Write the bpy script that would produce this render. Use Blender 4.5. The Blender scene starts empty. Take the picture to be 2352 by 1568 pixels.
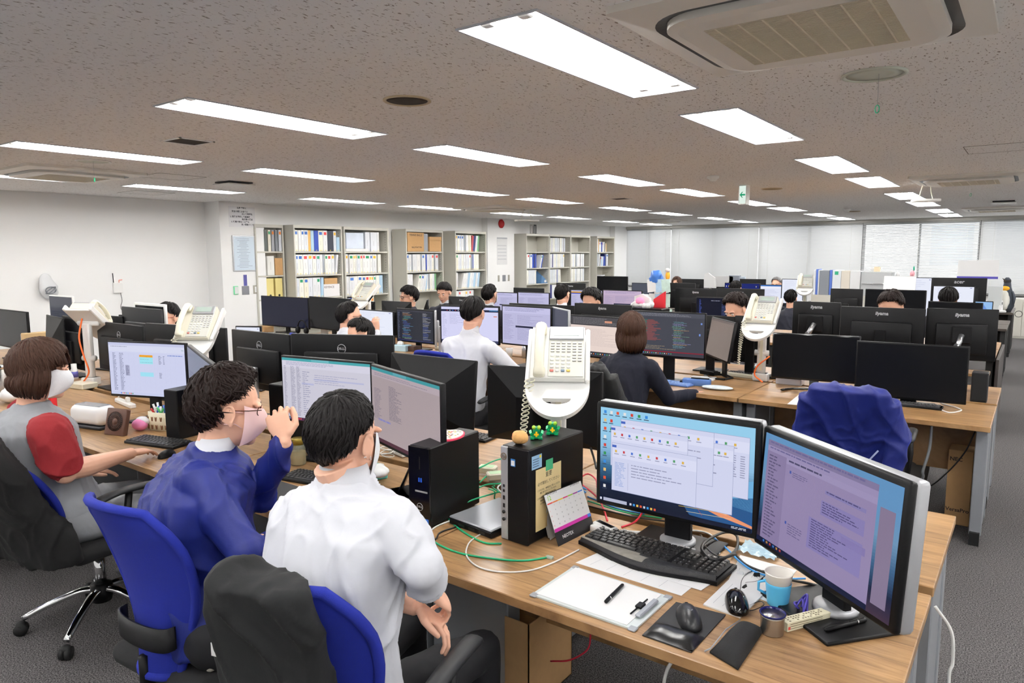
import bpy, math, random
from mathutils import Vector, Matrix, noise
PI=math.pi; R=math.radians
SC=bpy.context.scene; COL=SC.collection
# ---------------------------------------------------------------- camera, world, exposure
H=1.67; FPX=1623.75; PIT=0.121858719; ROL=-0.0037452; AZ=0.636751
_F=Vector((0,math.cos(PIT),-math.sin(PIT))); _U=Vector((0,math.sin(PIT),math.cos(PIT))); _R=Vector((1,0,0))
_R2=_R*math.cos(ROL)+_U*math.sin(ROL); _U2=_U*math.cos(ROL)-_R*math.sin(ROL)
_W=Matrix.Rotation(AZ,3,'Z')
CF,CR,CU=_W@_F,_W@_R2,_W@_U2
cam=bpy.data.objects.new('camera',bpy.data.cameras.new('camera')); COL.objects.link(cam)
cam.matrix_world=Matrix(((CR.x,CU.x,-CF.x,0),(CR.y,CU.y,-CF.y,0),(CR.z,CU.z,-CF.z,H),(0,0,0,1)))
cam.data.sensor_width=36; cam.data.lens=FPX*36/2352; cam.data.clip_start=.05
SC.camera=cam
SC.view_settings.view_transform='Standard'; SC.view_settings.look='None'; SC.view_settings.gamma=1
SC.view_settings.use_curve_mapping=False
SC.view_settings.exposure=1.72
TUBE=18.0
wd=bpy.data.worlds.new('overcast_sky'); SC.world=wd; wd.use_nodes=True
wd.node_tree.nodes['Background'].inputs[0].default_value=(.93,.96,1,1)
wd.node_tree.nodes['Background'].inputs[1].default_value=.8
cy=SC.cycles; cy.max_bounces=6; cy.diffuse_bounces=4; cy.glossy_bounces=3; cy.transmission_bounces=4; cy.transparent_max_bounces=6
cy.caustics_reflective=False; cy.caustics_refractive=False; cy.sample_clamp_indirect=6
# ---------------------------------------------------------------- photo rays (where things stand)
def ray(x,y): return CF+CR*((x-1176)/FPX)-CU*((y-784)/FPX)
def onZ(x,y,z): d=ray(x,y); p=d*((z-H)/d.z); return Vector((p.x,p.y,z))
def onY(x,y,Y): d=ray(x,y); p=d*(Y/d.y); return Vector((p.x,Y,p.z+H))
def onX(x,y,X): d=ray(x,y); p=d*(X/d.x); return Vector((X,p.y,p.z+H))
def onD(x,y,D): p=ray(x,y)*D; return Vector((p.x,p.y,p.z+H))
# ---------------------------------------------------------------- materials
_M={}
def lin(c): return tuple(((v/12.92) if v<=.04045 else ((v+.055)/1.055)**2.4) for v in c)
def rgb(*c): return lin([v/255 for v in c])
def nt(name):
    m=bpy.data.materials.new(name); m.use_nodes=True; t=m.node_tree
    return m,t,t.nodes['Principled BSDF']
def N(t,typ,**k):
    n=t.nodes.new(typ)
    for a,b in k.items():
        if a in n.inputs: n.inputs[a].default_value=b
        else: setattr(n,a,b)
    return n
def mat(name,c,rough=.5,metal=0.,var=0.,vs=20.,bump=0.,bs=80.,stretch=(1,1,1),spec=.5,coat=0,sheen=0,trans=0,alpha=1):
    if name in _M: return _M[name]
    m,t,b=nt(name); L=t.links
    b.inputs['Base Color'].default_value=(*c,1); b.inputs['Roughness'].default_value=rough; b.inputs['Metallic'].default_value=metal
    b.inputs['Specular IOR Level'].default_value=spec
    if coat: b.inputs['Coat Weight'].default_value=coat
    if sheen: b.inputs['Sheen Weight'].default_value=sheen; b.inputs['Sheen Roughness'].default_value=.5
    if trans: b.inputs['Transmission Weight'].default_value=trans
    if alpha<1: b.inputs['Alpha'].default_value=alpha
    if var or bump:
        tc=N(t,'ShaderNodeTexCoord'); mp=N(t,'ShaderNodeMapping'); mp.inputs['Scale'].default_value=stretch
        L.new(tc.outputs['Object'],mp.inputs[0])
    if var:
        n=N(t,'ShaderNodeTexNoise',Scale=vs,Detail=4.); L.new(mp.outputs[0],n.inputs['Vector'])
        r=N(t,'ShaderNodeMix',data_type='RGBA')
        r.inputs[6].default_value=(*[max(0,v*(1-var)) for v in c],1); r.inputs[7].default_value=(*[min(1,v*(1+var)) for v in c],1)
        L.new(n.outputs['Fac'],r.inputs[0]); L.new(r.outputs[2],b.inputs['Base Color'])
    if bump:
        n=N(t,'ShaderNodeTexNoise',Scale=bs,Detail=3.); L.new(mp.outputs[0],n.inputs['Vector'])
        bp=N(t,'ShaderNodeBump',Strength=bump,Distance=.004); L.new(n.outputs['Fac'],bp.inputs['Height']); L.new(bp.outputs[0],b.inputs['Normal'])
    _M[name]=m; return m
def em(c,s=1.):
    k=('em',tuple(round(v,3) for v in c),s)
    if k in _M: return _M[k]
    m,t,b=nt('screen_light'); b.inputs['Base Color'].default_value=(0.004,0.004,0.004,1); b.inputs['Roughness'].default_value=.25
    b.inputs['Emission Color'].default_value=(*c,1); b.inputs['Emission Strength'].default_value=s*.3; b.inputs['Specular IOR Level'].default_value=.12
    m.cycles.emission_sampling='NONE'
    _M[k]=m; return m
def flat(c,rough=.6):
    k='paint_%d_%d_%d'%tuple(int(v*255) for v in c)+('_%d'%(rough*10)); return mat(k,c,rough)
def wood():
    m,t,b=nt('oak_laminate'); L=t.links; tc=N(t,'ShaderNodeTexCoord')
    mp=N(t,'ShaderNodeMapping'); mp.inputs['Scale'].default_value=(1.1,13,1); L.new(tc.outputs['Object'],mp.inputs[0])
    w=N(t,'ShaderNodeTexNoise',Scale=3.,Detail=8.,Distortion=1.2,Roughness=.62); L.new(mp.outputs[0],w.inputs['Vector'])
    cr=N(t,'ShaderNodeValToRGB'); e=cr.color_ramp.elements
    e[0].position=.3; e[0].color=(*rgb(112,82,52),1); e[1].position=.68; e[1].color=(*rgb(170,134,94),1)
    x=e.new(.45); x.color=(*rgb(148,113,75),1); x=e.new(.55); x.color=(*rgb(160,125,85),1)
    L.new(w.outputs['Fac'],cr.inputs[0])
    # plank tone per 9 cm strip
    sp=N(t,'ShaderNodeSeparateXYZ'); L.new(tc.outputs['Object'],sp.inputs[0])
    a=N(t,'ShaderNodeMath',operation='DIVIDE'); a.inputs[1].default_value=.093; L.new(sp.outputs['Y'],a.inputs[0])
    f=N(t,'ShaderNodeMath',operation='FLOOR'); L.new(a.outputs[0],f.inputs[0])
    wn=N(t,'ShaderNodeTexWhiteNoise',noise_dimensions='1D'); L.new(f.outputs[0],wn.inputs['W'])
    mr=N(t,'ShaderNodeMapRange'); mr.inputs[3].default_value=.82; mr.inputs[4].default_value=1.1; L.new(wn.outputs[0],mr.inputs[0])
    fr=N(t,'ShaderNodeMath',operation='FRACT'); L.new(a.outputs[0],fr.inputs[0])
    ls=N(t,'ShaderNodeMath',operation='GREATER_THAN'); ls.inputs[1].default_value=.03; L.new(fr.outputs[0],ls.inputs[0])
    ad=N(t,'ShaderNodeMapRange'); ad.inputs[3].default_value=.72; ad.inputs[4].default_value=1; L.new(ls.outputs[0],ad.inputs[0])
    mu=N(t,'ShaderNodeMath',operation='MULTIPLY'); L.new(mr.outputs[0],mu.inputs[0]); L.new(ad.outputs[0],mu.inputs[1])
    mx=N(t,'ShaderNodeVectorMath',operation='SCALE'); L.new(cr.outputs[0],mx.inputs[0]); L.new(mu.outputs[0],mx.inputs['Scale'])
    L.new(mx.outputs[0],b.inputs['Base Color']); b.inputs['Roughness'].default_value=.33
    return m
def ceiling_mat():
    m,t,b=nt('rockwool_ceiling'); L=t.links; tc=N(t,'ShaderNodeTexCoord')
    mp=N(t,'ShaderNodeMapping'); mp.inputs['Scale'].default_value=(1,.42,1); L.new(tc.outputs['Object'],mp.inputs[0])
    n=N(t,'ShaderNodeTexNoise',Scale=95.,Detail=2.,Distortion=.8); L.new(mp.outputs[0],n.inputs['Vector'])
    cr=N(t,'ShaderNodeValToRGB'); e=cr.color_ramp.elements
    e[0].position=.315; e[0].color=(*rgb(160,150,142),1); e[1].position=.38; e[1].color=(*rgb(246,245,244),1)
    L.new(n.outputs['Fac'],cr.inputs[0]); L.new(cr.outputs[0],b.inputs['Base Color']); b.inputs['Roughness'].default_value=.95
    bp=N(t,'ShaderNodeBump',Strength=.4,Distance=.004); L.new(n.outputs['Fac'],bp.inputs['Height']); L.new(bp.outputs[0],b.inputs['Normal'])
    return m
def carpet_mat():
    m,t,b=nt('loop_pile_carpet'); L=t.links; tc=N(t,'ShaderNodeTexCoord')
    n=N(t,'ShaderNodeTexNoise',Scale=170.,Detail=2.); L.new(tc.outputs['Object'],n.inputs['Vector'])
    n2=N(t,'ShaderNodeTexNoise',Scale=520.,Detail=1.); L.new(tc.outputs['Object'],n2.inputs['Vector'])
    ad=N(t,'ShaderNodeMath',operation='ADD'); L.new(n.outputs['Fac'],ad.inputs[0]); L.new(n2.outputs['Fac'],ad.inputs[1])
    cr=N(t,'ShaderNodeValToRGB'); e=cr.color_ramp.elements
    e[0].position=.43; e[0].color=(*rgb(46,44,46),1); e[1].position=.6; e[1].color=(*rgb(124,121,121),1)
    h=N(t,'ShaderNodeMath',operation='MULTIPLY'); h.inputs[1].default_value=.5; L.new(ad.outputs[0],h.inputs[0])
    L.new(h.outputs[0],cr.inputs[0]); L.new(cr.outputs[0],b.inputs['Base Color']); b.inputs['Roughness'].default_value=1; b.inputs['Specular IOR Level'].default_value=.1
    bp=N(t,'ShaderNodeBump',Strength=.8,Distance=.005); L.new(h.outputs[0],bp.inputs['Height']); L.new(bp.outputs[0],b.inputs['Normal'])
    return m
WOOD=wood(); CEIL=ceiling_mat(); CARP=carpet_mat()
WALL=mat('wall_paint',rgb(243,243,242),.85,bump=.15,bs=300)
BLK=mat('black_plastic',rgb(15,15,17),.42,spec=.22,bump=.06,bs=900)
BLK2=mat('charcoal_plastic',rgb(32,33,36),.5,spec=.35,bump=.06,bs=900)
GLB=mat('gloss_black',rgb(14,14,16),.12)
SIL=mat('silver_plastic',rgb(172,174,178),.38,metal=.35)
ALU=mat('aluminium',rgb(190,192,196),.3,metal=.9)
CHR=mat('chrome',rgb(225,226,228),.08,metal=1)
WHP=mat('white_plastic',rgb(238,238,236),.35)
CRM=mat('ivory_plastic',rgb(232,228,208),.38)
GRM=mat('grey_steel',rgb(150,154,160),.42,metal=.3)
SHELFM=mat('shelf_steel',rgb(200,198,188),.45)
CARD=mat('cardboard',rgb(190,150,102),.85,var=.08,vs=30)
PAPER=mat('paper_white',rgb(224,224,224),.8)
RUB=mat('black_rubber',rgb(16,16,17),.65)
SKIN=mat('skin',rgb(226,176,150),.5,var=.06,vs=30,spec=.35); SKIN.node_tree.nodes['Principled BSDF'].inputs['Subsurface Weight'].default_value=.0
# ---------------------------------------------------------------- mesh builder
def T3(x=0,y=0,z=0): return Matrix.Translation((x,y,z))
def RX(a): return Matrix.Rotation(a,4,'X')
def RY(a): return Matrix.Rotation(a,4,'Y')
def RZ(a): return Matrix.Rotation(a,4,'Z')
class MB:
    def __init__(s,M=None): s.v=[];s.f=[];s.mi=[];s.sm=[];s.mats=[];s.M=M or Matrix(); s.cur=0
    def m(s,mt):
        if mt not in s.mats: s.mats.append(mt)
        s.cur=s.mats.index(mt); return s
    def add(s,vs,fs,smooth=False,M=None):
        k=len(s.v); X=s.M if M is None else s.M@M
        s.v+= [X@Vector(v) for v in vs]
        for f in fs: s.f.append([k+i for i in f]); s.mi.append(s.cur); s.sm.append(smooth)
        return s
    def box(s,x0,x1,y0,y1,z0,z1,M=None):
        vs=[(x,y,z) for x in(x0,x1) for y in(y0,y1) for z in(z0,z1)]
        return s.add(vs,[(0,1,3,2),(4,6,7,5),(0,4,5,1),(2,3,7,6),(0,2,6,4),(1,5,7,3)],False,M)
    def rbox(s,x0,x1,y0,y1,z0,z1,r=.004,k=1,M=None):
        hx,hy,hz=(x1-x0)/2,(y1-y0)/2,(z1-z0)/2; r=min(r,hx*.99,hy*.99,hz*.99); c=((x0+x1)/2,(y0+y1)/2,(z0+z1)/2)
        vs=[];n=4*(k+1)
        for half in(1,-1):
            for j in range(k+1):
                la=(PI/2)*(1-j/k) if half==1 else -(PI/2)*(j/k)
                for q in range(4):
                    for i in range(k+1):
                        lo=PI/2*(q+i/k); d=(math.cos(la)*math.cos(lo),math.cos(la)*math.sin(lo),math.sin(la))
                        sx=1 if q in(0,3) else -1; sy=1 if q in(0,1) else -1
                        vs.append((c[0]+sx*(hx-r)+d[0]*r,c[1]+sy*(hy-r)+d[1]*r,c[2]+half*(hz-r)+d[2]*r))
        rows=2*(k+1);fs=[]
        for j in range(rows-1):
            for i in range(n): a=j*n+i;b=j*n+(i+1)%n; fs.append((a,a+n,b+n,b))
        fs.append([q*(k+1) for q in range(4)]); fs.append([(rows-1)*n+q*(k+1) for q in(3,2,1,0)])
        return s.add(vs,fs,k>1,M)
    def tube(s,pts,rad,n=8,cap=True,flat=1.,M=None,smooth=True,up=None):
        pts=[Vector(p) for p in pts]; L=len(pts)
        if not hasattr(rad,'__len__'): rad=[rad]*L
        t0=(pts[1]-pts[0]).normalized(); a=Vector(up) if up else (Vector((0,0,1)) if abs(t0.z)<.9 else Vector((1,0,0)))
        nx=t0.cross(a).normalized(); vs=[];fs=[]
        for i,p in enumerate(pts):
            t=(pts[min(i+1,L-1)]-pts[max(i-1,0)]).normalized()
            nx=(nx-t*nx.dot(t)).normalized(); ny=t.cross(nx)
            for j in range(n):
                an=2*PI*j/n; vs.append(p+nx*(math.cos(an)*rad[i])+ny*(math.sin(an)*rad[i]*flat))
        for i in range(L-1):
            for j in range(n): a_=i*n+j;b_=i*n+(j+1)%n; fs.append((a_,b_,b_+n,a_+n))
        if cap: fs.append(list(range(n))[::-1]); fs.append([(L-1)*n+j for j in range(n)])
        return s.add(vs,fs,smooth,M)
    def cyl(s,p0,p1,r,n=16,r2=None,M=None,smooth=True):
        return s.tube([p0,p1],[r,r if r2 is None else r2],n,True,1.,M,smooth)
    def lathe(s,pr,n=24,M=None,smooth=True):
        vs=[];fs=[]
        for r,z in pr:
            for j in range(n): a=2*PI*j/n; vs.append((r*math.cos(a),r*math.sin(a),z))
        for i in range(len(pr)-1):
            for j in range(n): a=i*n+j;b=i*n+(j+1)%n; fs.append((a,b,b+n,a+n))
        if pr[0][0]>1e-6: fs.append(list(range(n))[::-1])
        if pr[-1][0]>1e-6: fs.append([(len(pr)-1)*n+j for j in range(n)])
        return s.add(vs,fs,smooth,M)
    def prism(s,out,z0,z1,M=None,smooth=False):
        n=len(out); vs=[(x,y,z0) for x,y in out]+[(x,y,z1) for x,y in out]
        fs=[list(range(n))[::-1],[n+i for i in range(n)]]+[(i,(i+1)%n,n+(i+1)%n,n+i) for i in range(n)]
        return s.add(vs,fs,smooth,M)
    def ell(s,c,r,M=None,n=16,k=10):
        vs=[];fs=[];c=Vector(c)
        for j in range(1,k):
            la=PI*j/k-PI/2
            for i in range(n): lo=2*PI*i/n; vs.append((c.x+r[0]*math.cos(la)*math.cos(lo),c.y+r[1]*math.cos(la)*math.sin(lo),c.z+r[2]*math.sin(la)))
        for j in range(k-2):
            for i in range(n): a=j*n+i;b=j*n+(i+1)%n; fs.append((a,b,b+n,a+n))
        q=len(vs); vs+=[(c.x,c.y,c.z-r[2]),(c.x,c.y,c.z+r[2])]
        for i in range(n): fs.append((q,(i+1)%n,i)); fs.append((q+1,(k-2)*n+i,(k-2)*n+(i+1)%n))
        return s.add(vs,fs,True,M)
    def loft(s,secs,n=20,M=None,cap=True,smooth=True,e=1.):
        # secs: (center, ax vector, ay vector)
        vs=[];fs=[]
        for c,ax,ay in secs:
            c=Vector(c);ax=Vector(ax);ay=Vector(ay)
            for j in range(n):
                a=2*PI*j/n; cc,ss=math.cos(a),math.sin(a)
                vs.append(c+ax*(abs(cc)**e*(1 if cc>0 else -1))+ay*(abs(ss)**e*(1 if ss>0 else -1)))
        for i in range(len(secs)-1):
            for j in range(n): a=i*n+j;b=i*n+(j+1)%n; fs.append((a,b,b+n,a+n))
        if cap: fs.append(list(range(n))[::-1]); fs.append([(len(secs)-1)*n+j for j in range(n)])
        return s.add(vs,fs,smooth,M)
    def quad(s,a,b,c,d,M=None): return s.add([a,b,c,d],[(0,1,2,3)],False,M)
    def text(s,st,size,M=None,al='CENTER',ext=0.,bold=0.,shear=0.):
        cu=bpy.data.curves.new('lettering','FONT'); cu.body=st; cu.size=size; cu.align_x=al; cu.align_y='CENTER'; cu.extrude=ext; cu.offset=bold; cu.shear=shear
        cu.resolution_u=2
        o=bpy.data.objects.new('lettering',cu); me=o.to_mesh()
        s.add([v.co for v in me.vertices],[list(p.vertices) for p in me.polygons],False,M)
        o.to_mesh_clear(); bpy.data.objects.remove(o); bpy.data.curves.remove(cu); return s
    def mesh(s,name):
        me=bpy.data.meshes.new(name); me.from_pydata([tuple(v) for v in s.v],[],s.f)
        for q in s.mats: me.materials.append(q)
        me.polygons.foreach_set('material_index',s.mi); me.polygons.foreach_set('use_smooth',s.sm); me.update(); return me
    def build(s,name,parent=None,fix=True):
        me=s.mesh(name)
        if fix:
            import bmesh
            b=bmesh.new(); b.from_mesh(me); bmesh.ops.recalc_face_normals(b,faces=b.faces); b.to_mesh(me); b.free()
        o=bpy.data.objects.new(name,me); COL.objects.link(o)
        if parent: o.parent=parent
        return o
def nb(m=None,M=None):
    b=MB(M); b.m(m or BLK); return b
def tag(o,label=None,cat=None,group=None,kind=None):
    if label: o['label']=label
    if cat: o['category']=cat
    if group: o['group']=group
    if kind: o['kind']=kind
    return o
def thing(name,label,cat,loc=(0,0,0),rz=0,group=None,kind=None):
    o=bpy.data.objects.new(name,None); COL.objects.link(o); o.location=loc; o.rotation_euler=(0,0,rz); o.empty_display_size=.05
    return tag(o,label,cat,group,kind)
def solo(name,mb,label,cat,loc=(0,0,0),rz=0,group=None,kind=None):
    o=mb.build(name); o.location=loc; o.rotation_euler=(0,0,rz); return tag(o,label,cat,group,kind)
def struct(name,mb,parent=None):
    o=mb.build(name,parent); o['kind']='structure'; return o
def kids(o): return [c for c in bpy.data.objects if c.parent==o]
def dup(o,loc=None,rz=None,label=None,group=None,parent=None):
    c=o.copy(); COL.objects.link(c); c.parent=parent
    for ch in list(kids(o)): dup(ch,parent=c)
    if loc is not None: c.location=loc
    if rz is not None: c.rotation_euler=(0,0,rz)
    if label: c['label']=label
    if group: c['group']=group
    return c
def rnd(a,b): return random.uniform(a,b)
def catenary(p0,p1,sag,n=10):
    p0=Vector(p0);p1=Vector(p1); return [p0.lerp(p1,i/n)-Vector((0,0,sag*4*(i/n)*(1-i/n))) for i in range(n+1)]
def spline(pts,k=6):
    P=[Vector(p) for p in pts]; P=[P[0]*2-P[1]]+P+[P[-1]*2-P[-2]]; out=[]
    for i in range(1,len(P)-2):
        for j in range(k):
            t=j/k; a,b,c,d=P[i-1],P[i],P[i+1],P[i+2]
            out.append(.5*((2*b)+(c-a)*t+(2*a-5*b+4*c-d)*t*t+(3*b-a-3*c+d)*t**3))
    out.append(P[-2]); return out
# ---------------------------------------------------------------- the room
CZ=2.41; WX=-9.15; WN=17.5; EX=3.6; BK=-3.2
def slab(name,x0,x1,y0,y1,z0,z1,m): return struct(name,nb(m).box(x0,x1,y0,y1,z0,z1))
slab('floor',WX-.4,EX+.1,BK-.1,WN+.1,-.1,0,CARP)
slab('wall_left',-9.5,-9.36,BK,5.5,0,CZ,WALL)
slab('wall_shelves',-9.5,WX,5.5,WN,0,CZ,WALL)
slab('wall_right',EX,EX+.1,BK,WN,0,CZ,WALL)
slab('wall_back',-9.5,EX,BK-.1,BK,0,CZ,WALL)
slab('pillar_1',-9.45,-9.0,5.48,6.17,0,CZ,WALL); slab('pillar_2',-9.4,-9.0,11.35,12.26,0,CZ,WALL); slab('pillar_3',-9.4,-9.0,16.75,17.45,0,CZ,WALL)
# recessed fluorescent fixtures: ceiling with holes
RX0=[-9.02,-7.83,-5.64,-3.57,-1.59,.5,2.5]; FW=.31; FL=1.265
RY0=[-2.18,-.37,1.86,3.67,5.9,7.7,9.93,11.74,13.97,15.78]
holes=[(x,y) for x in RX0[1:] for y in RY0]
c=nb(CEIL); ys=sorted({BK}|{y for y in RY0}|{y+FL for y in RY0}|{WN+.1}); 
xs=sorted({WX-.4,EX+.1}|{x for x in RX0[1:]}|{x+FW for x in RX0[1:]})
for i in range(len(xs)-1):
    for j in range(len(ys)-1):
        if any(abs(xs[i]-x)<1e-6 for x in RX0[1:]) and any(abs(ys[j]-y)<1e-6 for y in RY0): continue
        c.add([(xs[i],ys[j],CZ),(xs[i],ys[j+1],CZ),(xs[i+1],ys[j+1],CZ),(xs[i+1],ys[j],CZ)],[(0,1,2,3)])
c.box(WX-.4,EX+.1,BK,WN+.1,CZ+.2,CZ+.25)
struct('ceiling',c)
tubem,_t,_b=nt('fluorescent_tube'); _b.inputs['Emission Color'].default_value=(1,.985,.96,1); _b.inputs['Emission Strength'].default_value=TUBE
REFL=mat('reflector_white',rgb(250,250,250),.5)
TRIM=mat('fixture_trim',rgb(196,200,206),.4,metal=.2)
def light0():
    t=thing('ceiling_light','','ceiling light')
    w,l=FW/2,FL
    h=nb(REFL); d=.085
    h.quad((-w,0,0),(-w+.035,.03,d),(-w+.035,l-.03,d),(-w,l,0)); h.quad((w,0,0),(w,l,0),(w-.035,l-.03,d),(w-.035,.03,d))
    h.quad((-w,0,0),(w,0,0),(w-.035,.03,d),(-w+.035,.03,d)); h.quad((-w,l,0),(-w+.035,l-.03,d),(w-.035,l-.03,d),(w,l,0))
    h.quad((-w+.035,.03,d),(w-.035,.03,d),(w-.035,l-.03,d),(-w+.035,l-.03,d))
    h.add([(-.022,.04,d),(.022,.04,d),(0,.04,.045),(-.022,l-.04,d),(.022,l-.04,d),(0,l-.04,.045)],[(0,2,5,3),(1,4,5,2),(0,1,2),(3,5,4)])
    h.build('reflector',t,fix=False)
    f=nb(TRIM)
    for a in((-w-.008,-w,-.008,l+.008),(w,w+.008,-.008,l+.008),(-w,w,-.008,0),(-w,w,l,l+.008)): f.box(a[0],a[1],a[2],a[3],-.006,.004)
    f.build('frame',t)
    for s in(-1,1):
        x=s*.075
        nb(tubem).cyl((x,.075,.024),(x,l-.075,.024),.0135,10).build('tube',t)
        for y0,y1 in((.04,.075),(l-.075,l-.04)): nb(WHP).rbox(x-.022,x+.022,y0,y1,.006,d,.004).build('lamp_holder',t)
    return t
_lt=light0()
def lname(x,y):
    row={0:'row along the shelf wall',1:'third row from the right',2:'second row from the right',3:'right-hand row over the desks'}
    rn=['row nearest the shelf wall','row in front of the shelf row','row left of the air conditioner row','row beside the air conditioner','row over the right aisle','row by the right wall'][RX0[1:].index(x)]
    k=RY0.index(y); o=['farthest behind camera','behind the camera','nearest in view','second in view','third','fourth','fifth','sixth','seventh','closest to windows'][k]
    return 'twin tube ceiling light, %s, %s'%(rn,o)
first=True
for x,y in holes:
    loc=(x+FW/2,y,CZ)
    if first: _lt.location=loc; o=_lt; first=False
    else: o=dup(_lt,loc)
    o['label']=lname(x,y); o['group']='recessed fluorescent ceiling lights'
# ---------------------------------------------------------------- window wall with blinds
w=nb(WALL); w.box(WX-.3,EX+.1,WN,WN+.12,0,.82); w.box(WX-.3,EX+.1,WN,WN+.12,2.34,CZ)
struct('wall_window',w)
BLD=mat('blind_slat',rgb(186,186,182),.5,trans=.0); _n=BLD.node_tree; _t1=N(_n,'ShaderNodeBsdfTranslucent'); _t1.inputs[0].default_value=(.62,.63,.64,1); _m1=N(_n,'ShaderNodeMixShader'); _m1.inputs[0].default_value=.3; _n.links.new(_n.nodes['Principled BSDF'].outputs[0],_m1.inputs[1]); _n.links.new(_t1.outputs[0],_m1.inputs[2]); _n.links.new(_m1.outputs[0],_n.nodes['Material Output'].inputs[0]); DARK=mat('window_frame_dark',rgb(30,30,32),.4)
GLS,_t,_b=nt('window_glass'); _b.inputs['Base Color'].default_value=(1,1,1,1); _b.inputs['Roughness'].default_value=0; _b.inputs['Transmission Weight'].default_value=1; _b.inputs['IOR'].default_value=1.0
tr=N(_t,'ShaderNodeBsdfTransparent'); gl=N(_t,'ShaderNodeBsdfGlossy',Roughness=0.); mxs=N(_t,'ShaderNodeMixShader'); mxs.inputs[0].default_value=.07
_t.links.new(tr.outputs[0],mxs.inputs[1]); _t.links.new(gl.outputs[0],mxs.inputs[2]); _t.links.new(mxs.outputs[0],_t.nodes['Material Output'].inputs[0])
bays=[(-9.1,-7.72),(-7.72,-5.46),(-5.46,-3.17),(-3.17,-.98),(-.98,1.35),(1.35,3.6)]
for i,(a,b) in enumerate(bays):
    g=nb(GLS); g.box(a+.03,b-.03,WN+.07,WN+.075,.82,2.34); o=struct('window_%d'%(i+1),g)
    f=nb(DARK)
    for x0,x1 in((a,a+.035),(b-.035,b),((a+b)/2-.02,(a+b)/2+.02)): f.box(x0,x1,WN+.05,WN+.1,.82,2.34)
    f.box(a,b,WN+.05,WN+.1,.82,.86); f.box(a,b,WN+.05,WN+.1,2.3,2.34); f.build('window_frame',o)['kind']='structure'
slab('trim_1',WX,EX,WN-.14,WN,2.345,CZ-.002,mat('blind_box',rgb(190,188,182),.6))
slab('trim_2',WX+.2,EX,WN-.04,WN+.02,.80,.84,DARK)
sl_desc=['closed white venetian blind by the far pillar','closed pale blind left of the row centre','closed white blind left of the bright window','half open white blind over the bright window','closed white blind right of the bright window','closed white blind at the right end of the window wall']
tilts=[62,66,62,38,60,60]
for i,(a,b) in enumerate(bays):
    t=thing('venetian_blind',sl_desc[i],'blind',((a+b)/2,WN-.07,2.33),0,'venetian blinds on the window wall'); W=(b-a)/2-.004
    nb(BLD).rbox(-W,W,-.02,.02,-.02,.015,.004).build('head_rail',t)
    s=nb(BLD); z=-.035; n=0; sag=.0
    zb=-1.48
    while z>zb:
        an=R(tilts[i]); dy,dz=math.cos(an)*.0178,math.sin(an)*.0178
        s.add([(-W,-dy,z-dz),(W,-dy,z-dz),(W,dy,z+dz),(-W,dy,z+dz),(-W,0,z+.0015),(W,0,z+.0015)],[(0,1,5,4),(4,5,2,3)]); z-=.0325
    s.build('slats',t,fix=False)
    nb(BLD).rbox(-W,W,-.012,.012,z-.012,z,.003).build('bottom_rail',t)
    for q in(-.8,0,.8): nb(SHELFM).box(q*W-.002,q*W+.002,-.02,-.018,z,-.02).build('ladder_cord',t)
# buildings seen through the bright window
fa=mat('facade_panel',rgb(235,238,242),.8); fg=mat('facade_glass',rgb(176,186,200),.3)
for x0,y0,w_,h_,lb in((-3.9,33,6.5,9,'pale office block seen through the open blind'),(2.2,48,5,12,'distant grey tower seen at the right of the open blind')):
    t=thing('office_building',lb,'building',(x0,y0,-6))
    nb(fa).box(0,w_,0,5,0,h_+6).build('facade',t)
    f=nb(fg)
    for r in range(5):
        for k in range(3): f.box(.4+k*w_/3,.4+k*w_/3+w_/4.5,-.03,0,1.2+r*3,2.8+r*3)
    f.build('window_row',t)
# low cabinets below the blinds on the right
for i,x in enumerate((-.62,.3,1.22,2.14)):
    t=thing('low_cabinet','beige steel low cabinet under the blinds, %s'%['partly behind the penguin','right of the penguin','beyond the aisle','at the far right'][i],'cabinet',(x,WN-.45,0),0,'low cabinets under the blinds')
    nb(SHELFM).rbox(0,.9,0,.4,0,.78,.004).build('body',t)
    for k in(0,1): nb(SHELFM).rbox(.012+k*.44,.445+k*.44,-.012,0,.04,.74,.003).build('door',t)
# ---------------------------------------------------------------- desks
def desk(x1,y0,w,d,label,top=None,frame=None,group=None,modesty=True,flip=False,z=.72):
    top=top or WOOD; frame=frame or GRM
    t=thing('office_desk',label,'desk',(x1-w,y0,0),0,group)
    g=.004; nb(top).rbox(g,w-g,g,d-g,z-.03,z,.0025).build('desktop',t)
    for lx in(.045,w-.045):
        b=nb(frame); b.rbox(lx-.03,lx+.03,d/2-.21,d/2-.13,.05,z-.03,.004); b.rbox(lx-.03,lx+.03,d/2+.13,d/2+.21,.05,z-.03,.004)
        b.rbox(lx-.024,lx+.024,.12,d-.02,.03,.075,.008); b.rbox(lx-.025,lx+.025,d/2-.14,d/2+.14,.075,z-.03,.003); b.build('leg',t)
        nb(RUB).box(lx-.025,lx+.025,.105,.13,.0,.075).build('foot',t); nb(RUB).box(lx-.024,lx+.024,d-.05,d-.01,0,.03).build('foot',t)
    ym=(d-.12) if not flip else .1
    b=nb(frame); b.box(.06,w-.06,d/2-.02,d/2+.02,z-.08,z-.03); b.build('beam',t)
    if modesty: nb(top).box(.08,w-.08,ym,ym+.018,z-.42,z-.045).build('modesty_panel',t)
    return t
pos=['at the right end','second from the right end','third from the right end','fourth from the right end','fifth from the right end','at the left end']
rows=[(1.506,.705,-.17,6,'nearest row',False,WOOD),(2.258,.7,-.17,6,'second row',True,WOOD),
 (4.6,.7,-.14,5,'third row',False,WOOD),(5.352,.7,-.14,5,'fourth row',True,WOOD)]
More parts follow.
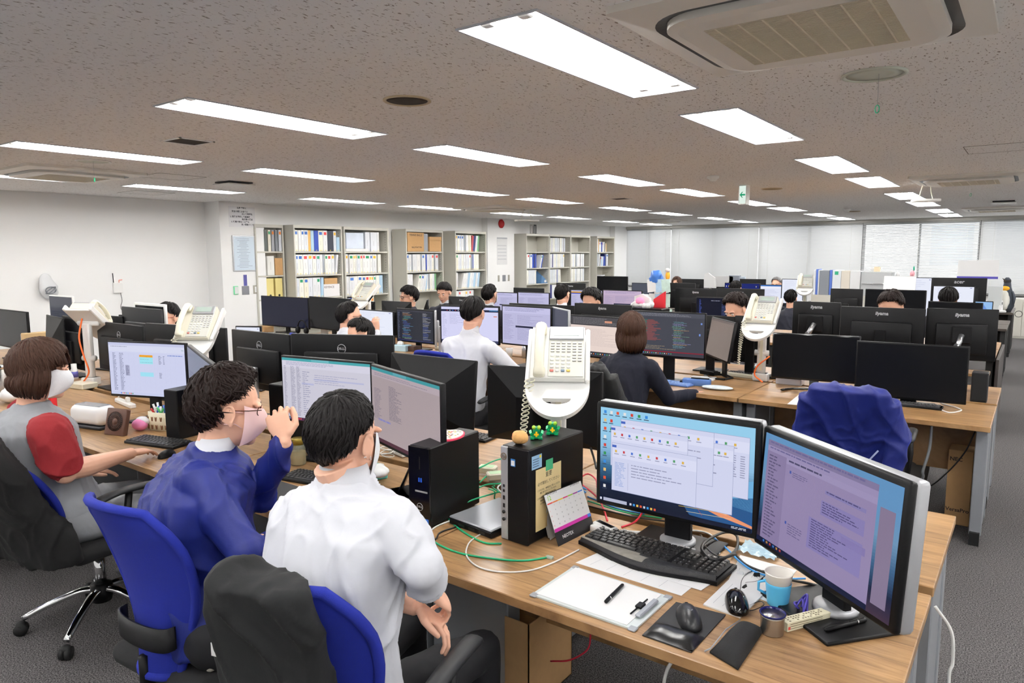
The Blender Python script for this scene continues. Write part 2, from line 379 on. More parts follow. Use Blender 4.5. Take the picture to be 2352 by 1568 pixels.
for y0,d,x1,n,lb,fl,tp in rows:
    for k in range(n): desk(x1-1.4*k,y0,1.4,d,'oak desk with grey legs, %s, %s'%(pos[k],lb),tp,None,'oak office desks',True,fl)
DKT=mat('dark_desk_top',rgb(70,62,56),.4); DKF=mat('dark_desk_frame',rgb(28,27,27),.5)
for y0,lb,fl in((7.75,'front of third island',False),(8.47,'rear of third island',True),(10.8,'front of fourth island',False),(11.52,'rear of fourth island',True),(13.75,'front of last island',False),(14.47,'rear of last island',True)):
    for k in range(6): desk(-.25-1.2*k,y0,1.2,.7,'desk with black frame, %s, %s'%(pos[k],lb),DKT if y0>10 else WOOD,DKF,'dark framed desks farther back',y0>9,fl)
t=thing('side_panel','dark brown end panel closing the third desk island','panel',(-.245,7.78,0)); nb(mat('dark_laminate',rgb(58,52,50),.4)).rbox(0,.025,0,1.38,0,.7,.002).build('board',t)
# ---------------------------------------------------------------- shelving
LV=[.0,.345,.69,1.04,1.385,1.733,2.1]
def shelf(y0,w,label,x=-8.78,dp=.34,h=2.12):
    t=thing('steel_bookshelf',label,'bookshelf',(x-dp,y0,0),0,'grey steel bookshelves along the wall')
    b=nb(SHELFM); b.box(0,dp,0,.022,0,h); b.build('side_panel',t); b=nb(SHELFM); b.box(0,dp,w-.022,w,0,h); b.m(DARK)
    for k in range(44): b.box(dp-.06,dp-.052,w-.0235,w-.022,.2+k*.042,.212+k*.042)
    b.build('side_panel',t)
    nb(SHELFM).box(0,.008,.022,w-.022,0,h).build('back_panel',t)
    nb(SHELFM).box(.008,dp,.022,w-.022,h-.045,h).build('top_panel',t)
    for z in LV[:-1]:
        nb(SHELFM).box(.008,dp-.012,.022,w-.022,z+(.06 if z==0 else 0)-.022,z+(.06 if z==0 else 0)).build('shelf_board',t)
    return t
SH={'A':(6.51,.9),'B':(7.45,.95),'C':(8.81,.95),'D':(10.1,.93),'E':(12.4,.89),'F':(13.3,.89),'G':(14.2,.89),'H':(15.42,.9)}
lbl={'A':'grey steel bookshelf beside the notice pillar, full of white binders','B':'grey steel bookshelf holding a blue printed box on its top shelf','C':'grey steel bookshelf with two cardboard boxes on top shelf','D':'grey steel bookshelf left of the fire bell pillar','E':'steel bookshelf with an empty top bay right of the bell pillar','F':'steel bookshelf with white files on every bay, between two half empty ones','G':'steel bookshelf with empty top bay, third past the bell pillar','H':'steel bookshelf of thin books next to the far pillar'}
for k,(y,w_) in SH.items(): shelf(y,w_,lbl[k])
shelf(6.0,.48,'narrow steel shelf half hidden behind the notice pillar',-8.98,.16)
WB=[rgb(236,236,234),rgb(228,230,232),rgb(240,238,228),rgb(222,226,232)]
SP=dict(b=rgb(60,110,190),r=rgb(220,70,70),y=rgb(240,190,50),g=rgb(40,150,100),o=rgb(230,130,40))
YL=rgb(250,220,40); random.seed(7)
def binder(y,x,z,w,h,col,spot=None,lean=0.,lb='',dp=.25,ytag=True,grp='files on the wall shelves',nm='ring_binder'):
    t=thing(nm,lb,'binder',(x,y,z),0,grp); M=RX(-lean) if lean>=0 else RX(-lean)
    if lean: 
        M=T3(0,w*math.cos(lean) if lean<0 else 0,0)@RX(-lean)@T3(0,-w if lean<0 else 0,0)
    nb(flat(col,.5),M).rbox(-dp,0,.0015,w-.0015,.001,h,.002).build('cover',t)
    if spot:
        nb(flat(SP[spot]),M).box(-.001,.0008,w*.2,w*.8,h-.065,h-.022).build('colour_sticker',t)
    if ytag: nb(flat(YL),M).box(-.001,.0008,w*.4,w*.4+.012,.008,.022).build('index_tag',t)
    if w>.03 and col[0]>.5:
        g=nb(flat(rgb(150,152,156)),M)
        for q in range(int(rnd(5,11))): g.box(-.001,.0006,w*.45,w*.45+.006,h*.3+q*.013,h*.3+q*.013+.007)
        g.build('spine_text',t)
    return t
ordn=['first','second','third','fourth','fifth','sixth','seventh','eighth','ninth','tenth','eleventh','twelfth','thirteenth','fourteenth','fifteenth','sixteenth']
def fill(unit,lv,items,y_off=.03,maxh=None):
    y0,w_=SH[unit]; y=y0+y_off; hh=(LV[lv+1]-LV[lv])-.045; n=0
    sn={'A':'first bookshelf','B':'second bookshelf','C':'third bookshelf','D':'fourth bookshelf','E':'fifth bookshelf','F':'sixth bookshelf','G':'seventh bookshelf','H':'last bookshelf'}[unit]
    ln={5:'top shelf',4:'second shelf down',3:'third shelf down',2:'fourth shelf down'}[lv]
    for it in items:
        c,wd_,sp=it[0],it[1],it[2] if len(it)>2 else None
        ln_=it[3] if len(it)>3 else 0; hs=it[4] if len(it)>4 else 1.
        if c is None: y+=wd_; continue
        if y+wd_>y0+w_-.03: break
        cn={'w':'white','b':'blue','d':'dark grey','g':'green','r':'red','y':'tan','l':'light blue','c':'cream','s':'grey','n':'navy','k':'black'}[c]
        cc={'w':random.choice(WB),'b':rgb(40,72,170),'d':rgb(50,56,70),'g':rgb(110,170,120),'r':rgb(176,70,76),'y':rgb(222,176,96),'l':rgb(170,200,222),'c':rgb(236,232,212),'s':rgb(150,156,164),'n':rgb(34,44,110),'k':rgb(40,40,44)}[c]
        sd=(', %s sticker'%{'b':'blue','r':'red','y':'yellow','g':'green','o':'orange'}[sp]) if sp else ''
        nm='ring_binder' if wd_>.028 else 'thin_file'
        binder(y,-8.79-rnd(0,.012),LV[lv]+.001,wd_,min(hh,.315)*hs*rnd(.985,1),cc,sp,ln_,'%s %s, %s from left%s, %s, %s'%(cn,'binder' if wd_>.028 else 'file',ordn[min(n,15)],sd,ln,sn),nm=nm,ytag=wd_>.02 and unit in 'ABCD')
        y+=wd_+(abs(math.sin(ln_))*.0 if ln_ else 0); n+=1
W='w'
fill('A',5,[(W,.06,'b'),(W,.05),(W,.05,'b'),(W,.075,'b'),('y',.05),('l',.06),('b',.08),('c',.09,'b'),(W,.08,'r'),('d',.12),(W,.055,'y'),('l',.06,None,0,.7)])
fill('A',4,[(W,.04,'b'),(W,.09,'b'),(W,.09,'r'),(W,.08,'y'),(W,.07,'r'),(W,.07,'g'),(W,.045),('s',.045),(W,.055,'g'),(W,.07,'r'),(W,.06,'y'),(None,.01),(W,.04,None,.12)])
fill('A',3,[(W,.05),(W,.08,'g'),('c',.08,'b'),(W,.08),(W,.075),(W,.07,'g'),('l',.05,None,.05)])
fill('B',5,[(None,.42),(W,.1),(None,.01),(W,.14),(W,.05)])
fill('B',4,[(W,.05,'y'),(None,.03),(W,.08,'g'),(W,.045,'y'),(W,.03,'y'),(W,.07,'g'),(W,.05,'r'),(W,.05,'r'),(W,.11,'g'),(W,.05,'b'),(W,.09,'y'),(None,.03),(W,.07)])
fill('B',3,[(W,.06),(W,.11,'b'),(W,.07),(W,.09,'b'),(W,.07,'b'),(W,.08,'r'),(W,.05,'y'),(W,.05,'y'),(W,.05,'g'),(W,.07),('l',.08)])
fill('B',2,[(W,.06,'y'),('b',.05),(W,.06,'r'),(W,.1),(W,.08),(W,.08),(W,.07,'b'),('c',.08,'o')])
fill('C',5,[(None,.43),('s',.11)])
fill('C',4,[(W,.05,'b'),(W,.06),('s',.03),(W,.1),(W,.09),('s',.04),(W,.07,'b'),(W,.03),('b',.03),(W,.08),(W,.05),(W,.06,'r'),('s',.03),(W,.08,'r')])
fill('C',3,[(W,.07),(W,.07),(None,.1),(W,.06,'g',.22),(W,.07,'b',.22),(W,.07,None,.2),('l',.04,None,.12),(W,.05),('s',.04),(W,.07),(W,.06),('g',.04)])
fill('D',5,[(W,.05,'y'),(W,.06,'b'),(W,.05,'b'),(W,.07,'b'),('s',.06),(W,.05),(W,.05),('c',.06),('r',.05,None,.12),('n',.06,None,.14),(W,.06,None,.14),('g',.06,None,.1)])
fill('D',4,[('c',.06,'g')]+[(W,.055)]*6+[(W,.05,'r'),('s',.05),('b',.025),(W,.06),(W,.055),(W,.05)])
fill('D',3,[(W,.05),(None,.1)]+[(W,.055,None,.26),(W,.06,None,.26)]+[(q,.058,None,.16) for q in 'wlwwlwl'])
fill('D',2,[(W,.06),(W,.07,'r'),(W,.07),(W,.06),(W,.06,'y'),(W,.06),(W,.06,'r'),(W,.07)])
fill('E',4,[(W,.04),(W,.07,'r'),('s',.03),(W,.08,'b'),('b',.06),('n',.05),('b',.05),(None,.1),(W,.05,'g',.3),('b',.05,None,.3)])
fill('E',3,[(W,.08),(W,.09),(W,.07),(W,.08),(W,.05)])
fill('F',5,[('b',.02),(W,.05),('b',.02)]+[(W,.06)]*5+[('s',.02),(W,.08),(W,.08),('k',.015),(W,.06)])
fill('F',4,[(W,.05),(W,.05),('n',.03)]+[(W,.06)]*7+[(W,.05,'y')])
fill('F',3,[(W,.05)]*6+[('b',.02),(W,.05),(W,.05),(W,.06,None,-.08)])
fill('F',2,[('n',.09),(W,.09),(W,.08),(W,.06)])
fill('G',4,[(W,.07),(W,.07),(W,.06),('s',.06),(W,.08),(W,.08),('k',.01),(W,.08),(W,.08)])
fill('G',3,[(W,.06)]*4+[('s',.02),(W,.08),(W,.08),('s',.03),(W,.09),(W,.06)])
fill('G',2,[('n',.12),(W,.06,'g'),('r',.03),(W,.06),('b',.03),(W,.07),('l',.06)])
fill('H',5,[(W,.06),('y',.04,None,0,1.),(W,.04,'r',0,.8),(W,.03,None,0,.75),(W,.04,'b',0,.8),('b',.02,None,0,.8),('b',.03,None,0,.78),(W,.03,'r',0,.78),('l',.03,None,0,.76),(W,.05,None,0,.8),('k',.04,None,0,.75),('y',.02,None,0,.7),('c',.04,None,0,.7),('y',.02,None,0,.65)])
fill('H',4,[('s',.07),(W,.06,None,.08),('k',.03,None,.08),(W,.06,'r',0,.8),('l',.05,None,0,.8),(W,.06,None,.06,.8),('b',.05,None,.05,.8),('n',.06),(None,.05),(W,.08,'b')])
# boxes on the shelves
def carton(x,y,z,dx,dy,dz,label,lines=(),lid=False,rz=0,m=None,name='cardboard_box',face='x'):
    t=thing(name,label,'box',(x,y,z),rz); nb(m or CARD).rbox(0,dx,0,dy,0,dz,.003).build('box_body',t)
    if lid: nb(m or CARD).rbox(-.006,dx+.006,-.006,dy+.006,dz*.74,dz+.004,.003).build('lid',t)
    for st,sz,u,v,c in lines:
        M=(T3(dx+.001,u*dy,v*dz)@RZ(PI/2)@RX(PI/2)) if face=='x' else (T3(u*dx,-.001,v*dz)@RX(PI/2))
        nb(flat(c)).text(st,sz,M,bold=.0008).build('printed_text',t)
    return t
DKI=rgb(60,48,40)
carton(-9.05,8.85,LV[5]+.001,.27,.41,.33,'cardboard box printed with tennis ball wording on shelf',[('TENNIS BALLS',.05,.5,.86,DKI),('BALLPOINT PEN',.035,.55,.22,DKI)])
carton(-9.05,9.4,LV[5]+.001,.27,.31,.26,'lidded cardboard box at the right of the third bookshelf',[],True)
t=carton(-9.05,7.5,LV[5]+.045,.26,.36,.25,'white box with blue print on the second bookshelf',[],m=mat('bluebox',rgb(214,224,240),.5,var=.12,vs=9))
carton(-9.08,7.49,LV[5]+.001,.29,.47,.043,'flat white box with red edge under the blue printed box',[],m=flat(rgb(238,236,236)))
carton(-9.06,7.03,LV[3]+.001,.27,.31,.19,'white box lettered KEYENCE on the first bookshelf',[('KEYENCE',.045,.34,.76,rgb(120,110,112))],m=flat(rgb(236,234,234)))
carton(-9.04,7.05,LV[3]+.192,.25,.25,.09,'small cardboard box on top of the white lettered box')
for k,yy in enumerate((6.17,6.32)):
    t=thing('magazine_file','%s yellow cardboard file box behind the pillar'%('left' if k==0 else 'right'),'file box',(-9.12,yy,LV[3]-.03+.001+.03),0,'yellow file boxes'); nb(flat(rgb(228,212,140))).rbox(0,.12,0,.12,0,.3,.002).build('box_body',t); nb(DARK).cyl((.12,.06,.05),(.1215,.06,.05),.017,14).build('finger_hole',t)
for k in range(5): binder(6.16+k*.06,-8.99,LV[5]+.001,.05,.31,[rgb(90,96,92),rgb(226,222,204),rgb(150,152,156),rgb(120,124,128),rgb(200,204,210)][k],[None,'g','o',None,'o'][k],0,'%s narrow shelf binder behind the pillar, top bay, %s'%(['green grey','cream','grey','dark grey','pale grey'][k],ordn[k]),dp=.1,ytag=False)
carton(-9.12,6.33,LV[4]+.001,.12,.13,.25,'brown cardboard file behind the pillar, middle bay'); binder(6.19,-8.99,LV[4]+.001,.12,.28,rgb(236,236,230),None,0,'white paper stack standing behind the pillar, middle bay',dp=.1,ytag=False)
# blue angled file box, books lying, bookend on top
t=thing('magazine_file','slate blue open file box on the fifth bookshelf','file box',(-9.0,12.98,LV[3]+.001)); nb(mat('slate_blue_card',rgb(78,118,160),.6)).add([(0,0,0),(.21,0,0),(.21,.26,0),(0,.26,0),(0,0,.25),(.21,.02,.18),(.21,.16,.1),(0,.14,.27)],[(0,3,2,1),(0,1,5,4),(1,2,6,5),(2,3,7,6),(3,0,4,7),(4,5,6,7)]).build('box_body',t); nb(PAPER).box(.2105,.2125,.12,.2,.02,.07).build('label_sticker',t)
for k in range(4):
    solo('thin_book',nb(flat([rgb(60,70,120),rgb(236,236,236),rgb(190,150,110),rgb(230,232,236)][k])).rbox(-.1,.1,0,.26,0,.016,.002,M=RX(.04*k)),'%s book leaning in a low pile on the last bookshelf'%['navy','white bottom','tan','white top'][k],'book',(-8.92,15.5+k*.05,LV[3]+.01+k*.02),0,'books lying on the last bookshelf')
for q,(yy,c,l) in enumerate(((12.62,rgb(150,146,140),'grey'),(12.75,rgb(24,24,26),'black'))):
    t=thing('bookend','%s metal bookend on top of the fifth bookshelf'%l,'bookend',(-8.9,yy,2.12)); b=nb(flat(c,.5)); b.box(0,.12,0,.1,0,.004); b.add([(.06,0,0),(.06,.03,0),(.06,.03,.17),(.06,.0,.2),(.06,.1,.2),(.06,.07,.17),(.06,.07,0),(.06,.1,0),(.07,0,0),(.07,.03,0),(.07,.03,.17),(.07,0,.2),(.07,.1,.2),(.07,.07,.17),(.07,.07,0),(.07,.1,0)],[(0,1,2,3),(3,2,5,4),(4,5,6,7),(8,11,10,9),(11,12,13,10),(12,15,14,13),(0,3,11,8),(3,4,12,11),(4,7,15,12),(1,9,10,2),(5,13,14,6),(2,10,13,5)]); b.build('plate',t)
t=thing('recycled_paper_band','','x',(0,0,0)); bpy.data.objects.remove(t)
# ---------------------------------------------------------------- things on ceiling and walls
def cassette(x,y,label):
    t=thing('air_conditioner',label,'air conditioner',(x,y,CZ),0,'ceiling cassette air conditioners')
    pm=mat('ac_panel',rgb(226,222,214),.4)
    def ro(h,r,n=8):
        o=[]
        for q,(sx,sy) in enumerate(((1,1),(-1,1),(-1,-1),(1,-1))):
            for i in range(n+1): a=PI/2*(q+i/n); o.append((sx*(h-r)+r*math.cos(a),sy*(h-r)+r*math.sin(a)))
        return o
    def ring(b,o,i_,z0,z1):
        n=len(o); b.add([(p[0],p[1],z0) for p in o]+[(p[0],p[1],z1) for p in i_],[(k,(k+1)%n,n+(k+1)%n,n+k) for k in range(n)],False)
    A=ro(.475,.02);B=ro(.40,.16);C_=ro(.365,.13);D=ro(.33,.09)
    b=nb(pm); ring(b,A,A,-.0,-.022); ring(b,A,B,-.022,-.035); b.build('frame_panel',t,fix=False)
    b=nb(DARK); ring(b,B,C_,-.035,-.028); ring(b,B,B,-.035,.02); b.build('air_slot',t,fix=False)
    b=nb(pm); ring(b,C_,C_,-.028,-.05); ring(b,C_,D,-.05,-.056); 
    n=len(D); b.add([(p[0],p[1],-.056) for p in D]+[(x_,y_,-.056) for x_,y_ in ro(.25,.004)],[(k,(k+1)%n,n+(k+1)%n,n+k) for k in range(n)]); b.build('inner_panel',t,fix=False)
    b=nb(RUB); b.box(-.25,.25,-.25,.25,-.035,-.03); b.build('grille_back',t)
    b=nb(mat('ac_grille',rgb(222,212,190),.5))
    for k in range(46): xx=-.25+.5*(k+.5)/46; b.box(-.25,.25,xx-.0019,xx+.0019,-.057,-.042)
    for k in range(7): yy=-.25+.5*(k+.5)/7; b.box(yy-.003,yy+.003,-.25,.25,-.0575,-.05)
    b.build('grille',t); return t
cassette(-.63,2.44,'large beige ceiling cassette air conditioner at top right, nearest')
cassette(-.6,8.4,'ceiling cassette air conditioner right side, second from camera'); cassette(-.6,14.35,'ceiling cassette air conditioner near the windows, right side')
cassette(-6.95,2.8,'ceiling cassette air conditioner at the left edge'); cassette(-6.95,8.95,'ceiling cassette air conditioner above the bookshelves'); cassette(-6.7,14.45,'ceiling cassette air conditioner far left near the windows')
def disc(x,y,r,rim,face,label,name='ceiling_speaker',cord=False):
    t=thing(name,label,name.replace('_',' '),(x,y,CZ)); nb(rim).lathe([(r,0),(r,-.006),(r*.93,-.009),(r*.86,-.004),(r*.86,0)],36).build('rim',t)
    nb(face).lathe([(r*.86,-.003),(r*.5,-.0035),(0,-.004)],36).build('face',t)
    if cord:
        nb(SIL).cyl((.02,-.01,0),(.02,-.01,-.13),.0009,5).build('pull_cord',t)
        b=nb(mat('green_tag',rgb(40,180,130),.5)); b.tube([(.02+.008*math.cos(a/12*2*PI),-.01,-.145+.016*math.sin(a/12*2*PI)) for a in range(13)],.0022,5); b.build('pull_ring',t)
    return t
spk=mat('speaker_cloth',rgb(58,50,42),.9); pale=mat('pale_green_plastic',rgb(206,212,200),.5); beige=mat('beige_rim',rgb(196,180,150),.5)
disc(-2.493,2.53,.115,beige,spk,'round brown ceiling speaker between the near lights'); disc(-2.5,8.38,.115,beige,mat('tan_cloth',rgb(160,140,112),.9),'round tan ceiling speaker beyond the exit sign'); disc(-2.67,13.74,.115,beige,spk,'small round ceiling speaker near the windows')
disc(-.6,3.35,.125,pale,pale,'round smoke exhaust cover with green pull ring, right of picture','ceiling_cover',True); disc(-6.0,2.61,.125,WHP,pale,'round ceiling cover with green pull ring by the left cassette','ceiling_cover',True); disc(-.62,8.75,.125,WHP,pale,'round ceiling cover with green pull ring beyond the second cassette','ceiling_cover',True)
def vent(x,y,w,d,label,name='ceiling_vent'):
    t=thing(name,label,'vent',(x,y,CZ)); b=nb(WHP)
    for a in((-w,w,-d,-d+.015),(-w,w,d-.015,d),(-w,-w+.015,-d,d),(w-.015,w,-d,d)): b.box(*a,-.006,0)
    b.build('frame',t); nb(spk).box(-w+.015,w-.015,-d+.015,d-.015,-.003,0).build('grille',t)
vent(-4.49,2.54,.12,.12,'small square dark ceiling grille left of centre'); vent(-4.54,8.58,.12,.12,'small square ceiling grille above the far desks')
def louver(x,y,label):
    t=thing('ceiling_diffuser',label,'diffuser',(x,y,CZ)); nb(DARK).box(-.13,.13,-.13,.13,-.012,0).build('opening',t); nb(WHP).rbox(-.15,.15,-.15,.15,-.034,-.022,.006).build('cover_plate',t)
louver(-6.6,4.2,'square ceiling diffuser with hanging plate, left side'); louver(-.45,12.5,'square ceiling diffuser near the far right cassette')
for x,y,l in((-6.6,3.55,'beside the left cassette'),(-8.47,4.25,'near the left wall'),(-.25,6.2,'right side of the room')):
    t=thing('ceiling_hatch','square flush ceiling access hatch %s'%l,'hatch',(x,y,CZ)); b=nb(mat('hatch_gap',rgb(120,112,104),.8))
    for a in((-.225,.225,-.227,-.223),(-.225,.225,.223,.227),(-.227,-.223,-.225,.225),(.223,.227,-.225,.225)): b.box(*a,-.002,-.0005)
    b.build('seam',t); nb(CEIL).box(-.22,.22,-.22,.22,-.0015,-.0003).build('lid',t)
for x,y,l in((-2.547,6.683,'before the exit sign'),(-2.6,12.9,'near the windows')):
    t=thing('smoke_detector','white round smoke detector %s'%l,'smoke detector',(x,y,CZ)); nb(WHP).lathe([(.055,0),(.055,-.02),(.04,-.028),(.03,-.05),(.0,-.052)],24).build('base',t); nb(DARK).lathe([(.036,-.03),(.033,-.042)],24).build('vent_ring',t,fix=False)
t=thing('exit_sign','white emergency exit sign with green arrow hanging from ceiling','exit sign',(-2.6,7.78,CZ),R(0)); nb(WHP).rbox(-.055,.03,-.06,.06,-.21,0,.004).build('housing',t)
nb(em(rgb(225,240,230),1.)).box(-.045,.025,-.0615,-.06,-.2,-.012).build('face',t); b=nb(em(rgb(20,160,110),.9)); b.box(-.025,.02,-.0628,-.0618,-.115,-.098); b.add([(-.04,-.0628,-.106),(-.015,-.0628,-.075),(-.005,-.0628,-.075),(-.025,-.0628,-.106),(-.005,-.0628,-.137),(-.015,-.0628,-.137)],[(0,1,2,3),(0,3,4,5)]); b.build('arrow',t)
def hang(x,y,label,rz,L):
    t=thing('wireless_antenna',label,'antenna',(x,y,CZ),rz); nb(WHP).rbox(-L,L,-.07,.07,-.2,-.17,.01,2).build('housing',t); b=nb(CRM)
    for s in(-.5,.5): b.tube(spline([(s*L,0,-.17),(s*L*.8,.02,-.1),(s*L*.5,0,0)]),.005,6)
    b.build('hanging_bracket',t)
hang(-1.0,8.75,'white tilted wireless unit hanging beside the second right cassette',R(20),.13); hang(-6.75,9.55,'long white antenna bar hanging above the bookshelves',R(60),.2)
# left wall and pillar
def wallthing(name,label,cat,y0,y1,z0,z1,X,m,dp=.01,r=.002):
    t=thing(name,label,cat,(X,(y0+y1)/2,z0)); h=(y1-y0)/2; nb(m).rbox(0,dp,-h,h,0,z1-z0,r).build('plate',t); return t,h,z1-z0
XP=-9.0
t,h,z=wallthing('laminated_notice','glossy laminated safety notice high on the left pillar','notice',5.62,6.03,2.07,2.35,XP,mat('laminate_sheet',rgb(236,236,238),.08),.002)
for k,(s,u,v) in enumerate((('社是 愛知と','0',.93),('安全の確保は全てに','-',.76),('おいて最優先','+',.64),('2. 危険を予知して無事故','-',.5),('無災害の達成','+',.38),('3. 現場で明るく公平な','-',.25),('良い環境づくり','+',.12))):
    nb(flat(rgb(50,52,60))).text(s,.028,T3(.003,{'0':0,'-':-.03,'+':.08}[u],v*z)@RZ(PI/2)@RX(PI/2),bold=.0008).build('printed_text',t)
t,h,z=wallthing('framed_certificate','pale blue certificate in a silver frame on the left pillar','certificate',5.65,6.0,1.455,1.955,XP,ALU,.012)
nb(mat('cert_paper',rgb(206,220,232),.3)).box(.012,.0135,-h+.015,h-.015,.015,z-.015).build('sheet',t)
b=nb(flat(rgb(120,130,150)))
for k in range(20):
    q=rnd(.3,.75)*h; b.box(.0136,.0145,-q,q*rnd(.6,1),z-.05-k*.021,z-.046-k*.021)
b.build('printed_text',t)
wallthing('printed_strip','narrow purple and green floral strip above a switch plate','poster',5.8,5.855,1.249,1.405,XP,mat('floral',rgb(80,80,150),.5,var=.6,vs=60),.002)
t,h,z=wallthing('card_holder','green edged white card holder on the left pillar','card holder',5.635,5.705,1.133,1.252,XP,mat('green_clear',rgb(120,214,160),.3),.012); nb(PAPER).box(.012,.014,-h+.015,h-.004,.01,z-.01).build('card',t)
wallthing('blank_plate','square grey blank switch plate on the left pillar','plate',5.766,5.88,1.124,1.246,XP,mat('plate_grey',rgb(140,142,148),.35,metal=.4),.006)
t,h,z=wallthing('light_switch','tall metal light switch plate on the left pillar','light switch',5.946,6.016,1.131,1.252,XP,mat('plate_nickel',rgb(176,172,160),.3,metal=.5),.006); nb(WHP).rbox(.006,.012,-.014,.014,.02,z-.02,.002).build('rocker',t)
t=thing('fire_bell','round red fire alarm bell on the second pillar','fire bell',(-9.0,11.8,2.31)); nb(mat('alarm_red',rgb(190,30,34),.25)).lathe([(.09,0),(.09,.02),(.07,.04),(.03,.05),(0,.052)],28,M=RY(PI/2)).build('dome',t)
t,h,z=wallthing('wall_calendar','white paper calendar taped to the second pillar','calendar',11.66,12.01,1.47,2.03,-9.0,PAPER,.003); b=nb(flat(rgb(176,178,184))); b.box(.003,.0036,-h,h,z-.03,z)
for r_ in range(5):
    for c_ in range(7): b.box(.003,.0036,-h+.03+c_*.043,-h+.05+c_*.043,.1+r_*.07,.125+r_*.07)
b.build('printed_text',t)
for k,(y,l) in enumerate(((11.68,'left'),(11.84,'middle grey'),(12.03,'right'))): wallthing('light_switch','%s switch plate on the bell pillar'%l,'light switch',y,y+(.11 if k==1 else .06),1.12,1.25,-9.0,mat('plate_grey',rgb(140,142,148),.35,metal=.4) if k==1 else mat('plate_nickel',rgb(176,172,160),.3,metal=.5),.006)
t=thing('wall_intercom','small intercom box on the wall beside the bell pillar','intercom',(WX,11.22,1.5)); nb(SHELFM).rbox(0,.05,-.07,.07,0,.11,.004).build('box_body',t); nb(DARK).box(.05,.052,-.05,.05,.03,.06).build('display',t)
# wireless router on left wall, plastic bag with cable
XL=-9.36
t=thing('wifi_router','white wall router with black aerial and trailing lead','router',(XL,4.245,1.21)); nb(WHP).rbox(0,.035,-.055,.055,0,.13,.004).build('housing',t)
nb(BLK).cyl((.015,-.045,.13),(.015,-.05,.25),.005,8).build('aerial',t); b=nb(mat('orange_plastic',rgb(236,100,50),.5)); b.tube([(.015,.02,.13),(.015,.02,.16),(.015,.06,.165)],.004,6); b.build('connector',t)
nb(BLK).tube(spline([(.015,.03,0),(.02,.04,-.1),(.02,.02,-.2),(.03,.1,-.3)]),.003,6).build('power_lead',t)
# ---------------------------------------------------------------- screens and monitors
LIL=rgb(196,198,232)
class Scr:
    def __init__(s,w,h,M,g=1.): s.b=MB(M); s.w,s.h,s.g=w,h,g; s.L=0
    def r(s,u0,v0,u1,v1,c):
        s.b.m(em(tuple(x*s.g for x in c))); e=.0001*s.L; u0,u1=max(0,min(1,u0)),max(0,min(1,u1)); v0,v1=max(0,min(1,v0)),max(0,min(1,v1))
        x0,x1=(u0-.5)*s.w,(u1-.5)*s.w; z0,z1=(.5-v1)*s.h,(.5-v0)*s.h
        s.b.add([(x0,-e,z0),(x1,-e,z0),(x1,-e,z1),(x0,-e,z1)],[(0,1,2,3)]); return s
    def up(s): s.L+=1; return s
    def lines(s,u0,v0,u1,v1,n,c,t=.35,mn=.3,words=True):
        dv=(v1-v0)/n
        for i in range(n):
            L=rnd(mn,1); u=u0; ue=u0+(u1-u0)*L; v=v0+i*dv
            while u<ue:
                k=rnd(.01,.05) if words else ue-u; s.r(u,v,min(u+k,ue),v+dv*t,c); u+=k+.006
    def tri(s,pts,c):
        s.b.m(em(tuple(x*s.g for x in c))); e=.0001*s.L; s.b.add([((u-.5)*s.w,-e,(.5-v)*s.h) for u,v in pts],[tuple(range(len(pts)))])
def c_off(S): S.r(0,0,1,1,rgb(10,11,15))
def c_navy(S): S.r(0,0,1,1,rgb(26,28,48))
def c_white(S): S.r(0,0,1,1,rgb(232,236,250)).up(); S.lines(.1,.06,.8,.8,16,rgb(212,216,236)); S.r(.9,.03,.95,.05,rgb(120,120,180))
def c_brown(S): S.r(0,0,1,1,rgb(128,116,110)).up(); S.r(0,0,1,.06,rgb(108,98,96))
def c_grey(S): S.r(0,0,1,1,rgb(90,94,108)).up(); S.lines(.05,.4,.95,.9,9,rgb(70,72,92),.5)
def c_sheet(S):
    S.r(0,0,1,1,rgb(206,210,238)).up(); S.r(0,0,1,.05,rgb(196,200,230)).r(0,.05,1,.17,rgb(214,218,240)).r(0,.95,1,1,rgb(200,206,236)).r(.96,.1,.99,.12,rgb(40,130,90)).up()
    for k in range(28): S.r(.0,.2+k*.026,1,.2012+k*.026,rgb(186,190,222))
    for k in range(14): S.r(.06+k*.068,.2,.0608+k*.068,.93,rgb(190,194,224))
    S.up(); S.r(.41,.22,.585,.262,rgb(238,164,40)).r(.41,.262,.585,.39,rgb(160,228,240)).r(.41,.55,.585,.63,rgb(160,224,242)); S.r(.215,.43,.27,.63,rgb(170,172,200)).up()
    for x0,x1,y0,y1,n in((.05,.1,.2,.93,28),(.14,.2,.2,.93,28),(.22,.265,.43,.63,9),(.66,.7,.23,.4,7),(.72,.74,.23,.4,7),(.66,.7,.55,.66,5),(.03,.3,.07,.09,1),(.42,.58,.3,.31,1),(.42,.58,.36,.37,1)): S.lines(x0,y0,x1,y1,n,rgb(96,98,128),.35,.6)
    S.lines(.78,.21,.98,.23,1,rgb(90,120,200),.6,.9)
    for k in range(8): S.r(.13+k*.022,.962,.143+k*.022,.985,[rgb(60,110,210),rgb(230,150,40),rgb(200,60,60),rgb(60,150,90)][k%4])
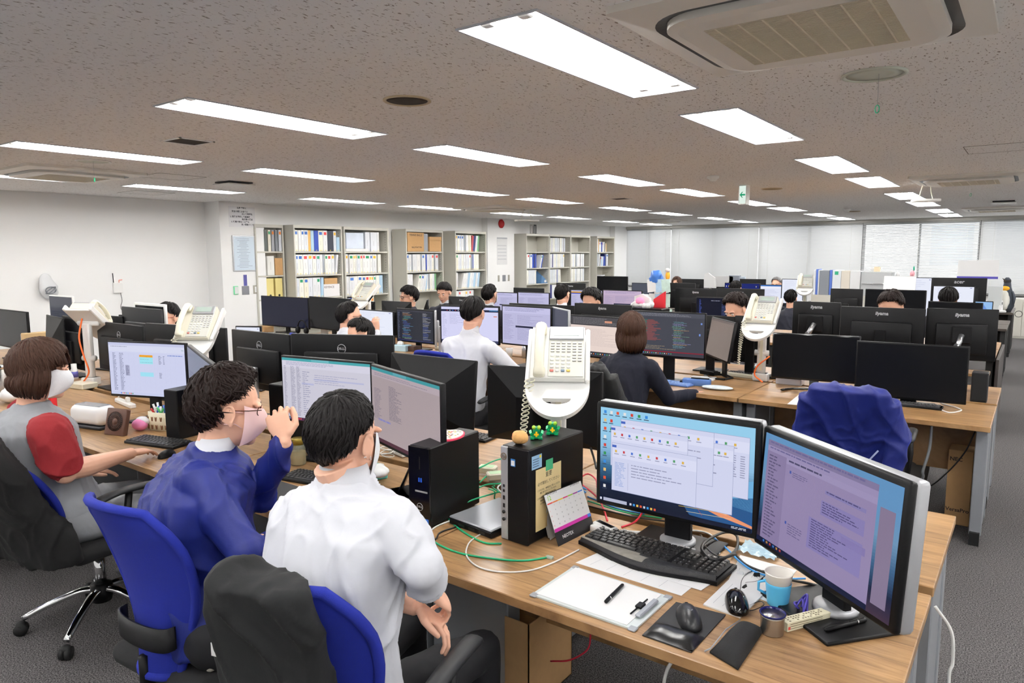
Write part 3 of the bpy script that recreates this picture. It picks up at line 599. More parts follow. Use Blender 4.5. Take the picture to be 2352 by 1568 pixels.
def c_list(S):
    S.r(0,0,1,1,rgb(204,202,216)).up(); S.r(0,0,1,.042,rgb(76,166,172)).r(.35,.0,.55,.035,rgb(130,196,206)).r(0,.95,1,1,rgb(84,50,78)).r(.0,.042,1,.15,rgb(212,210,226)).r(.22,.15,.221,.94,rgb(170,170,206)).r(.37,.3,.93,.325,rgb(184,186,216)).r(.23,.38,.37,.41,rgb(184,186,218)).up()
    for x0,x1 in((.02,.055),(.1,.16),(.17,.22)): S.lines(x0,.13,x1,.93,44,rgb(140,138,160),.4,.6)
    S.lines(.24,.2,.33,.92,22,rgb(150,150,176),.3,.3); S.lines(.38,.24,.9,.4,5,rgb(160,160,190),.25,.4); S.lines(.05,.06,.9,.12,3,rgb(150,150,180),.3,.5)
    for k in range(9): S.r(.02+k*.022,.962,.035+k*.022,.985,[rgb(200,80,90),rgb(220,210,220),rgb(90,150,180),rgb(220,60,80)][k%4])
def c_list2(S):
    S.r(0,0,1,1,rgb(168,154,158)).up(); S.r(0,0,1,.042,rgb(66,150,158)).r(.35,.0,.55,.035,rgb(110,170,184)).r(0,.95,1,1,rgb(76,44,60)).r(.0,.042,1,.12,rgb(178,164,172)).up()
    S.lines(.04,.28,.16,.7,26,rgb(116,108,126),.35,.5); S.lines(.28,.2,.48,.65,30,rgb(112,104,120),.4,.4); S.lines(.05,.07,.9,.11,2,rgb(130,120,140),.3,.5); S.lines(.1,.68,.3,.72,1,rgb(130,130,190),.6,.8)
def c_code(S,bg=rgb(52,54,62)):
    S.r(0,0,1,1,bg).up(); S.r(0,0,1,.05,rgb(66,66,76)).r(0,.96,1,1,rgb(50,54,90)).r(.08,.05,.12,.96,rgb(44,46,60)).up()
    cs=[rgb(110,170,210),rgb(200,150,110),rgb(120,190,140),rgb(190,190,200),rgb(90,110,190)]
    for i in range(30):
        v=.08+i*.029; S.lines(.02,v,.08,v+.02,1,rgb(120,126,160),.4); ind=random.choice([0,.02,.04,.06]); S.lines(.14+ind,v,.14+ind+rnd(.1,.34),v+.02,1,random.choice(cs),.38,.6)
        S.lines(.72,v,.95,v+.02,1,random.choice(cs[3:]),.4,.4)
def c_diff(S):
    S.r(0,0,1,1,rgb(70,72,82)).up(); S.r(0,0,1,.1,rgb(80,82,92)).r(0,.9,1,.925,rgb(136,40,56)).r(.62,.1,.622,.86,rgb(110,110,130)).r(0,.925,1,1,rgb(66,64,74)).up()
    for i in range(26):
        v=.17+i*.019; a=.14+rnd(-.01,.02); S.r(.06,v,.06+a,v+.013,rgb(52,118,104)); S.r(.06+a,v,.06+a+rnd(.08,.2),v+.013,rgb(136,78,78))
        S.lines(.56+rnd(0,.03),.2+i*.024,.6+rnd(.1,.25),.2+i*.024+.012,1,random.choice([rgb(110,160,170),rgb(200,160,110),rgb(120,170,140),rgb(150,150,200)]),.6,.7)
    S.lines(.05,.02,.9,.09,3,rgb(150,150,160),.3,.5); S.lines(.05,.78,.9,.88,3,rgb(170,150,120),.25,.4); S.r(.95,.2,.97,.24,rgb(120,150,220)); S.r(.93,.45,.95,.5,rgb(120,150,220))
    for k in range(16): S.r(.1+k*.03,.945,.112+k*.03,.965,[rgb(230,230,230),rgb(220,120,60),rgb(80,150,220),rgb(90,190,130)][k%4])
def c_beige(S):
    S.r(0,0,1,1,rgb(232,214,206)).up(); S.r(0,0,1,.22,rgb(76,74,78)).r(0,.88,1,1,rgb(62,60,66)).up(); S.r(.55,.08,.66,.13,rgb(220,150,120)); S.lines(.05,.03,.95,.2,5,rgb(150,146,150),.25,.5); S.lines(.15,.3,.85,.75,14,rgb(206,190,186),.3,.5)
    for k in range(16): S.r(.2+k*.035,.92,.212+k*.035,.95,[rgb(230,230,230),rgb(220,120,60),rgb(80,150,220),rgb(90,190,130)][k%4])
def c_web(S):
    S.r(0,0,1,1,rgb(214,214,246)).up(); S.r(0,.07,1,.13,rgb(36,40,66)).r(.85,.07,1,.1,rgb(80,150,210)).r(0,.93,1,1,rgb(60,66,100)).r(.92,.24,.98,.26,rgb(222,110,60)).r(.13,.22,.131,.9,rgb(180,180,214)).up()
    S.lines(.02,.2,.11,.85,20,rgb(170,172,206),.3,.4); S.lines(.15,.2,.4,.5,9,rgb(150,150,186),.2,.4)
    for k in range(12): S.r(.1+k*.05,.09,.115+k*.05,.11,[rgb(200,80,80),rgb(220,220,230),rgb(80,120,220)][k%3])
def c_docs(S,bg=rgb(190,188,222)):
    S.r(0,0,1,1,bg).up(); S.r(0,0,1,.16,tuple(x*1.1 for x in bg)).r(.28,.5,.76,.55,rgb(44,46,70)).r(.28,.18,.281,.93,rgb(150,150,190)).up()
    S.lines(.03,.22,.26,.9,22,rgb(140,138,176),.25,.4); S.lines(.32,.22,.9,.48,9,rgb(140,138,176),.25,.4); S.lines(.32,.58,.75,.9,10,rgb(130,130,170),.22,.4); S.lines(.05,.03,.9,.13,3,rgb(120,120,160),.3,.5)
def c_dark(S):
    S.r(0,0,1,1,rgb(20,22,40)).up(); S.lines(.05,.06,.1,.9,24,rgb(80,100,190),.4,.3); S.lines(.26,.08,.42,.1,1,rgb(200,204,230),.6,.9); S.lines(.45,.2,.75,.9,14,rgb(96,110,170),.3,.3); S.r(.2,.9,.22,.92,rgb(60,170,120))
def c_blue(S):
    S.r(0,0,1,1,rgb(24,36,110)).up(); S.tri([(.3,1),(.7,.3),(1,.5),(1,1)],rgb(46,80,190)); S.up()
    for k in range(6): S.r(.03,.1+k*.2,.05,.16+k*.2,rgb(210,220,240)); S.r(.1,.1+k*.2,.12,.16+k*.2,rgb(230,200,90)); S.r(.9,.1+k*.2,.92,.16+k*.2,rgb(220,210,160))
def c_doc(S): S.r(0,0,1,1,rgb(226,230,248)).up(); S.r(0,0,1,.05,rgb(60,120,200)).r(0,.05,1,.14,rgb(236,238,250)).up(); S.lines(.08,.2,.9,.9,20,rgb(180,184,214),.25,.4)
def c_sky(S): S.r(0,0,1,1,rgb(150,190,236)).up(); S.tri([(.2,.6),(.5,.2),(.8,.7)],rgb(110,150,220))
def grad(S,cols):
    n=len(cols)-1
    for k in range(40):
        t=k/40*n; i=int(t); f=t-i; S.r(0,k/40,1,(k+1)/40,tuple(a*(1-f)+b*f for a,b in zip(cols[i],cols[i+1])))
def c_desktop(S):
    grad(S,[rgb(150,205,235),rgb(150,205,235),rgb(140,190,225),rgb(60,110,150),rgb(20,34,60),rgb(12,20,40)]); S.up()
    S.tri([(.55,.8),(1,.66),(1,.99),(.62,.95)],rgb(40,86,140)); S.tri([(.62,.62),(1,.5),(1,.8),(.7,.74)],rgb(112,176,220)); S.up(); S.tri([(.66,.83),(.8,.84),(1,.93),(1,.955),(.8,.9)],rgb(232,150,110)); S.tri([(.7,.85),(.85,.865),(.85,.875)],rgb(250,190,140))
    for k,(a,b) in enumerate((((.55,.88),(.8,.86)),((.6,.92),(.88,.9)),((.66,.84),(.7,.93)))): S.tri([a,b,(b[0],b[1]+.004),(a[0],a[1]+.004)],[rgb(220,190,90),rgb(210,200,160),rgb(200,60,60)][k])
    S.up(); ic=[rgb(60,140,220),rgb(226,190,120),rgb(224,90,60),rgb(226,226,226),rgb(210,70,60),rgb(60,150,90)]
    for cx_ in range(2):
        for cy_ in range(10 if cx_==0 else 3): u,v=.025+cx_*.045,.03+cy_*.088; S.r(u,v,u+.018,v+.032,ic[(cx_*3+cy_)%6]); S.lines(u-.008,v+.04,u+.026,v+.052,1,rgb(60,70,90),.7,.8,False)
    for k in range(5): u=.115+k*.05; S.r(u,.03,u+.018,.06,ic[(k+2)%6]); S.lines(u-.008,.07,u+.026,.082,1,rgb(60,70,90),.7,.8,False)
    S.up(); wn=rgb(208,212,238)
    def win(u0,v0,u1,v1):
        S.r(u0-.002,v0-.003,u1+.002,v1+.004,rgb(150,156,190)); S.up(); S.r(u0,v0,u1,v1,wn); S.up(); S.r(u0,v0+.02,u0+.03,v0+.045,rgb(70,100,190)).r(u0,v0+.045,u1,v0+.15,rgb(218,221,244)); S.up()
        for k in range(9): S.r(u0+.02+k*(u1-u0)/10,v0+.07,u0+.034+k*(u1-u0)/10,v0+.095,[rgb(220,180,80),rgb(200,70,80),rgb(80,120,210),rgb(90,160,110)][k%4])
        for k in range(9): S.lines(u0+.015+k*(u1-u0)/10,v0+.108,u0+.05+k*(u1-u0)/10,v0+.12,1,rgb(140,142,170),.6,.7,False)
        S.r(u0+(u1-u0)*.2,v0+.19,u0+(u1-u0)*.2+.002,v1-.02,rgb(160,160,196)); S.lines(u0+.02,v0+.2,u0+(u1-u0)*.18,v1-.04,max(3,int((v1-v0)*34)),rgb(120,150,210),.3,.5); S.lines(u0+(u1-u0)*.24,v0+.2,u1-.06,v0+.2+(v1-v0)*.3,5,rgb(150,152,180),.3,.5); S.up()
    win(.42,.1,.97,.68); S.lines(.86,.28,.9,.5,10,rgb(150,152,180),.4,.8); S.lines(.92,.28,.95,.5,10,rgb(150,152,180),.4,.8); S.up()
    win(.5,.2,.88,.86); win(.15,.1,.76,.62); win(.08,.18,.6,.6); win(.09,.36,.66,.86)
    S.r(.0,.955,1,1,rgb(16,24,48)); S.up(); S.r(.03,.96,.2,.995,rgb(180,184,206)).r(.005,.965,.018,.99,rgb(220,224,240))
    for k in range(8): S.r(.22+k*.024,.965,.234+k*.024,.988,[rgb(200,204,220),rgb(60,150,220),rgb(230,190,90),rgb(220,90,60)][k%4])
    S.lines(.88,.965,.97,.99,2,rgb(200,204,220),.5,.9)
def c_chat(S):
    grad(S,[rgb(100,150,196),rgb(100,150,196),rgb(110,150,186),rgb(60,100,140),rgb(22,36,66),rgb(70,52,70)]); S.up()
    S.r(.88,.2,.97,.92,rgb(136,122,150)); S.up(); S.r(.03,.05,.86,.96,rgb(150,136,176)); S.up(); S.r(.03,.05,.86,.1,rgb(132,122,160)).r(.03,.1,.86,.15,rgb(156,144,184)).r(.03,.15,.2,.96,rgb(140,126,166)).r(.2,.15,.86,.2,rgb(160,148,188)); S.up()
    S.lines(.05,.06,.8,.09,1,rgb(110,104,150),.5,.9); S.lines(.05,.11,.7,.14,1,rgb(110,104,150),.4,.6); S.lines(.05,.18,.16,.93,26,rgb(92,84,120),.4,.4); S.lines(.22,.16,.5,.19,1,rgb(80,76,110),.5,.6)
    S.r(.52,.27,.8,.3,rgb(136,128,180)).r(.5,.36,.8,.48,rgb(138,128,182)).r(.42,.54,.8,.8,rgb(138,128,182)).r(.66,.56,.82,.62,rgb(134,122,176)); S.up()
    S.lines(.26,.25,.4,.3,3,rgb(104,96,138),.35,.5); S.lines(.53,.275,.78,.295,1,rgb(84,78,124),.5,.9); S.lines(.51,.37,.77,.47,5,rgb(84,78,124),.4,.4); S.lines(.44,.55,.72,.79,12,rgb(84,78,124),.4,.4); S.lines(.26,.7,.4,.8,5,rgb(104,96,138),.35,.5)
    S.r(0,.955,.86,1,rgb(24,30,60))
    for u,v in((.235,.245),(.235,.69)): S.r(u,v,u+.014,v+.024,rgb(70,90,170))
    for k in range(6): S.r(.06+k*.03,.965,.075+k*.03,.985,[rgb(70,130,210),rgb(220,160,80),rgb(200,80,70)][k%3])
LOGOM=mat('logo_silver',rgb(188,190,194),.35,metal=.4)
def ring_pts(r,n=28): return [(r*math.cos(2*PI*k/n),0,r*math.sin(2*PI*k/n)) for k in range(n+1)]
def monitor(x,y,yaw,w,h,zc,label,cat='monitor',away=False,content=c_off,style='thin',stand='post',logo=None,casing=None,desk=.72,group=None,g=1.,tilt=0.,bez=None,portrait=False,stem_h=None):
    """origin on the desk under the panel; panel faces local -Y (turned round when away)"""
    t=thing('computer_monitor',label,cat,(x,y,desk),yaw+(PI if away else 0),group)
    zc=zc-desk; M=T3(0,0,zc)@RX(-tilt); C_=casing or BLK
    d={'thin':.028,'thick':.055,'wedge':.05}[style]; bz=bez or {'thin':.009,'thick':.019,'wedge':.012}[style]; bb=max(bz,.014)
    b=nb(C_,M)
    if style=='thick':
        b.m(SIL).rbox(-w/2,w/2,.014,d,-h/2,h/2,.012,2); b.m(C_).rbox(-w/2+.002,w/2-.002,-.002,.02,-h/2+.002,h/2-.002,.008,2); b.rbox(-w*.3,w*.3,d-.005,d+.02,-h*.3,h*.3,.01,2)
    elif style=='wedge':
        b.rbox(-w/2,w/2,0,.014,-h/2,h/2,.005,2); v=[(-w/2+.004,.013,-h/2+.004),(w/2-.004,.013,-h/2+.004),(w/2-.004,.013,h/2-.004),(-w/2+.004,.013,h/2-.004),(-w*.2,.06,-h*.3),(w*.2,.06,-h*.3),(w*.2,.06,h*.12),(-w*.2,.06,h*.12)]
        b.add(v,[(0,1,5,4),(1,2,6,5),(2,3,7,6),(3,0,4,7),(4,5,6,7)])
    else:
        b.rbox(-w/2,w/2,0,.02,-h/2,h/2,.004,2); b.rbox(-w*.36,w*.36,.018,.045,-h*.38,h*.22,.01,2)
    b.build('casing',t)
    sw,sh=w-2*bz,h-bz-bb; S=Scr(sw,sh,M@T3(0,-.0025,(bb-bz)/2),g); content(S); S.b.build('screen',t,fix=False)
    if logo:
        by={'thin':.0203,'thick':d+.001,'wedge':.03}[style]
        if logo=='DELL':
            yy={'thin':.0208,'thick':d+.0215,'wedge':.06}[style]; q=nb(LOGOM,M@T3(0,yy,h*.27)); q.tube(ring_pts(.024),.0018,5); q.text('D',.0185,T3(.0155,.001,0)@RZ(PI)@RX(PI/2),bold=.0007); q.text('E',.0185,T3(.0045,.001,0)@RZ(PI)@RX(PI/2)@RZ(R(32)),bold=.0007); q.text('LL',.0185,T3(-.0115,.001,0)@RZ(PI)@RX(PI/2),bold=.0007); q.build('maker_logo',t)
        else:
            q=nb(LOGOM,M@T3(0,by,h*.38)); q.text(logo,.034 if logo!='acer' else .07,RZ(PI)@RX(PI/2),bold=.0012,shear=.15); q.build('maker_logo',t)
    if style=='wedge' and logo=='DELL': pass
    # stand
    sm={'thick':BLK,'thin':C_,'wedge':BLK}[style]; y0=d+.005
    if stand=='post':
        nb(sm).rbox(-.035,.035,.035,.06,.008,zc+.02,.004).build('stand_post',t); nb(sm).rbox(-.12,.12,-.06,.13,0,.012,.005).build('stand_base',t)
    elif stand=='disc':
        nb(BLK).rbox(-.045,.045,.05,.075,.02,zc+.03,.004).build('stand_post',t); nb(SIL).lathe([(.058,.008),(.058,.02),(.05,.026),(0,.026)],30,M=T3(0,.06,0)).build('swivel_ring',t); nb(BLK).rbox(-.14,.14,-.075,.15,0,.01,.004,2).build('stand_base',t)
    elif stand=='silver':
        nb(ALU).rbox(-.028,.028,.05,.075,.01,zc-.03,.006).build('stand_post',t); nb(BLK).rbox(-.13,.13,-.06,.14,0,.012,.004).build('stand_base',t)
    elif stand=='arc':
        nb(GLB).rbox(-.03,.03,.02,.045,.01,zc-h*.3,.004).build('stand_post',t); b=nb(GLB); b.tube([(.2*math.sin(a),-.13+.17*math.cos(a),.008) for a in [R(q) for q in range(-75,76,10)]],.014,8,flat=.5); b.build('stand_base',t)
    elif stand=='hex':
        nb(BLK).rbox(-.04,.04,.04,.055,.005,zc+.05,.003).build('stand_post',t); b=nb(BLK); b.tube([(.12*math.cos(a)*1.1,.0+.1*math.sin(a),.008) for a in [R(q) for q in range(0,361,60)]],.012,4,cap=False,smooth=False,flat=.6); b.build('stand_base',t)
    elif stand=='arm':
        b=nb(ALU); b.tube([(.0,.06,zc),(.03,.12,zc-.08)],.018,8); b.tube([(.03,.12,zc-.06),(.1,.16,.2)],.022,8,flat=.6); b.build('monitor_arm',t); nb(BLK).cyl((.1,.16,0),(.1,.16,.24),.018,12).build('clamp_post',t); nb(BLK).rbox(-.06,.06,.045,.06,zc-.06,zc+.06,.006).build('mount_plate',t)
    elif stand=='two':
        nb(C_).rbox(-.045,.045,.04,.055,.005,zc+.05,.003).build('stand_post',t); nb(C_).rbox(-.15,.15,-.09,.09,0,.008,.004).build('stand_base',t)
    return t
def wcol(P,yaw,trx,try_):
    d=ray(trx,try_); c,s=math.cos(yaw),math.sin(yaw); det=c*(-d.y)-s*(-d.x); tt=(P.x*d.y-P.y*d.x)/(-(c*d.y-s*d.x)) if abs(c*d.y-s*d.x)>1e-9 else 1
    return tt
def monpx(tl,trx,Y,yaw,h,label,away=False,**k):
    """image corners tl (x,y) and right column trx of a panel standing at depth Y of the room, turned by yaw degrees"""
    yaw=R(yaw); P=onY(tl[0],tl[1],Y); w=wcol(P,yaw,trx,tl[1]); w=max(.2,min(w,.95))
    cx=P.x+math.cos(yaw)*w/2; cy=Y+math.sin(yaw)*w/2
    return monitor(cx,cy,yaw,w,h,P.z-h/2,label,away=away,**k)
random.seed(11)
# nearest island, front row
monitor(-.891,2.06,0,.556,.361,1.0,'black bezel monitor full of open windows, directly behind the black keyboard',content=c_desktop,style='thick',stand='disc',g=1.0)
monitor(-.408,1.9,R(-39.2),.556,.361,.991,'lilac chat monitor angled at the right end of the front desk',content=c_chat,style='thick',stand='disc',tilt=R(3.5),g=.92)
monitor(-4.05,1.97,R(20),.55,.326,1.024,'spreadsheet monitor in front of the woman in the red sleeves',content=c_sheet,stand='post',style='thin')
monpx((430,791),513,1.98,-22,.32,'dim grey monitor just right of the spreadsheet screen',content=c_grey,stand='post',casing=BLK2)
monitor(-2.605,2.073,R(9.8),.54,.32,1.04,'monitor with teal title bar, left of the pinkish one, behind the white shirt man',content=c_list,style='thin',stand='post')
monpx((852,835),1013,2.0,-18,.33,'pinkish dim monitor with teal title bar beside the upright tower',content=c_list2,style='thin',stand='post')
# nearest island, rear row, seen from behind
monpx((227.6,736.6),331,2.42,0,.36,'black monitor back with round logo behind the spreadsheet screen, left one',away=True,logo='DELL',style='thin',stand='silver')
monpx((339,740.6),522,2.42,8,.36,'black monitor back behind the ivory phone on the left',away=True,style='thin',stand='silver')
monpx((538,755),669,2.42,0,.34,'black monitor back with round logo behind the blue jacket man, left of the wide one',away=True,logo='DELL',style='thin',stand='silver')
monpx((672,765),906,2.42,25,.34,'wide black monitor back with centred round logo behind the teal bar screen',away=True,logo='DELL',style='thin',stand='silver')
monpx((897,809),1093.5,2.48,2,.34,'tilted black faceted monitor back left of the big white phone',away=True,style='wedge',stand='post',tilt=R(-6))
monpx((1121.8,836),1387,2.5,12,.34,'black faceted monitor back directly behind the big white phone',away=True,style='wedge',stand='post')
monpx((109.8,722),147,2.44,-8,.42,'black glossy tower like monitor back bearing a five letter sticker',away=True,stand='post',style='wedge')
monpx((147,724),198,2.44,0,.42,'black monitor back between the sticker one and the white phone pole',away=True,stand='post')
monpx((-14,708),60,2.5,0,.36,'black switched off monitor at the far left edge',content=c_off,stand='post')
monpx((-60,744),19,1.9,-15,.34,'dim monitor cut by the left edge beside the steel flask',content=c_grey,stand='post',g=.6)
# middle island, front row (faces us)
monpx((1775,763.4),1979,5.1,8,.325,'switched off monitor on an arc stand, left of the big dark one, right side',content=c_off,stand='arc',casing=GLB)
monitor(-.60,5.02,R(4.5),.62,.358,.93,'large switched off monitor on a square stand at the right desk end',content=c_off,stand='two')
monpx((1451.3,712.2),1622.5,4.93,3,.345,'dark code monitor with green and red lines right of the navy sweater woman',content=c_diff,stand='two')
monpx((1308,722),1462,5.05,-4,.345,'beige page monitor left of the navy sweater woman',content=c_beige,stand='two')
monitor(-1.93,5.3,R(-50),.50,.31,1.02,'brownish dim monitor turned sideways on a hexagonal stand',content=c_brown,stand='hex',tilt=R(9))
monpx((1010.3,700),1147.6,4.75,15,.345,'lilac web page monitor in front of the seated white shirt man',content=c_web,stand='post',style='thin',bez=.014)
monpx((1152,699),1267.5,4.86,-3,.345,'purple document monitor right of the seated white shirt man',content=c_docs,stand='post',style='thin',bez=.014)
monpx((1267.5,704),1305.4,4.86,-38,.345,'dark angled monitor right of the purple document screen',content=c_grey,stand='post',g=.5,casing=SIL)
monpx((910,707),997,5.1,-2,.34,'dark code monitor left of the web page screen',content=c_code,stand='post',style='thin',bez=.014)
monpx((998,712),1011,5.1,-48,.34,'narrow angled monitor between code screen and web page screen',content=c_grey,stand='post',g=.8,casing=SIL)
monpx((820,709),903,5.0,-4,.35,'bright white monitor in front of the man with hand at his face',content=c_white,stand='post')
monpx((599,678.5),709.6,5.35,0,.38,'dark navy switched off monitor beside the notice pillar',content=c_navy,stand='post')
monpx((709.6,680),808,5.35,-6,.38,'black switched off curved monitor below the first bookshelf',content=c_off,stand='post')
# middle island, rear row (backs)
monpx((1823.5,691),1933,5.75,0,.33,'iiyama monitor back on a silver arm, left of three at the right',away=True,logo='iiyama',stand='arm')
monpx((1933,702.4),2128,5.72,0,.36,'iiyama monitor back with large lettering, middle of three at the right',away=True,logo='iiyama',stand='post')
monpx((2129,706.7),2294.5,5.78,12,.36,'iiyama monitor back at the aisle, right one of three',away=True,logo='iiyama',stand='arm')
monpx((1322,695),1453,5.8,0,.34,'iiyama monitor back above the beige page screen',away=True,logo='iiyama',stand='post')
monpx((1172,695),1321,5.85,0,.33,'plain black monitor back left of the one above the beige page',away=True,logo='iiyama',stand='post')
monpx((1591,722),1690,5.62,0,.37,'large dark monitor back behind the sideways brown screen, left one',away=True,stand='post')
monpx((1690,724),1771,5.62,0,.37,'large dark monitor back behind the tilted phone tray',away=True,stand='post')
monpx((824,690),862,5.9,-6,.33,'black faceted monitor back left of the man with thin glasses',away=True,style='wedge')
monpx((878,690),946,5.9,0,.34,'black faceted monitor back hiding the man with thin glasses',away=True,style='wedge')
monpx((985,686),1000,6.0,-50,.34,'narrow edge-on monitor beside the man in the navy suit',away=True,style='wedge')
monpx((1031.5,680),1098,6.4,6,.34,'small dark monitor back between navy suit man and dark haired man',away=True,style='wedge',logo='iiyama')
# third island
Y3=8.3
monpx((1131,670),1189,7.95,0,.34,'purple screen partly behind the dark suited man, left one',content=c_docs,desk=.72)
monpx((1189.5,670),1262,7.95,0,.34,'purple screen right of the dark suited man',content=c_docs)
monpx((1311,664.5),1384,7.95,0,.34,'purple screen with gold top line beyond the spiky hair',content=lambda S:(c_docs(S),S.up(),S.r(0,.05,.5,.1,rgb(220,160,40)),S.r(0,.1,.5,.14,rgb(50,70,180))))
monpx((1385,665),1475,7.95,0,.34,'pinkish purple screen behind the pink pompom',content=lambda S:c_docs(S,rgb(190,170,196)))
monpx((1181,660),1250.7,8.9,0,.33,'black monitor back above the purple screens',away=True)
monpx((1279,649),1346,8.9,0,.36,'black monitor back behind the short haired man',away=True,logo='iiyama')
monpx((1552,661),1648,8.7,0,.40,'iiyama monitor back above the dark code screen, left one',away=True,logo='iiyama')
monpx((1648,661),1757,8.7,0,.40,'iiyama monitor back above the dark code screen, right one',away=True,logo='iiyama')
monpx((1598.6,681),1735,7.95,0,.36,'wide dark screen with blue text behind the bowed man',content=c_dark,bez=.012)
monpx((1909,662),1983.5,8.75,0,.38,'black monitor back right of the upright files',away=True)
monpx((1987.7,663),2128.6,8.0,-6,.40,'large black switched off monitor behind the middle iiyama back',content=c_off)
monpx((2132,691),2258.6,7.98,-6,.34,'black switched off monitor peeking over the right iiyama back',content=c_off)
# fourth island and beyond
monpx((1371,633.6),1442,10.9,0,.40,'square black switched off monitor before the last bookshelf',content=c_off)
monpx((1451,649),1502,11.0,0,.36,'dim grey screen behind the white tissue holder',content=c_grey,g=.8)
monpx((1537,649),1598,11.6,0,.44,'tall black monitor back right of the clipped papers',away=True)
monpx((1664.5,649),1746,11.0,0,.36,'dark blue desktop screen with small icons',content=c_blue)
monpx((1746,653),1796,10.95,0,.36,'bright document screen with blue title bar',content=c_doc)
monpx((1796,640),1846,11.7,0,.40,'white screen left of the upright files',content=c_white)
monpx((2088.8,636.5),2142,11.0,-4,.56,'tall upright portrait screen left of the acer back',content=c_white,desk=.72)
monpx((2142,637),2268.4,11.7,0,.46,'large acer monitor back below the white desk calendar',away=True,logo='acer',stand='arm')
monpx((2143.5,655.6),2240,11.0,-2,.42,'bright white screen in front of the acer back',content=c_white)
monpx((2239,691),2281,10.9,0,.2,'small light blue tablet like screen at the aisle',content=c_sky,stand='two')
monpx((1982,636.5),2014,11.7,0,.42,'black monitor back below the small white calendar',away=True)
monpx((2014,636.5),2060,11.7,0,.42,'black monitor back left of the portrait screen',away=True)
monpx((1563.5,640),1617,13.95,0,.38,'black monitor back by the hanging white bag',away=True)
monpx((1700,640),1760,13.95,0,.38,'black monitor back near the grey haired man',away=True)
# far left, against the wall
monpx((112,677),165,2.72,0,.36,'white framed monitor with dark grey screen near the left wall',content=c_grey,g=.55,casing=WHP,desk=.72)
monpx((284,703),374,2.84,0,.42,'charcoal monitor back with small pink sticker by the left wall',away=True,casing=BLK2)
monpx((308,694),378,2.93,0,.4,'white framed monitor with dark screen behind the charcoal one',content=c_off,casing=WHP,bez=.02)
monpx((243,724),284,2.78,10,.3,'black monitor back edge beside the telephone pole on the left',away=True)
monpx((277,722),310,3.0,0,.3,'small black monitor back below the charcoal one',away=True)
monpx((540,748),591,2.85,25,.3,'laptop screen edge glowing pale blue left of the notice pillar',content=c_white,desk=.72)
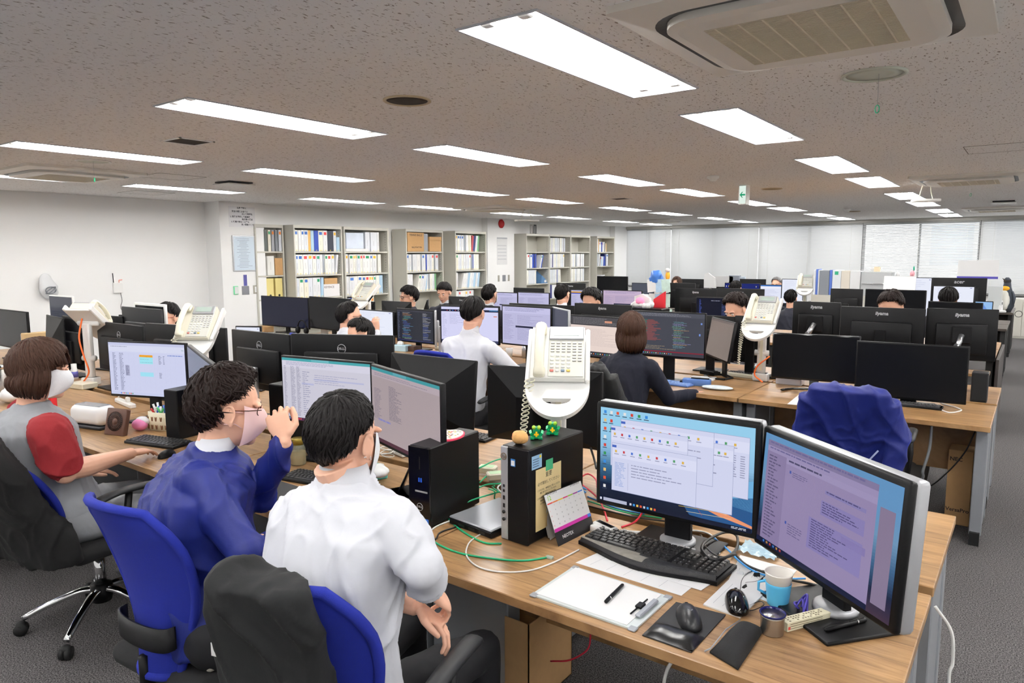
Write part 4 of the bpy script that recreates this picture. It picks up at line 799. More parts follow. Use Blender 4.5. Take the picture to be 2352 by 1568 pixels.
# ---------------------------------------------------------------- telephones on arms
PHB=mat('phone_body',rgb(226,222,206),.4); PHW=mat('phone_white',rgb(236,236,232),.35)
def phone_stand(x,y,rz,zt,label,plabel,pole_h=None,base=.72,ph=PHB,tilt=42,lcd=None,back=False):
    t=thing('phone_stand',label,'phone stand',(x,y,base),rz,'white telephone arms')
    H_=zt-base
    nb(WHP).rbox(-.055,.055,-.02,.06,0,.06,.01,2).build('clamp_base',t)
    b=nb(WHP); b.rbox(-.03,.03,.0,.04,.05,H_-.02,.008,2); b.build('pole',t)
    b=nb(CRM); b.rbox(-.012,.012,-.004,.0,.08,H_-.06,.002); b.build('groove_strip',t)
    nb(WHP).cyl((-.05,.02,H_*.42),(.05,.02,H_*.42),.022,16).build('hinge_knob',t)
    nb(WHP).cyl((-.085,.0,H_-.02),(.085,.0,H_-.02),.02,16).build('tilt_joint',t)
    M=T3(0,-.02,H_)@RX(R(tilt))
    # tray outline with handle cutout (local: -Y towards user)
    b=nb(WHP,M); n=28; out=[];inn=[]
    for k in range(n+1):
        a=PI*k/n; out.append((-.12*math.cos(a)*(1),-.10-.15*math.sin(a)))
    for k in range(n+1):
        a=PI*k/n; inn.append((-.052*math.cos(a),-.168-.026*math.sin(a)))
    def lay(z): return [(p[0],p[1],z) for p in out]+[(p[0],p[1],z) for p in inn]
    m=n+1; top=lay(0);bot=lay(-.022)
    fs=[(k,m+k,m+k+1,k+1) for k in range(n)]
    V=top+bot; K=len(top)
    F=fs+[tuple(K+i for i in f[::-1]) for f in fs]+[(k,k+1,K+k+1,K+k) for k in range(n)]+[(m+k,K+m+k,K+m+k+1,m+k+1) for k in range(n)]
    b.add(V,F,False)
    b.prism([(-.12,0),(-.12,-.10),(-.11,-.15),(-.09,-.168),(.09,-.168),(.11,-.15),(.12,-.10),(.12,0)],-.0225,.0005); b.rbox(-.12,-.102,-.1,.16,-.024,.02,.006); b.rbox(.102,.12,-.1,.16,-.024,.02,.006); b.rbox(-.115,.115,-.02,.15,-.024,-.006,.004)
    b.build('tray',t)
    p=thing('desk_telephone',plabel,'telephone',(x,y,base),rz,'ivory office telephones'); P=M@T3(0,-.0,.012)
    b=nb(ph,P); b.loft([((0,-.095,.0),(.105,0,0),(0,.0,.02))],cap=False) if 0 else None
    w=.1; v=[(-w,-.1,0),(w,-.1,0),(w,.125,0),(-w,.125,0),(-w,-.1,.022),(w,-.1,.022),(w,.125,.05),(-w,.125,.05)]
    b.add(v,[(0,3,2,1),(4,5,6,7),(0,1,5,4),(1,2,6,5),(2,3,7,6),(3,0,4,7)]); b.build('body',p)
    sl=math.atan2(.028,.225); Q=P@T3(0,-.1,.0225)@RX(sl)
    b=nb(ph,Q); b.m(mat('phone_face',rgb(208,208,200),.4)).rbox(-.035,.096,.004,.222,0,.004,.003); b.m(SIL).rbox(-.035,.096,.165,.224,.003,.012,.003); b.build('face_plate',p)
    nb(lcd or mat('lcd_grey_green',rgb(170,186,178),.15),Q).box(-.018,.078,.18,.214,.012,.013).build('display',p)
    b=nb(PHW,Q); kd=mat('key_dark',rgb(96,92,84),.5)
    for r_ in range(4):
        for c_ in range(6): xx,yy=-.028+c_*.0205,.152-r_*.0125; b.m(PHW).rbox(xx,xx+.015,yy-.003,yy+.003,.003,.0085,.0015); b.m(kd).box(xx+.001,xx+.014,yy-.005,yy-.003,.004,.0045)
    for r_ in range(5):
        for c_ in range(4):
            xx,yy=-.028+c_*.0205,.094-r_*.0165
            b.m([mat('key_red',rgb(206,110,100),.5),PHW,mat('key_blue',rgb(110,130,150),.5),mat('key_yellow',rgb(220,190,90),.5)][c_] if r_==4 else PHW).rbox(xx,xx+.014,yy-.0045,yy+.0045,.003,.0095,.002)
        if r_<3:
            for c_ in(4,5): xx,yy=-.028+c_*.0205,.1-r_*.013; b.m(PHW).rbox(xx,xx+.015,yy-.003,yy+.003,.003,.0085,.0015); b.m(kd).box(xx+.001,xx+.014,yy-.005,yy-.003,.004,.0045)
    b.build('keypad',p)
    h=nb(CRM,Q); xx=-.066
    h.tube(spline([(xx,.0,.02),(xx,.02,.034),(xx,.06,.048),(xx,.12,.052),(xx,.17,.046),(xx,.205,.034),(xx,.225,.02)],4),[.018,.0205,.021,.02,.0185,.0175,.0175,.0175,.0175,.0175,.0175,.0175,.0175,.0175,.0175,.0175,.018,.018,.019,.02,.021,.0215,.021,.019,.014][:25],12,flat=.72)
    h.rbox(xx-.022,xx+.022,-.004,.036,.004,.026,.008,2); h.rbox(xx-.022,xx+.022,.18,.226,.004,.026,.008,2); h.build('handset',p)
    # coiled cord hanging at the left
    A=P@Vector((-.09,-.095,.01)); pts=[]; n=260; L=.33
    for k in range(n+1):
        tt=k/n; s=tt if tt<.5 else 1-tt; base_=Vector((A.x-.02+.02*tt-.03*math.sin(PI*tt),A.y-.01,A.z-2*s*L)); an=k*.9
        pts.append(base_+Vector((math.cos(an)*.0085,math.sin(an)*.0085,0)))
    nb(CRM).tube(pts,.0024,5).build('coiled_cord',p)
    return t,p
phone_stand(-1.45,2.26,R(30),1.262,'white telephone arm rising behind the upright black tower with silver edge','big white desk telephone on the nearest arm, beside the green toys',ph=PHW)
phone_stand(-4.05,2.3,R(34),1.235,'white telephone arm right of the spreadsheet monitor','ivory desk telephone above the spreadsheet monitor')
_t,_p=phone_stand(-5.62,2.33,R(205),1.2,'white telephone arm seen from behind with an orange cable','desk telephone seen from behind at the left')
nb(mat('orange_cable',rgb(240,110,40),.4)).tube(spline([(.0,.06,.5),(.01,.09,.36),(-.03,.1,.22),(-.06,.1,.12),(-.02,.09,.06),(.04,.08,.01)]),.006,8).build('orange_cable',_t)
phone_stand(-1.62,5.33,R(2),1.225,'tall white telephone arm left of the switched off arc stand screen','ivory telephone tilted on the tall arm at right centre')
phone_stand(-5.95,5.34,R(0),1.24,'tall white telephone arm in front of the bookshelves','ivory telephone on the arm in front of the bookshelves')
phone_stand(-2.85,11.45,R(10),1.22,'white telephone arm near the upright files, far back','small white telephone far back near the upright files')
c_or=mat('orange_cable',rgb(240,110,40),.4)
solo('orange_cable',nb(c_or).tube(spline([onY(1768,818,5.3),onY(1740,840,5.25),onY(1733,860,5.25),onZ(1745,872,.745),onZ(1752,878,.728)]),.006,8),'orange cable curving down beside the tall right phone arm','cable')
# ---------------------------------------------------------------- computers
def tower(x,y,rz,w,d,h,label,kind,z=.72):
    t=thing('desktop_computer',label,'computer',(x,y,z),rz); b=nb(BLK); b.rbox(0,w,.006,d,.006,h,.004); b.build('case',t)
    nb(RUB).box(.01,w-.01,.02,d-.02,0,.006).build('rubber_foot',t)
    return t
t=tower(-1.39,1.812,R(-2),.115,.33,.325,'upright black computer with silver front strip, toys and a potato on top','hp')
b=nb(SIL); b.rbox(0,.03,0,.01,.004,.323,.003); b.build('silver_strip',t); b=nb(BLK); b.rbox(.03,.115,0,.01,.004,.323,.002)
for k in range(26): b.add([(.033,-.0004,.03+k*.008),(.034,-.0004,.03+k*.008),(.112,-.0004,.08+k*.008),(.112,-.0004,.0785+k*.008)],[(0,1,2,3)])
b.build('front_grille',t)
b=nb(mat('hp_logo',rgb(130,112,90),.3,metal=.6)); b.tube([(.015+.011*math.cos(a),-.001,.29+.011*math.sin(a)) for a in [2*PI*k/20 for k in range(21)]],.0016,5); b.text('hp',.017,T3(.015,-.0008,.29)@RX(PI/2),bold=.0004,shear=.3); b.build('maker_logo',t)
b=nb(mat('blue_badge',rgb(60,130,200),.3)); b.box(.045,.063,-.001,0,.262,.287); b.m(PAPER).box(.047,.061,-.0014,-.001,.265,.282); b.build('processor_badge',t)
for k,z_ in enumerate((.115,.142,.168,.185)): nb(DARK).box(.011,.019,-.0012,0,z_,z_+(.014 if k<2 else .009)).build('usb_port',t)
for z_ in(.075,.1): nb(DARK).cyl((.015,-.004,z_),(.015,0,z_),.006,12).build('audio_jack',t)
X_=.115
b=nb(mat('spec_sticker',rgb(150,190,220),.4)); b.box(X_,X_+.001,.02,.075,.255,.3); b.m(YL and flat(YL)).box(X_+.001,X_+.0015,.062,.071,.288,.297); b.m(flat(rgb(90,110,140)))
for k in range(4): b.box(X_+.001,X_+.0014,.025,.058,.262+k*.008,.265+k*.008)
b.build('spec_sticker',t)
b=nb(mat('kraft_note',rgb(226,204,150),.8)); b.box(X_+.001,X_+.0025,.04,.185,.04,.25); b.m(flat(rgb(90,80,60)))
for s,sz,z_ in(('重要',.019,.222),('必ず開封してください',.0125,.198),('このたびは、本製品をご購入いただき',.0076,.177),('誠にありがとうございます。',.0076,.167),('この封筒には、製品の使用開始に必要な',.0074,.15),('書類が入っておりますので、',.0074,.14),('必ず開封しご確認ください。',.0074,.13)): b.text(s,sz,T3(X_+.0029,.112,z_)@RZ(PI/2)@RX(PI/2),bold=.0001)
b.build('taped_note',t)
nb(mat('green_tape',rgb(70,170,120),.4)).box(X_+.0026,X_+.0035,.095,.135,.235,.272).build('green_tape',t)
HPM=T3(-1.39,1.812,.72)@RZ(R(-2))
t=tower(-1.732,1.725,R(4),.095,.30,.29,'black slim computer with round logo and ribbed front, floral pouch on top','dell')
b=nb(GLB); b.rbox(0,.095,0,.008,.004,.288,.002)
for k in range(34): b.add([(.004,-.0006,.02+k*.0075),(.006,-.0006,.02+k*.0075),(.09,-.0006,.045+k*.0075),(.09,-.0006,.0425+k*.0075)],[(0,1,2,3)]) if k<12 or k>26 else None
b.build('front_grille',t)
q=nb(LOGOM); q.tube([(.05+.013*math.cos(a),-.0012,.075+.013*math.sin(a)) for a in [2*PI*k/24 for k in range(25)]],.001,5); q.text('DELL',.0105,T3(.05,-.001,.075)@RX(PI/2),bold=.0003); q.build('maker_logo',t)
nb(SIL).box(.03,.085,-.001,0,.128,.134).build('accent_strip',t)
for k in range(2): nb(mat('usb_blue',rgb(40,90,200),.4)).box(.045+k*.01,.051+k*.01,-.001,0,.165,.18).build('usb_port',t)
nb(mat('badge_blue',rgb(40,110,210),.3)).box(.072,.088,-.001,0,.015,.035).build('processor_badge',t)
nb(DARK).box(.05,.054,-.001,0,.21,.255).build('optical_drive',t)
# floral pouch on the dell, potato and two toys on the hp
def blob(o2,z0,h,m,M=None,n=1):
    b=nb(m,M); b.prism(o2,z0,z0+h); return b
oo=[]
for k in range(40):
    a=2*PI*k/40; r=1+.12*math.cos(2*a); oo.append((.045*math.cos(a)*r,.085*math.sin(a)*r*(1)))
t=thing('eye_mask','pink edged floral patterned fabric mask lying on the slim computer','cloth',(-1.69,1.9,1.0105),R(20)); nb(mat('pink_binding',rgb(226,70,100),.8)).prism(oo,0,.006).build('binding',t)
b=nb(mat('floral_cotton',rgb(240,226,222),.8)); b.prism([(x*.9,y*.93) for x,y in oo],.006,.008); random.seed(3)
for k in range(34):
    a,rr=rnd(0,2*PI),rnd(0,.75)**.5; x,y=.04*math.cos(a)*rr,.078*math.sin(a)*rr; b.m(flat([rgb(230,190,60),rgb(60,60,60),rgb(210,80,90),rgb(120,150,90)][k%4])); b.prism([(x+rnd(.002,.006)*math.cos(q),y+rnd(.002,.006)*math.sin(q)) for q in [2*PI*i/6 for i in range(6)]],.008,.0084)
b.build('fabric',t)
def sculpt(b,amp,sc,seed=0):
    for i,v in enumerate(b.v): b.v[i]=v+(v.normalized() if v.length else v)*amp*noise.noise(v*sc+Vector((seed,0,0)))
    return b
PT=mat('potato_skin',rgb(206,158,96),.7,var=.25,vs=60,bump=.4,bs=300)
b=nb(PT); b.ell((0,0,0),(.031,.024,.023),n=24,k=16); sculpt(b,.004,40,3)
_c=HPM@Vector((.045,.05,.326+.0225)); t=thing('potato','small potato with red marks on the silver edged computer','potato',_c); b.build('tuber',t)
b=nb(flat(rgb(200,80,50)))
for k in range(9): a=rnd(2.6,4.4); z_=rnd(-.008,.014); rr=math.sqrt(max(0,1-(z_/.023)**2)); b.ell((.0295*rr*math.cos(a)+.001,.0235*rr*math.sin(a),z_),(.0028,.0028,.003),n=8,k=5)
b.build('red_mark',t)
def frog(x,y,z,rz,label):
    t=thing('brick_toy',label,'toy',(x,y,z),rz,'green brick toys'); G=mat('brick_green',rgb(10,150,90),.25); LG=mat('brick_lime',rgb(160,210,60),.25); YB=mat('brick_yellow',rgb(246,200,20),.25)
    b=nb(G); b.rbox(-.016,.016,-.012,.014,0,.012,.001); b.rbox(-.012,.012,-.010,.012,.012,.026,.001); b.rbox(-.013,.013,-.014,.012,.026,.04,.001)
    for sx in(-.007,.007):
        for sy in(-.005,.005): b.cyl((sx,sy,.04),(sx,sy,.0425),.003,10)
    b.build('body',t)
    for s in(-1,1):
        nb(G,T3(s*.018,-.004,.02)@RY(s*.5)@RX(.3)).rbox(-.005,.005,-.012,.01,-.006,.006,.001).build('arm',t)
        nb(G).rbox(s*.014-.007,s*.014+.007,-.022,.006,0,.008,.001).build('foot',t); nb(LG).cyl((s*.009,-.016,.04),(s*.009,-.004,.04),.0062,12).build('eye',t)
    b=nb(YB); b.box(-.003,.003,-.0145,-.0138,.008,.026); b.box(-.008,.008,-.0146,-.0139,.013,.019); b.build('yellow_cross',t)
_a=HPM@Vector((.045,.14,.3265)); _b=HPM@Vector((.055,.225,.3265)); frog(_a.x,_a.y,_a.z,R(35),'green brick built toy with lime eyes, next to the potato'); frog(_b.x,_b.y,_b.z,R(25),'green brick built toy with lime eyes, behind the other one')
# ---------------------------------------------------------------- keyboards and mice
KEY=mat('key_black',rgb(24,24,26),.35); KEYL=mat('key_legend',rgb(150,150,150),.5)
def keyboard(x,y,rz,w,d,label,m=KEY,body=BLK,z=.72,rest=False,legend=True):
    t=thing('keyboard',label,'keyboard',(x,y,z),rz); b=nb(body)
    if rest:
        # wavy ergonomic body: key field plus padded palm rest
        n=26; 
        def yf(u): return -.085-.028*math.cos((u-.5)*5.2)-.01*math.cos((u-.5)*2)
        out=[(-w/2+w*k/n,yf(k/n)) for k in range(n+1)]+[(w/2,.06)]+[(w/2-w*k/n,.08+.025*math.exp(-((k/n-.5)/.3)**2)) for k in range(n+1)]+[(-w/2,.06)]
        b.prism(out,0,.012); b.rbox(-w/2+.01,w/2-.01,-.055,.07,.01,.022,.006); b.build('body',t)
        pr=nb(mat('palm_rest',rgb(28,28,30),.5,bump=.5,bs=500)); vs=[];fs=[]; rws=7
        for k in range(n+1):
            for j in range(rws):
                v=j/(rws-1); yy=yf(k/n)+.003+(-.05-yf(k/n))*v; vs.append((-w/2+.006+(w-.012)*k/n,yy,.012+.014*math.sin(PI*min(1,v*.9+.1))**.7*(1) if 0<j<rws-1 else (.008 if j==0 else .022)))
        for k in range(n):
            for j in range(rws-1): a=k*rws+j; fs.append((a,a+rws,a+rws+1,a+1))
        pr.add(vs,fs,True); pr.build('palm_rest',t)
        wv=nb(mat('worn_patch',rgb(124,120,112),.75,var=.3,vs=50)); vs2=[];fs2=[];K=15
        for k in range(K):
            for j in range(rws): p=vs[k*rws+j]; vs2.append((p[0],p[1]+.0003,p[2]+.0009))
        for k in range(K-1):
            for j in range(1,rws-1 - (1 if k>11 else 0)): a=k*rws+j; fs2.append((a,a+rws,a+rws+1,a+1))
        wv.add(vs2,fs2,True); wv.build('worn_patch',t)
        mk=nb(mat('media_key',rgb(190,190,190),.3)); 
        for q in(-.16,-.14,-.12,.05,.07,.09): mk.rbox(q,q+.015,.082,.088,.02,.0255,.002)
        mk.build('media_key',t); z0=.022; x0,x1=-w/2+.012,w/2-.012; y0,y1=-.05,.07
    else:
        b.rbox(-w/2,w/2,-d/2,d/2,0,.014,.004,2); b.build('body',t); z0=.014; x0,x1=-w/2+.006,w/2-.006; y0,y1=-d/2+.006,d/2-.006
    k_=nb(m); rows_=6; rh=(y1-y0)/rows_; pat=[[1.25,1.25,1.25,5.,1.25,1.25,1.25,1.25],[2.25]+[1]*10+[1.5],[1.75]+[1]*10+[2],[1.5]+[1]*12,[1]*13+[1.5],[1]*14]
    mainw=(x1-x0)*(.66 if w>.37 else .98)
    for r_,p_ in enumerate(pat):
        tot=sum(p_); u=0
        for kk in p_:
            a=x0+mainw*u/tot; b_=x0+mainw*(u+kk)/tot; u+=kk; yy=y0+r_*rh
            k_.m(m); hh=.006; v=[(a+.0008,yy+.001,z0),(b_-.0008,yy+.001,z0),(b_-.0008,yy+rh-.001,z0),(a+.0008,yy+rh-.001,z0),(a+.003,yy+.003,z0+hh),(b_-.003,yy+.003,z0+hh),(b_-.003,yy+rh-.003,z0+hh),(a+.003,yy+rh-.003,z0+hh)]
            k_.add(v,[(4,5,6,7),(0,1,5,4),(1,2,6,5),(2,3,7,6),(3,0,4,7)])
            if legend: c_=(a+b_)/2; k_.m(KEYL).add([(c_-.003,yy+rh*.45,z0+hh+.0002),(c_-.0005,yy+rh*.45,z0+hh+.0002),(c_-.0005,yy+rh*.7,z0+hh+.0002),(c_-.003,yy+rh*.7,z0+hh+.0002)],[(0,1,2,3)])
    if w>.37:
        for bx,n_ in((.69,3),(.83,4)):
            for r_ in range(6 if bx>.7 else 5):
                if bx<.7 and r_==2: continue
                for c_ in range(n_): a=x0+(x1-x0)*bx+c_*.0185; yy=y0+(r_+(0))*rh; k_.m(m).add([(a+.0008,yy+.001,z0),(a+.0175,yy+.001,z0),(a+.0175,yy+rh-.001,z0),(a+.0008,yy+rh-.001,z0),(a+.003,yy+.003,z0+.006),(a+.015,yy+.003,z0+.006),(a+.015,yy+rh-.003,z0+.006),(a+.003,yy+rh-.003,z0+.006)],[(4,5,6,7),(0,1,5,4),(1,2,6,5),(2,3,7,6),(3,0,4,7)]); k_.m(KEYL).box(a+.006,a+.009,yy+rh*.45,yy+rh*.7,z0+.006,z0+.0063) if legend else None
    k_.build('key_block',t,fix=False); return t
def mouse(x,y,rz,label,m=BLK,z=.72,s=1.,logo=None,two=False):
    t=thing('computer_mouse',label,'mouse',(x,y,z),rz); b=nb(m); b.ell((0,0,.004),(.032*s,.056*s,.034*s),n=24,k=16)
    for i,v in enumerate(b.v):
        if v.z<.001: v=Vector((v.x,v.y,0.001))
        v.x*=1-.12*math.cos(v.y*40); b.v[i]=v
    b.build('shell',t); nb(RUB).cyl((-.003*s,.03*s,.028*s),(.003*s,.03*s,.028*s),.006*s,12).build('scroll_wheel',t)
    if logo: nb(SIL).text(logo,.009,T3(0,-.012,.0385)@RX(R(0)),bold=.0001).build('maker_logo',t)
    return t
keyboard(-.915,1.985,R(-3),.48,.2,'wide black curved keyboard with a worn grey palm rest',rest=True)
mouse(-.665,1.668,R(35),'black wireless mouse on the black wrist rest pad',m=mat('graphite',rgb(34,35,38),.35),z=.7232,s=1.05,logo='logi')
mouse(-.59,1.815,R(25),'glossy black wired mouse on white papers',m=GLB,z=.7255,s=1.08,logo='hp')
mouse(-.55+0,5.0,0,'small black mouse near the big switched off monitor',s=.8) if 0 else None
keyboard(-.555,4.985,R(-22)*0,.3,.1,'black keyboard in front of the large switched off monitor')
keyboard(-1.98,1.80,R(10),.30,.125,'compact black keyboard between the blue jacket man and white shirt man') 
keyboard(-2.36,1.86,R(12),.40,.13,'black keyboard under the fist of the blue jacket man')
keyboard(-3.55,1.76,R(14),.34,.13,'black keyboard under the hand of the red sleeved woman')
mouse(-3.28,1.66,R(20),'dark mouse beneath the hand of the red sleeved woman',s=.9)
keyboard(-2.1,4.83,R(-5),.3,.12,'blue keyboard with one orange key before the navy sweater woman',m=mat('blue_key',rgb(110,140,190),.5),body=mat('blue_body',rgb(80,110,170),.5),legend=False)
keyboard(-1.72,5.53,R(3),.44,.14,'long black keyboard beyond the dark code monitor',z=.72)
keyboard(-3.05,4.76,R(0),.42,.13,'white and dark keyboard under the elbow of the seated white shirt man',m=mat('key_white',rgb(226,228,232),.4),legend=False)
# ---------------------------------------------------------------- front desk items
Z0=.72
def sheet(pts,z,label,name='paper_sheet',cat='paper',m=PAPER,th=.0008,lines=0,group=None):
    """paper from its four corners as seen on the desk"""
    P=[onZ(px,py,z) for px,py in pts]; c=sum(P,Vector())/4
    t=thing(name,label,cat,c,0,group); b=nb(m); b.prism([(p.x-c.x,p.y-c.y) for p in P],0,th)
    if lines:
        q=b.m(flat(rgb(170,172,178)))
        for i in range(lines):
            v=(i+.7)/(lines+1); a=P[0].lerp(P[3],v);d_=P[1].lerp(P[2],v); s=a.lerp(d_,.1)-c; e=a.lerp(d_,.1+rnd(.3,.75))-c; n_=(P[3]-P[0]).normalized()*.0012
            q.add([(s.x,s.y,th+.0002),(e.x,e.y,th+.0002),(e.x+n_.x,e.y+n_.y,th+.0002),(s.x+n_.x,s.y+n_.y,th+.0002)],[(0,1,2,3)])
    b.build('sheet',t,fix=False)
    return t
random.seed(5)
sheet([(1322,1292),(1390,1262),(1600,1340),(1565,1368)],Z0+.0002,'white sheet under the curved keyboard, left one',lines=5)
sheet([(1400,1290),(1480,1270),(1650,1330),(1610,1356)],Z0+.0012,'white printed sheet under the curved keyboard, upper one',lines=4)
sheet([(1615,1390),(1690,1318),(1775,1345),(1700,1420)],Z0+.0002,'white paper stack under the wired mouse',lines=3,th=.004)
sheet([(1668,1345),(1700,1275),(1830,1310),(1770,1385)],Z0+.0003,'crumpled white note paper with binder clips on it',lines=6,th=.0012)
# clipboard with whiteboard edge, paper, clip, pen
P=[onZ(*q,Z0) for q in((1220,1368),(1318,1303),(1541,1374),(1457,1450))]
c=sum(P,Vector())/4; t=thing('clipboard','white clipboard with black clip on the front desk edge','clipboard',(c.x,c.y,Z0)); L_=[(p.x-c.x,p.y-c.y) for p in P]
nb(mat('board_rim',rgb(196,204,204),.3)).prism(L_,0.0002,.005).build('board',t)
b=nb(GRM)
for x_,y_ in L_: b.rbox(x_*.955-.011,x_*.955+.011,y_*.955-.011,y_*.955+.011,.0,.0062,.002)
b.build('corner_cap',t)
e0,e1=Vector((*L_[2],0)),Vector((*L_[3],0)); mid=(e0+e1)/2*.86; dr=(e1-e0).normalized(); an=math.atan2(dr.y,dr.x)
nb(PAPER).prism([(L_[0][0]*.93,L_[0][1]*.9),(L_[1][0]*.93,L_[1][1]*.93),(L_[2][0]*.84,L_[2][1]*.93),(L_[3][0]*.84,L_[3][1]*.93)],.0052,.0066).build('paper',t)
M=T3(mid.x,mid.y,.007)@RZ(an); b=nb(GRM,M); b.rbox(-.055,.055,-.005,.012,0,.009,.003); b.m(BLK).rbox(-.05,.05,-.022,-.018,.0,.004,.001); b.rbox(-.014,.014,-.026,-.006,.002,.01,.002); b.build('clip',t)
def pen(p0,p1,z,r,label,m=BLK,grip=None,name='pen'):
    a,b_=onZ(*p0,z),onZ(*p1,z); t=thing(name,label,'pen',((a.x+b_.x)/2,(a.y+b_.y)/2,z),math.atan2(b_.y-a.y,b_.x-a.x)); L=(b_-a).length/2
    nb(m).tube([(-L,0,r),(-L*.88,0,r),(L*.72,0,r),(L*.98,0,r*.9),(L,0,r*.8)],[r*.25,r*.9,r,r*.95,r*.3],12).build('barrel',t); nb(CHR).cyl((L*.55,0,r),(L*.6,0,r),r*1.08,12).build('ring',t); nb(m).rbox(L*.2,L*.9,-r*.25,r*.25,r*1.7,r*2.3,.0008).build('pocket_clip',t); return t
pen((1432,1345),(1391,1386),Z0+.0072,.0055,'black ballpoint pen lying on the clipboard paper')
pen((1893,1452),(1988,1427),Z0+.0102,.006,'black ballpoint pen resting on the right monitor base')
# mouse pad with wrist rest
P=[onZ(*q,Z0) for q in((1475,1460),(1553,1384),(1667,1413),(1588,1500))]; c=sum(P,Vector())/4; t=thing('mouse_pad','black mouse pad with glossy wrist rest cushion','mouse pad',(c.x,c.y,Z0)); L_=[Vector((p.x-c.x,p.y-c.y,0)) for p in P]
nb(mat('pad_black',rgb(30,30,31),.6)).prism([(v.x,v.y) for v in L_],0.0002,.003).build('pad',t)
b=nb(mat('gel_vinyl',rgb(22,22,23),.28)); vs=[];fs=[];NN=14
for i in range(NN+1):
    for j in range(9):
        u,v=i/NN,j/8; a=L_[0].lerp(L_[3],u); d_=L_[1].lerp(L_[2],u); p=a.lerp(d_,v*.36+.01); h_=.003+.02*(math.sin(PI*v)**.6)*(math.sin(PI*min(1,max(0,u)))**.35)*(1-.25*math.exp(-((u-.5)/.2)**2)); vs.append((p.x,p.y,h_))
for i in range(NN):
    for j in range(8): a=i*9+j; fs.append((a,a+9,a+10,a+1))
b.add(vs,fs,True); b.build('wrist_rest',t,fix=False)
# pencil pouch
P=[onZ(*q,Z0) for q in((1630,1500),(1700,1432),(1755,1448),(1695,1540))]; c=sum(P,Vector())/4; t=thing('pencil_case','black fabric pencil case at the desk front edge','pencil case',(c.x,c.y,Z0)); L_=[Vector((p.x-c.x,p.y-c.y,0)) for p in P]
b=nb(mat('black_canvas',rgb(24,24,25),.85,bump=.4,bs=400)); vs=[];fs=[]
for s in(0,1):
    for i in range(13):
        for j in range(9):
            u,v=i/12,j/8; p=L_[0].lerp(L_[1],u).lerp(L_[3].lerp(L_[2],u),v); e=(math.sin(PI*u)**.45)*(math.sin(PI*v)**.4); h_=.001 if s==0 else .006+.026*e*(1+.12*noise.noise(Vector((u*4,v*4,1)))); vs.append((p.x,p.y,h_))
for s in(0,1):
    for i in range(12):
        for j in range(8): a=s*117+i*9+j; fs.append((a,a+9,a+10,a+1))
rim=[i*9 for i in range(13)]+[12*9+j for j in range(1,9)]+[i*9+8 for i in range(11,-1,-1)]+[j for j in range(7,0,-1)]
for k in range(len(rim)): a,b_=rim[k],rim[(k+1)%len(rim)]; fs.append((a,b_,b_+117,a+117))
b.add(vs,fs,True); b.build('pouch',t); z_=nb(GRM); p0=L_[0].lerp(L_[3],.0)*.97;p1=L_[1]*.97; z_.tube([(p0.x,p0.y,.012),((p0.x+p1.x)/2,(p0.y+p1.y)/2,.024),(p1.x,p1.y,.012)],.0015,5); z_.tube([(p0.x,p0.y,.012),(p0.x-.012,p0.y-.008,.004)],.002,5); z_.build('zip',t)
# cups and small box
q=onZ(1773,1452,Z0); t=thing('metal_cup','steel cup with dark blue inside, in front of paper cup','cup',(q.x,q.y,Z0)); nb(mat('brushed_steel',rgb(190,188,184),.25,metal=.95,bump=.2,bs=300,stretch=(1,1,12))).lathe([(.027,0),(.0285,.003),(.0295,.045),(.031,.05)],32).build('body',t); nb(mat('navy_enamel',rgb(20,24,90),.15)).lathe([(.031,.049),(.0325,.053),(.031,.055),(.028,.053),(.026,.01),(0,.008)],32).build('lining',t)
q=onZ(1786,1386,Z0); t=thing('paper_cup','white paper cup in a light blue plastic holder','cup',(q.x,q.y,Z0)); nb(mat('cup_paper',rgb(240,236,228),.6)).lathe([(.024,.01),(.036,.088),(.0375,.09),(.036,.092),(.0345,.088),(.024,.015),(0,.014)],32).build('cup_wall',t)
nb(mat('holder_blue',rgb(90,186,232),.3)).lathe([(.027,0),(.028,.004),(.0335,.055),(.0345,.062),(.0335,.0635),(.03,.03),(.026,.006),(0,.005)],32).build('holder',t); b=nb(mat('holder_blue',rgb(90,186,232),.3)); b.tube([(-.034,0,.058),(-.052,-.004,.05),(-.052,-.004,.028),(-.031,0,.02)],.004,8); b.build('handle',t)
P0,P1=onZ(1808,1452,Z0),onZ(1908,1426,Z0); t=thing('small_carton','cream printed narrow carton lying by the steel cup','box',P0,math.atan2(P1.y-P0.y,P1.x-P0.x)); Lb=(P1-P0).length
b=nb(mat('cream_card',rgb(232,226,196),.6)); b.rbox(0,Lb,0,.03,0,.024,.001); b.build('box_body',t); b=nb(flat(rgb(120,110,80)))
for r_ in range(3):
    for k in range(14): 
        if random.random()<.75: b.box(.012+k*.0085,.017+k*.0085,.004+r_*.008,.008+r_*.008,.024,.0243)
for r_ in range(3): b.box(.01,Lb*.8,-.0003,0,.006+r_*.006,.0075+r_*.006)
b.m(flat(rgb(200,70,60))).box(.003,.01,-.0004,0,.005,.013); b.build('printed_text',t); nb(mat('card_flap',rgb(214,214,206),.5)).box(Lb,Lb+.012,.002,.028,.002,.003).build('flap',t)
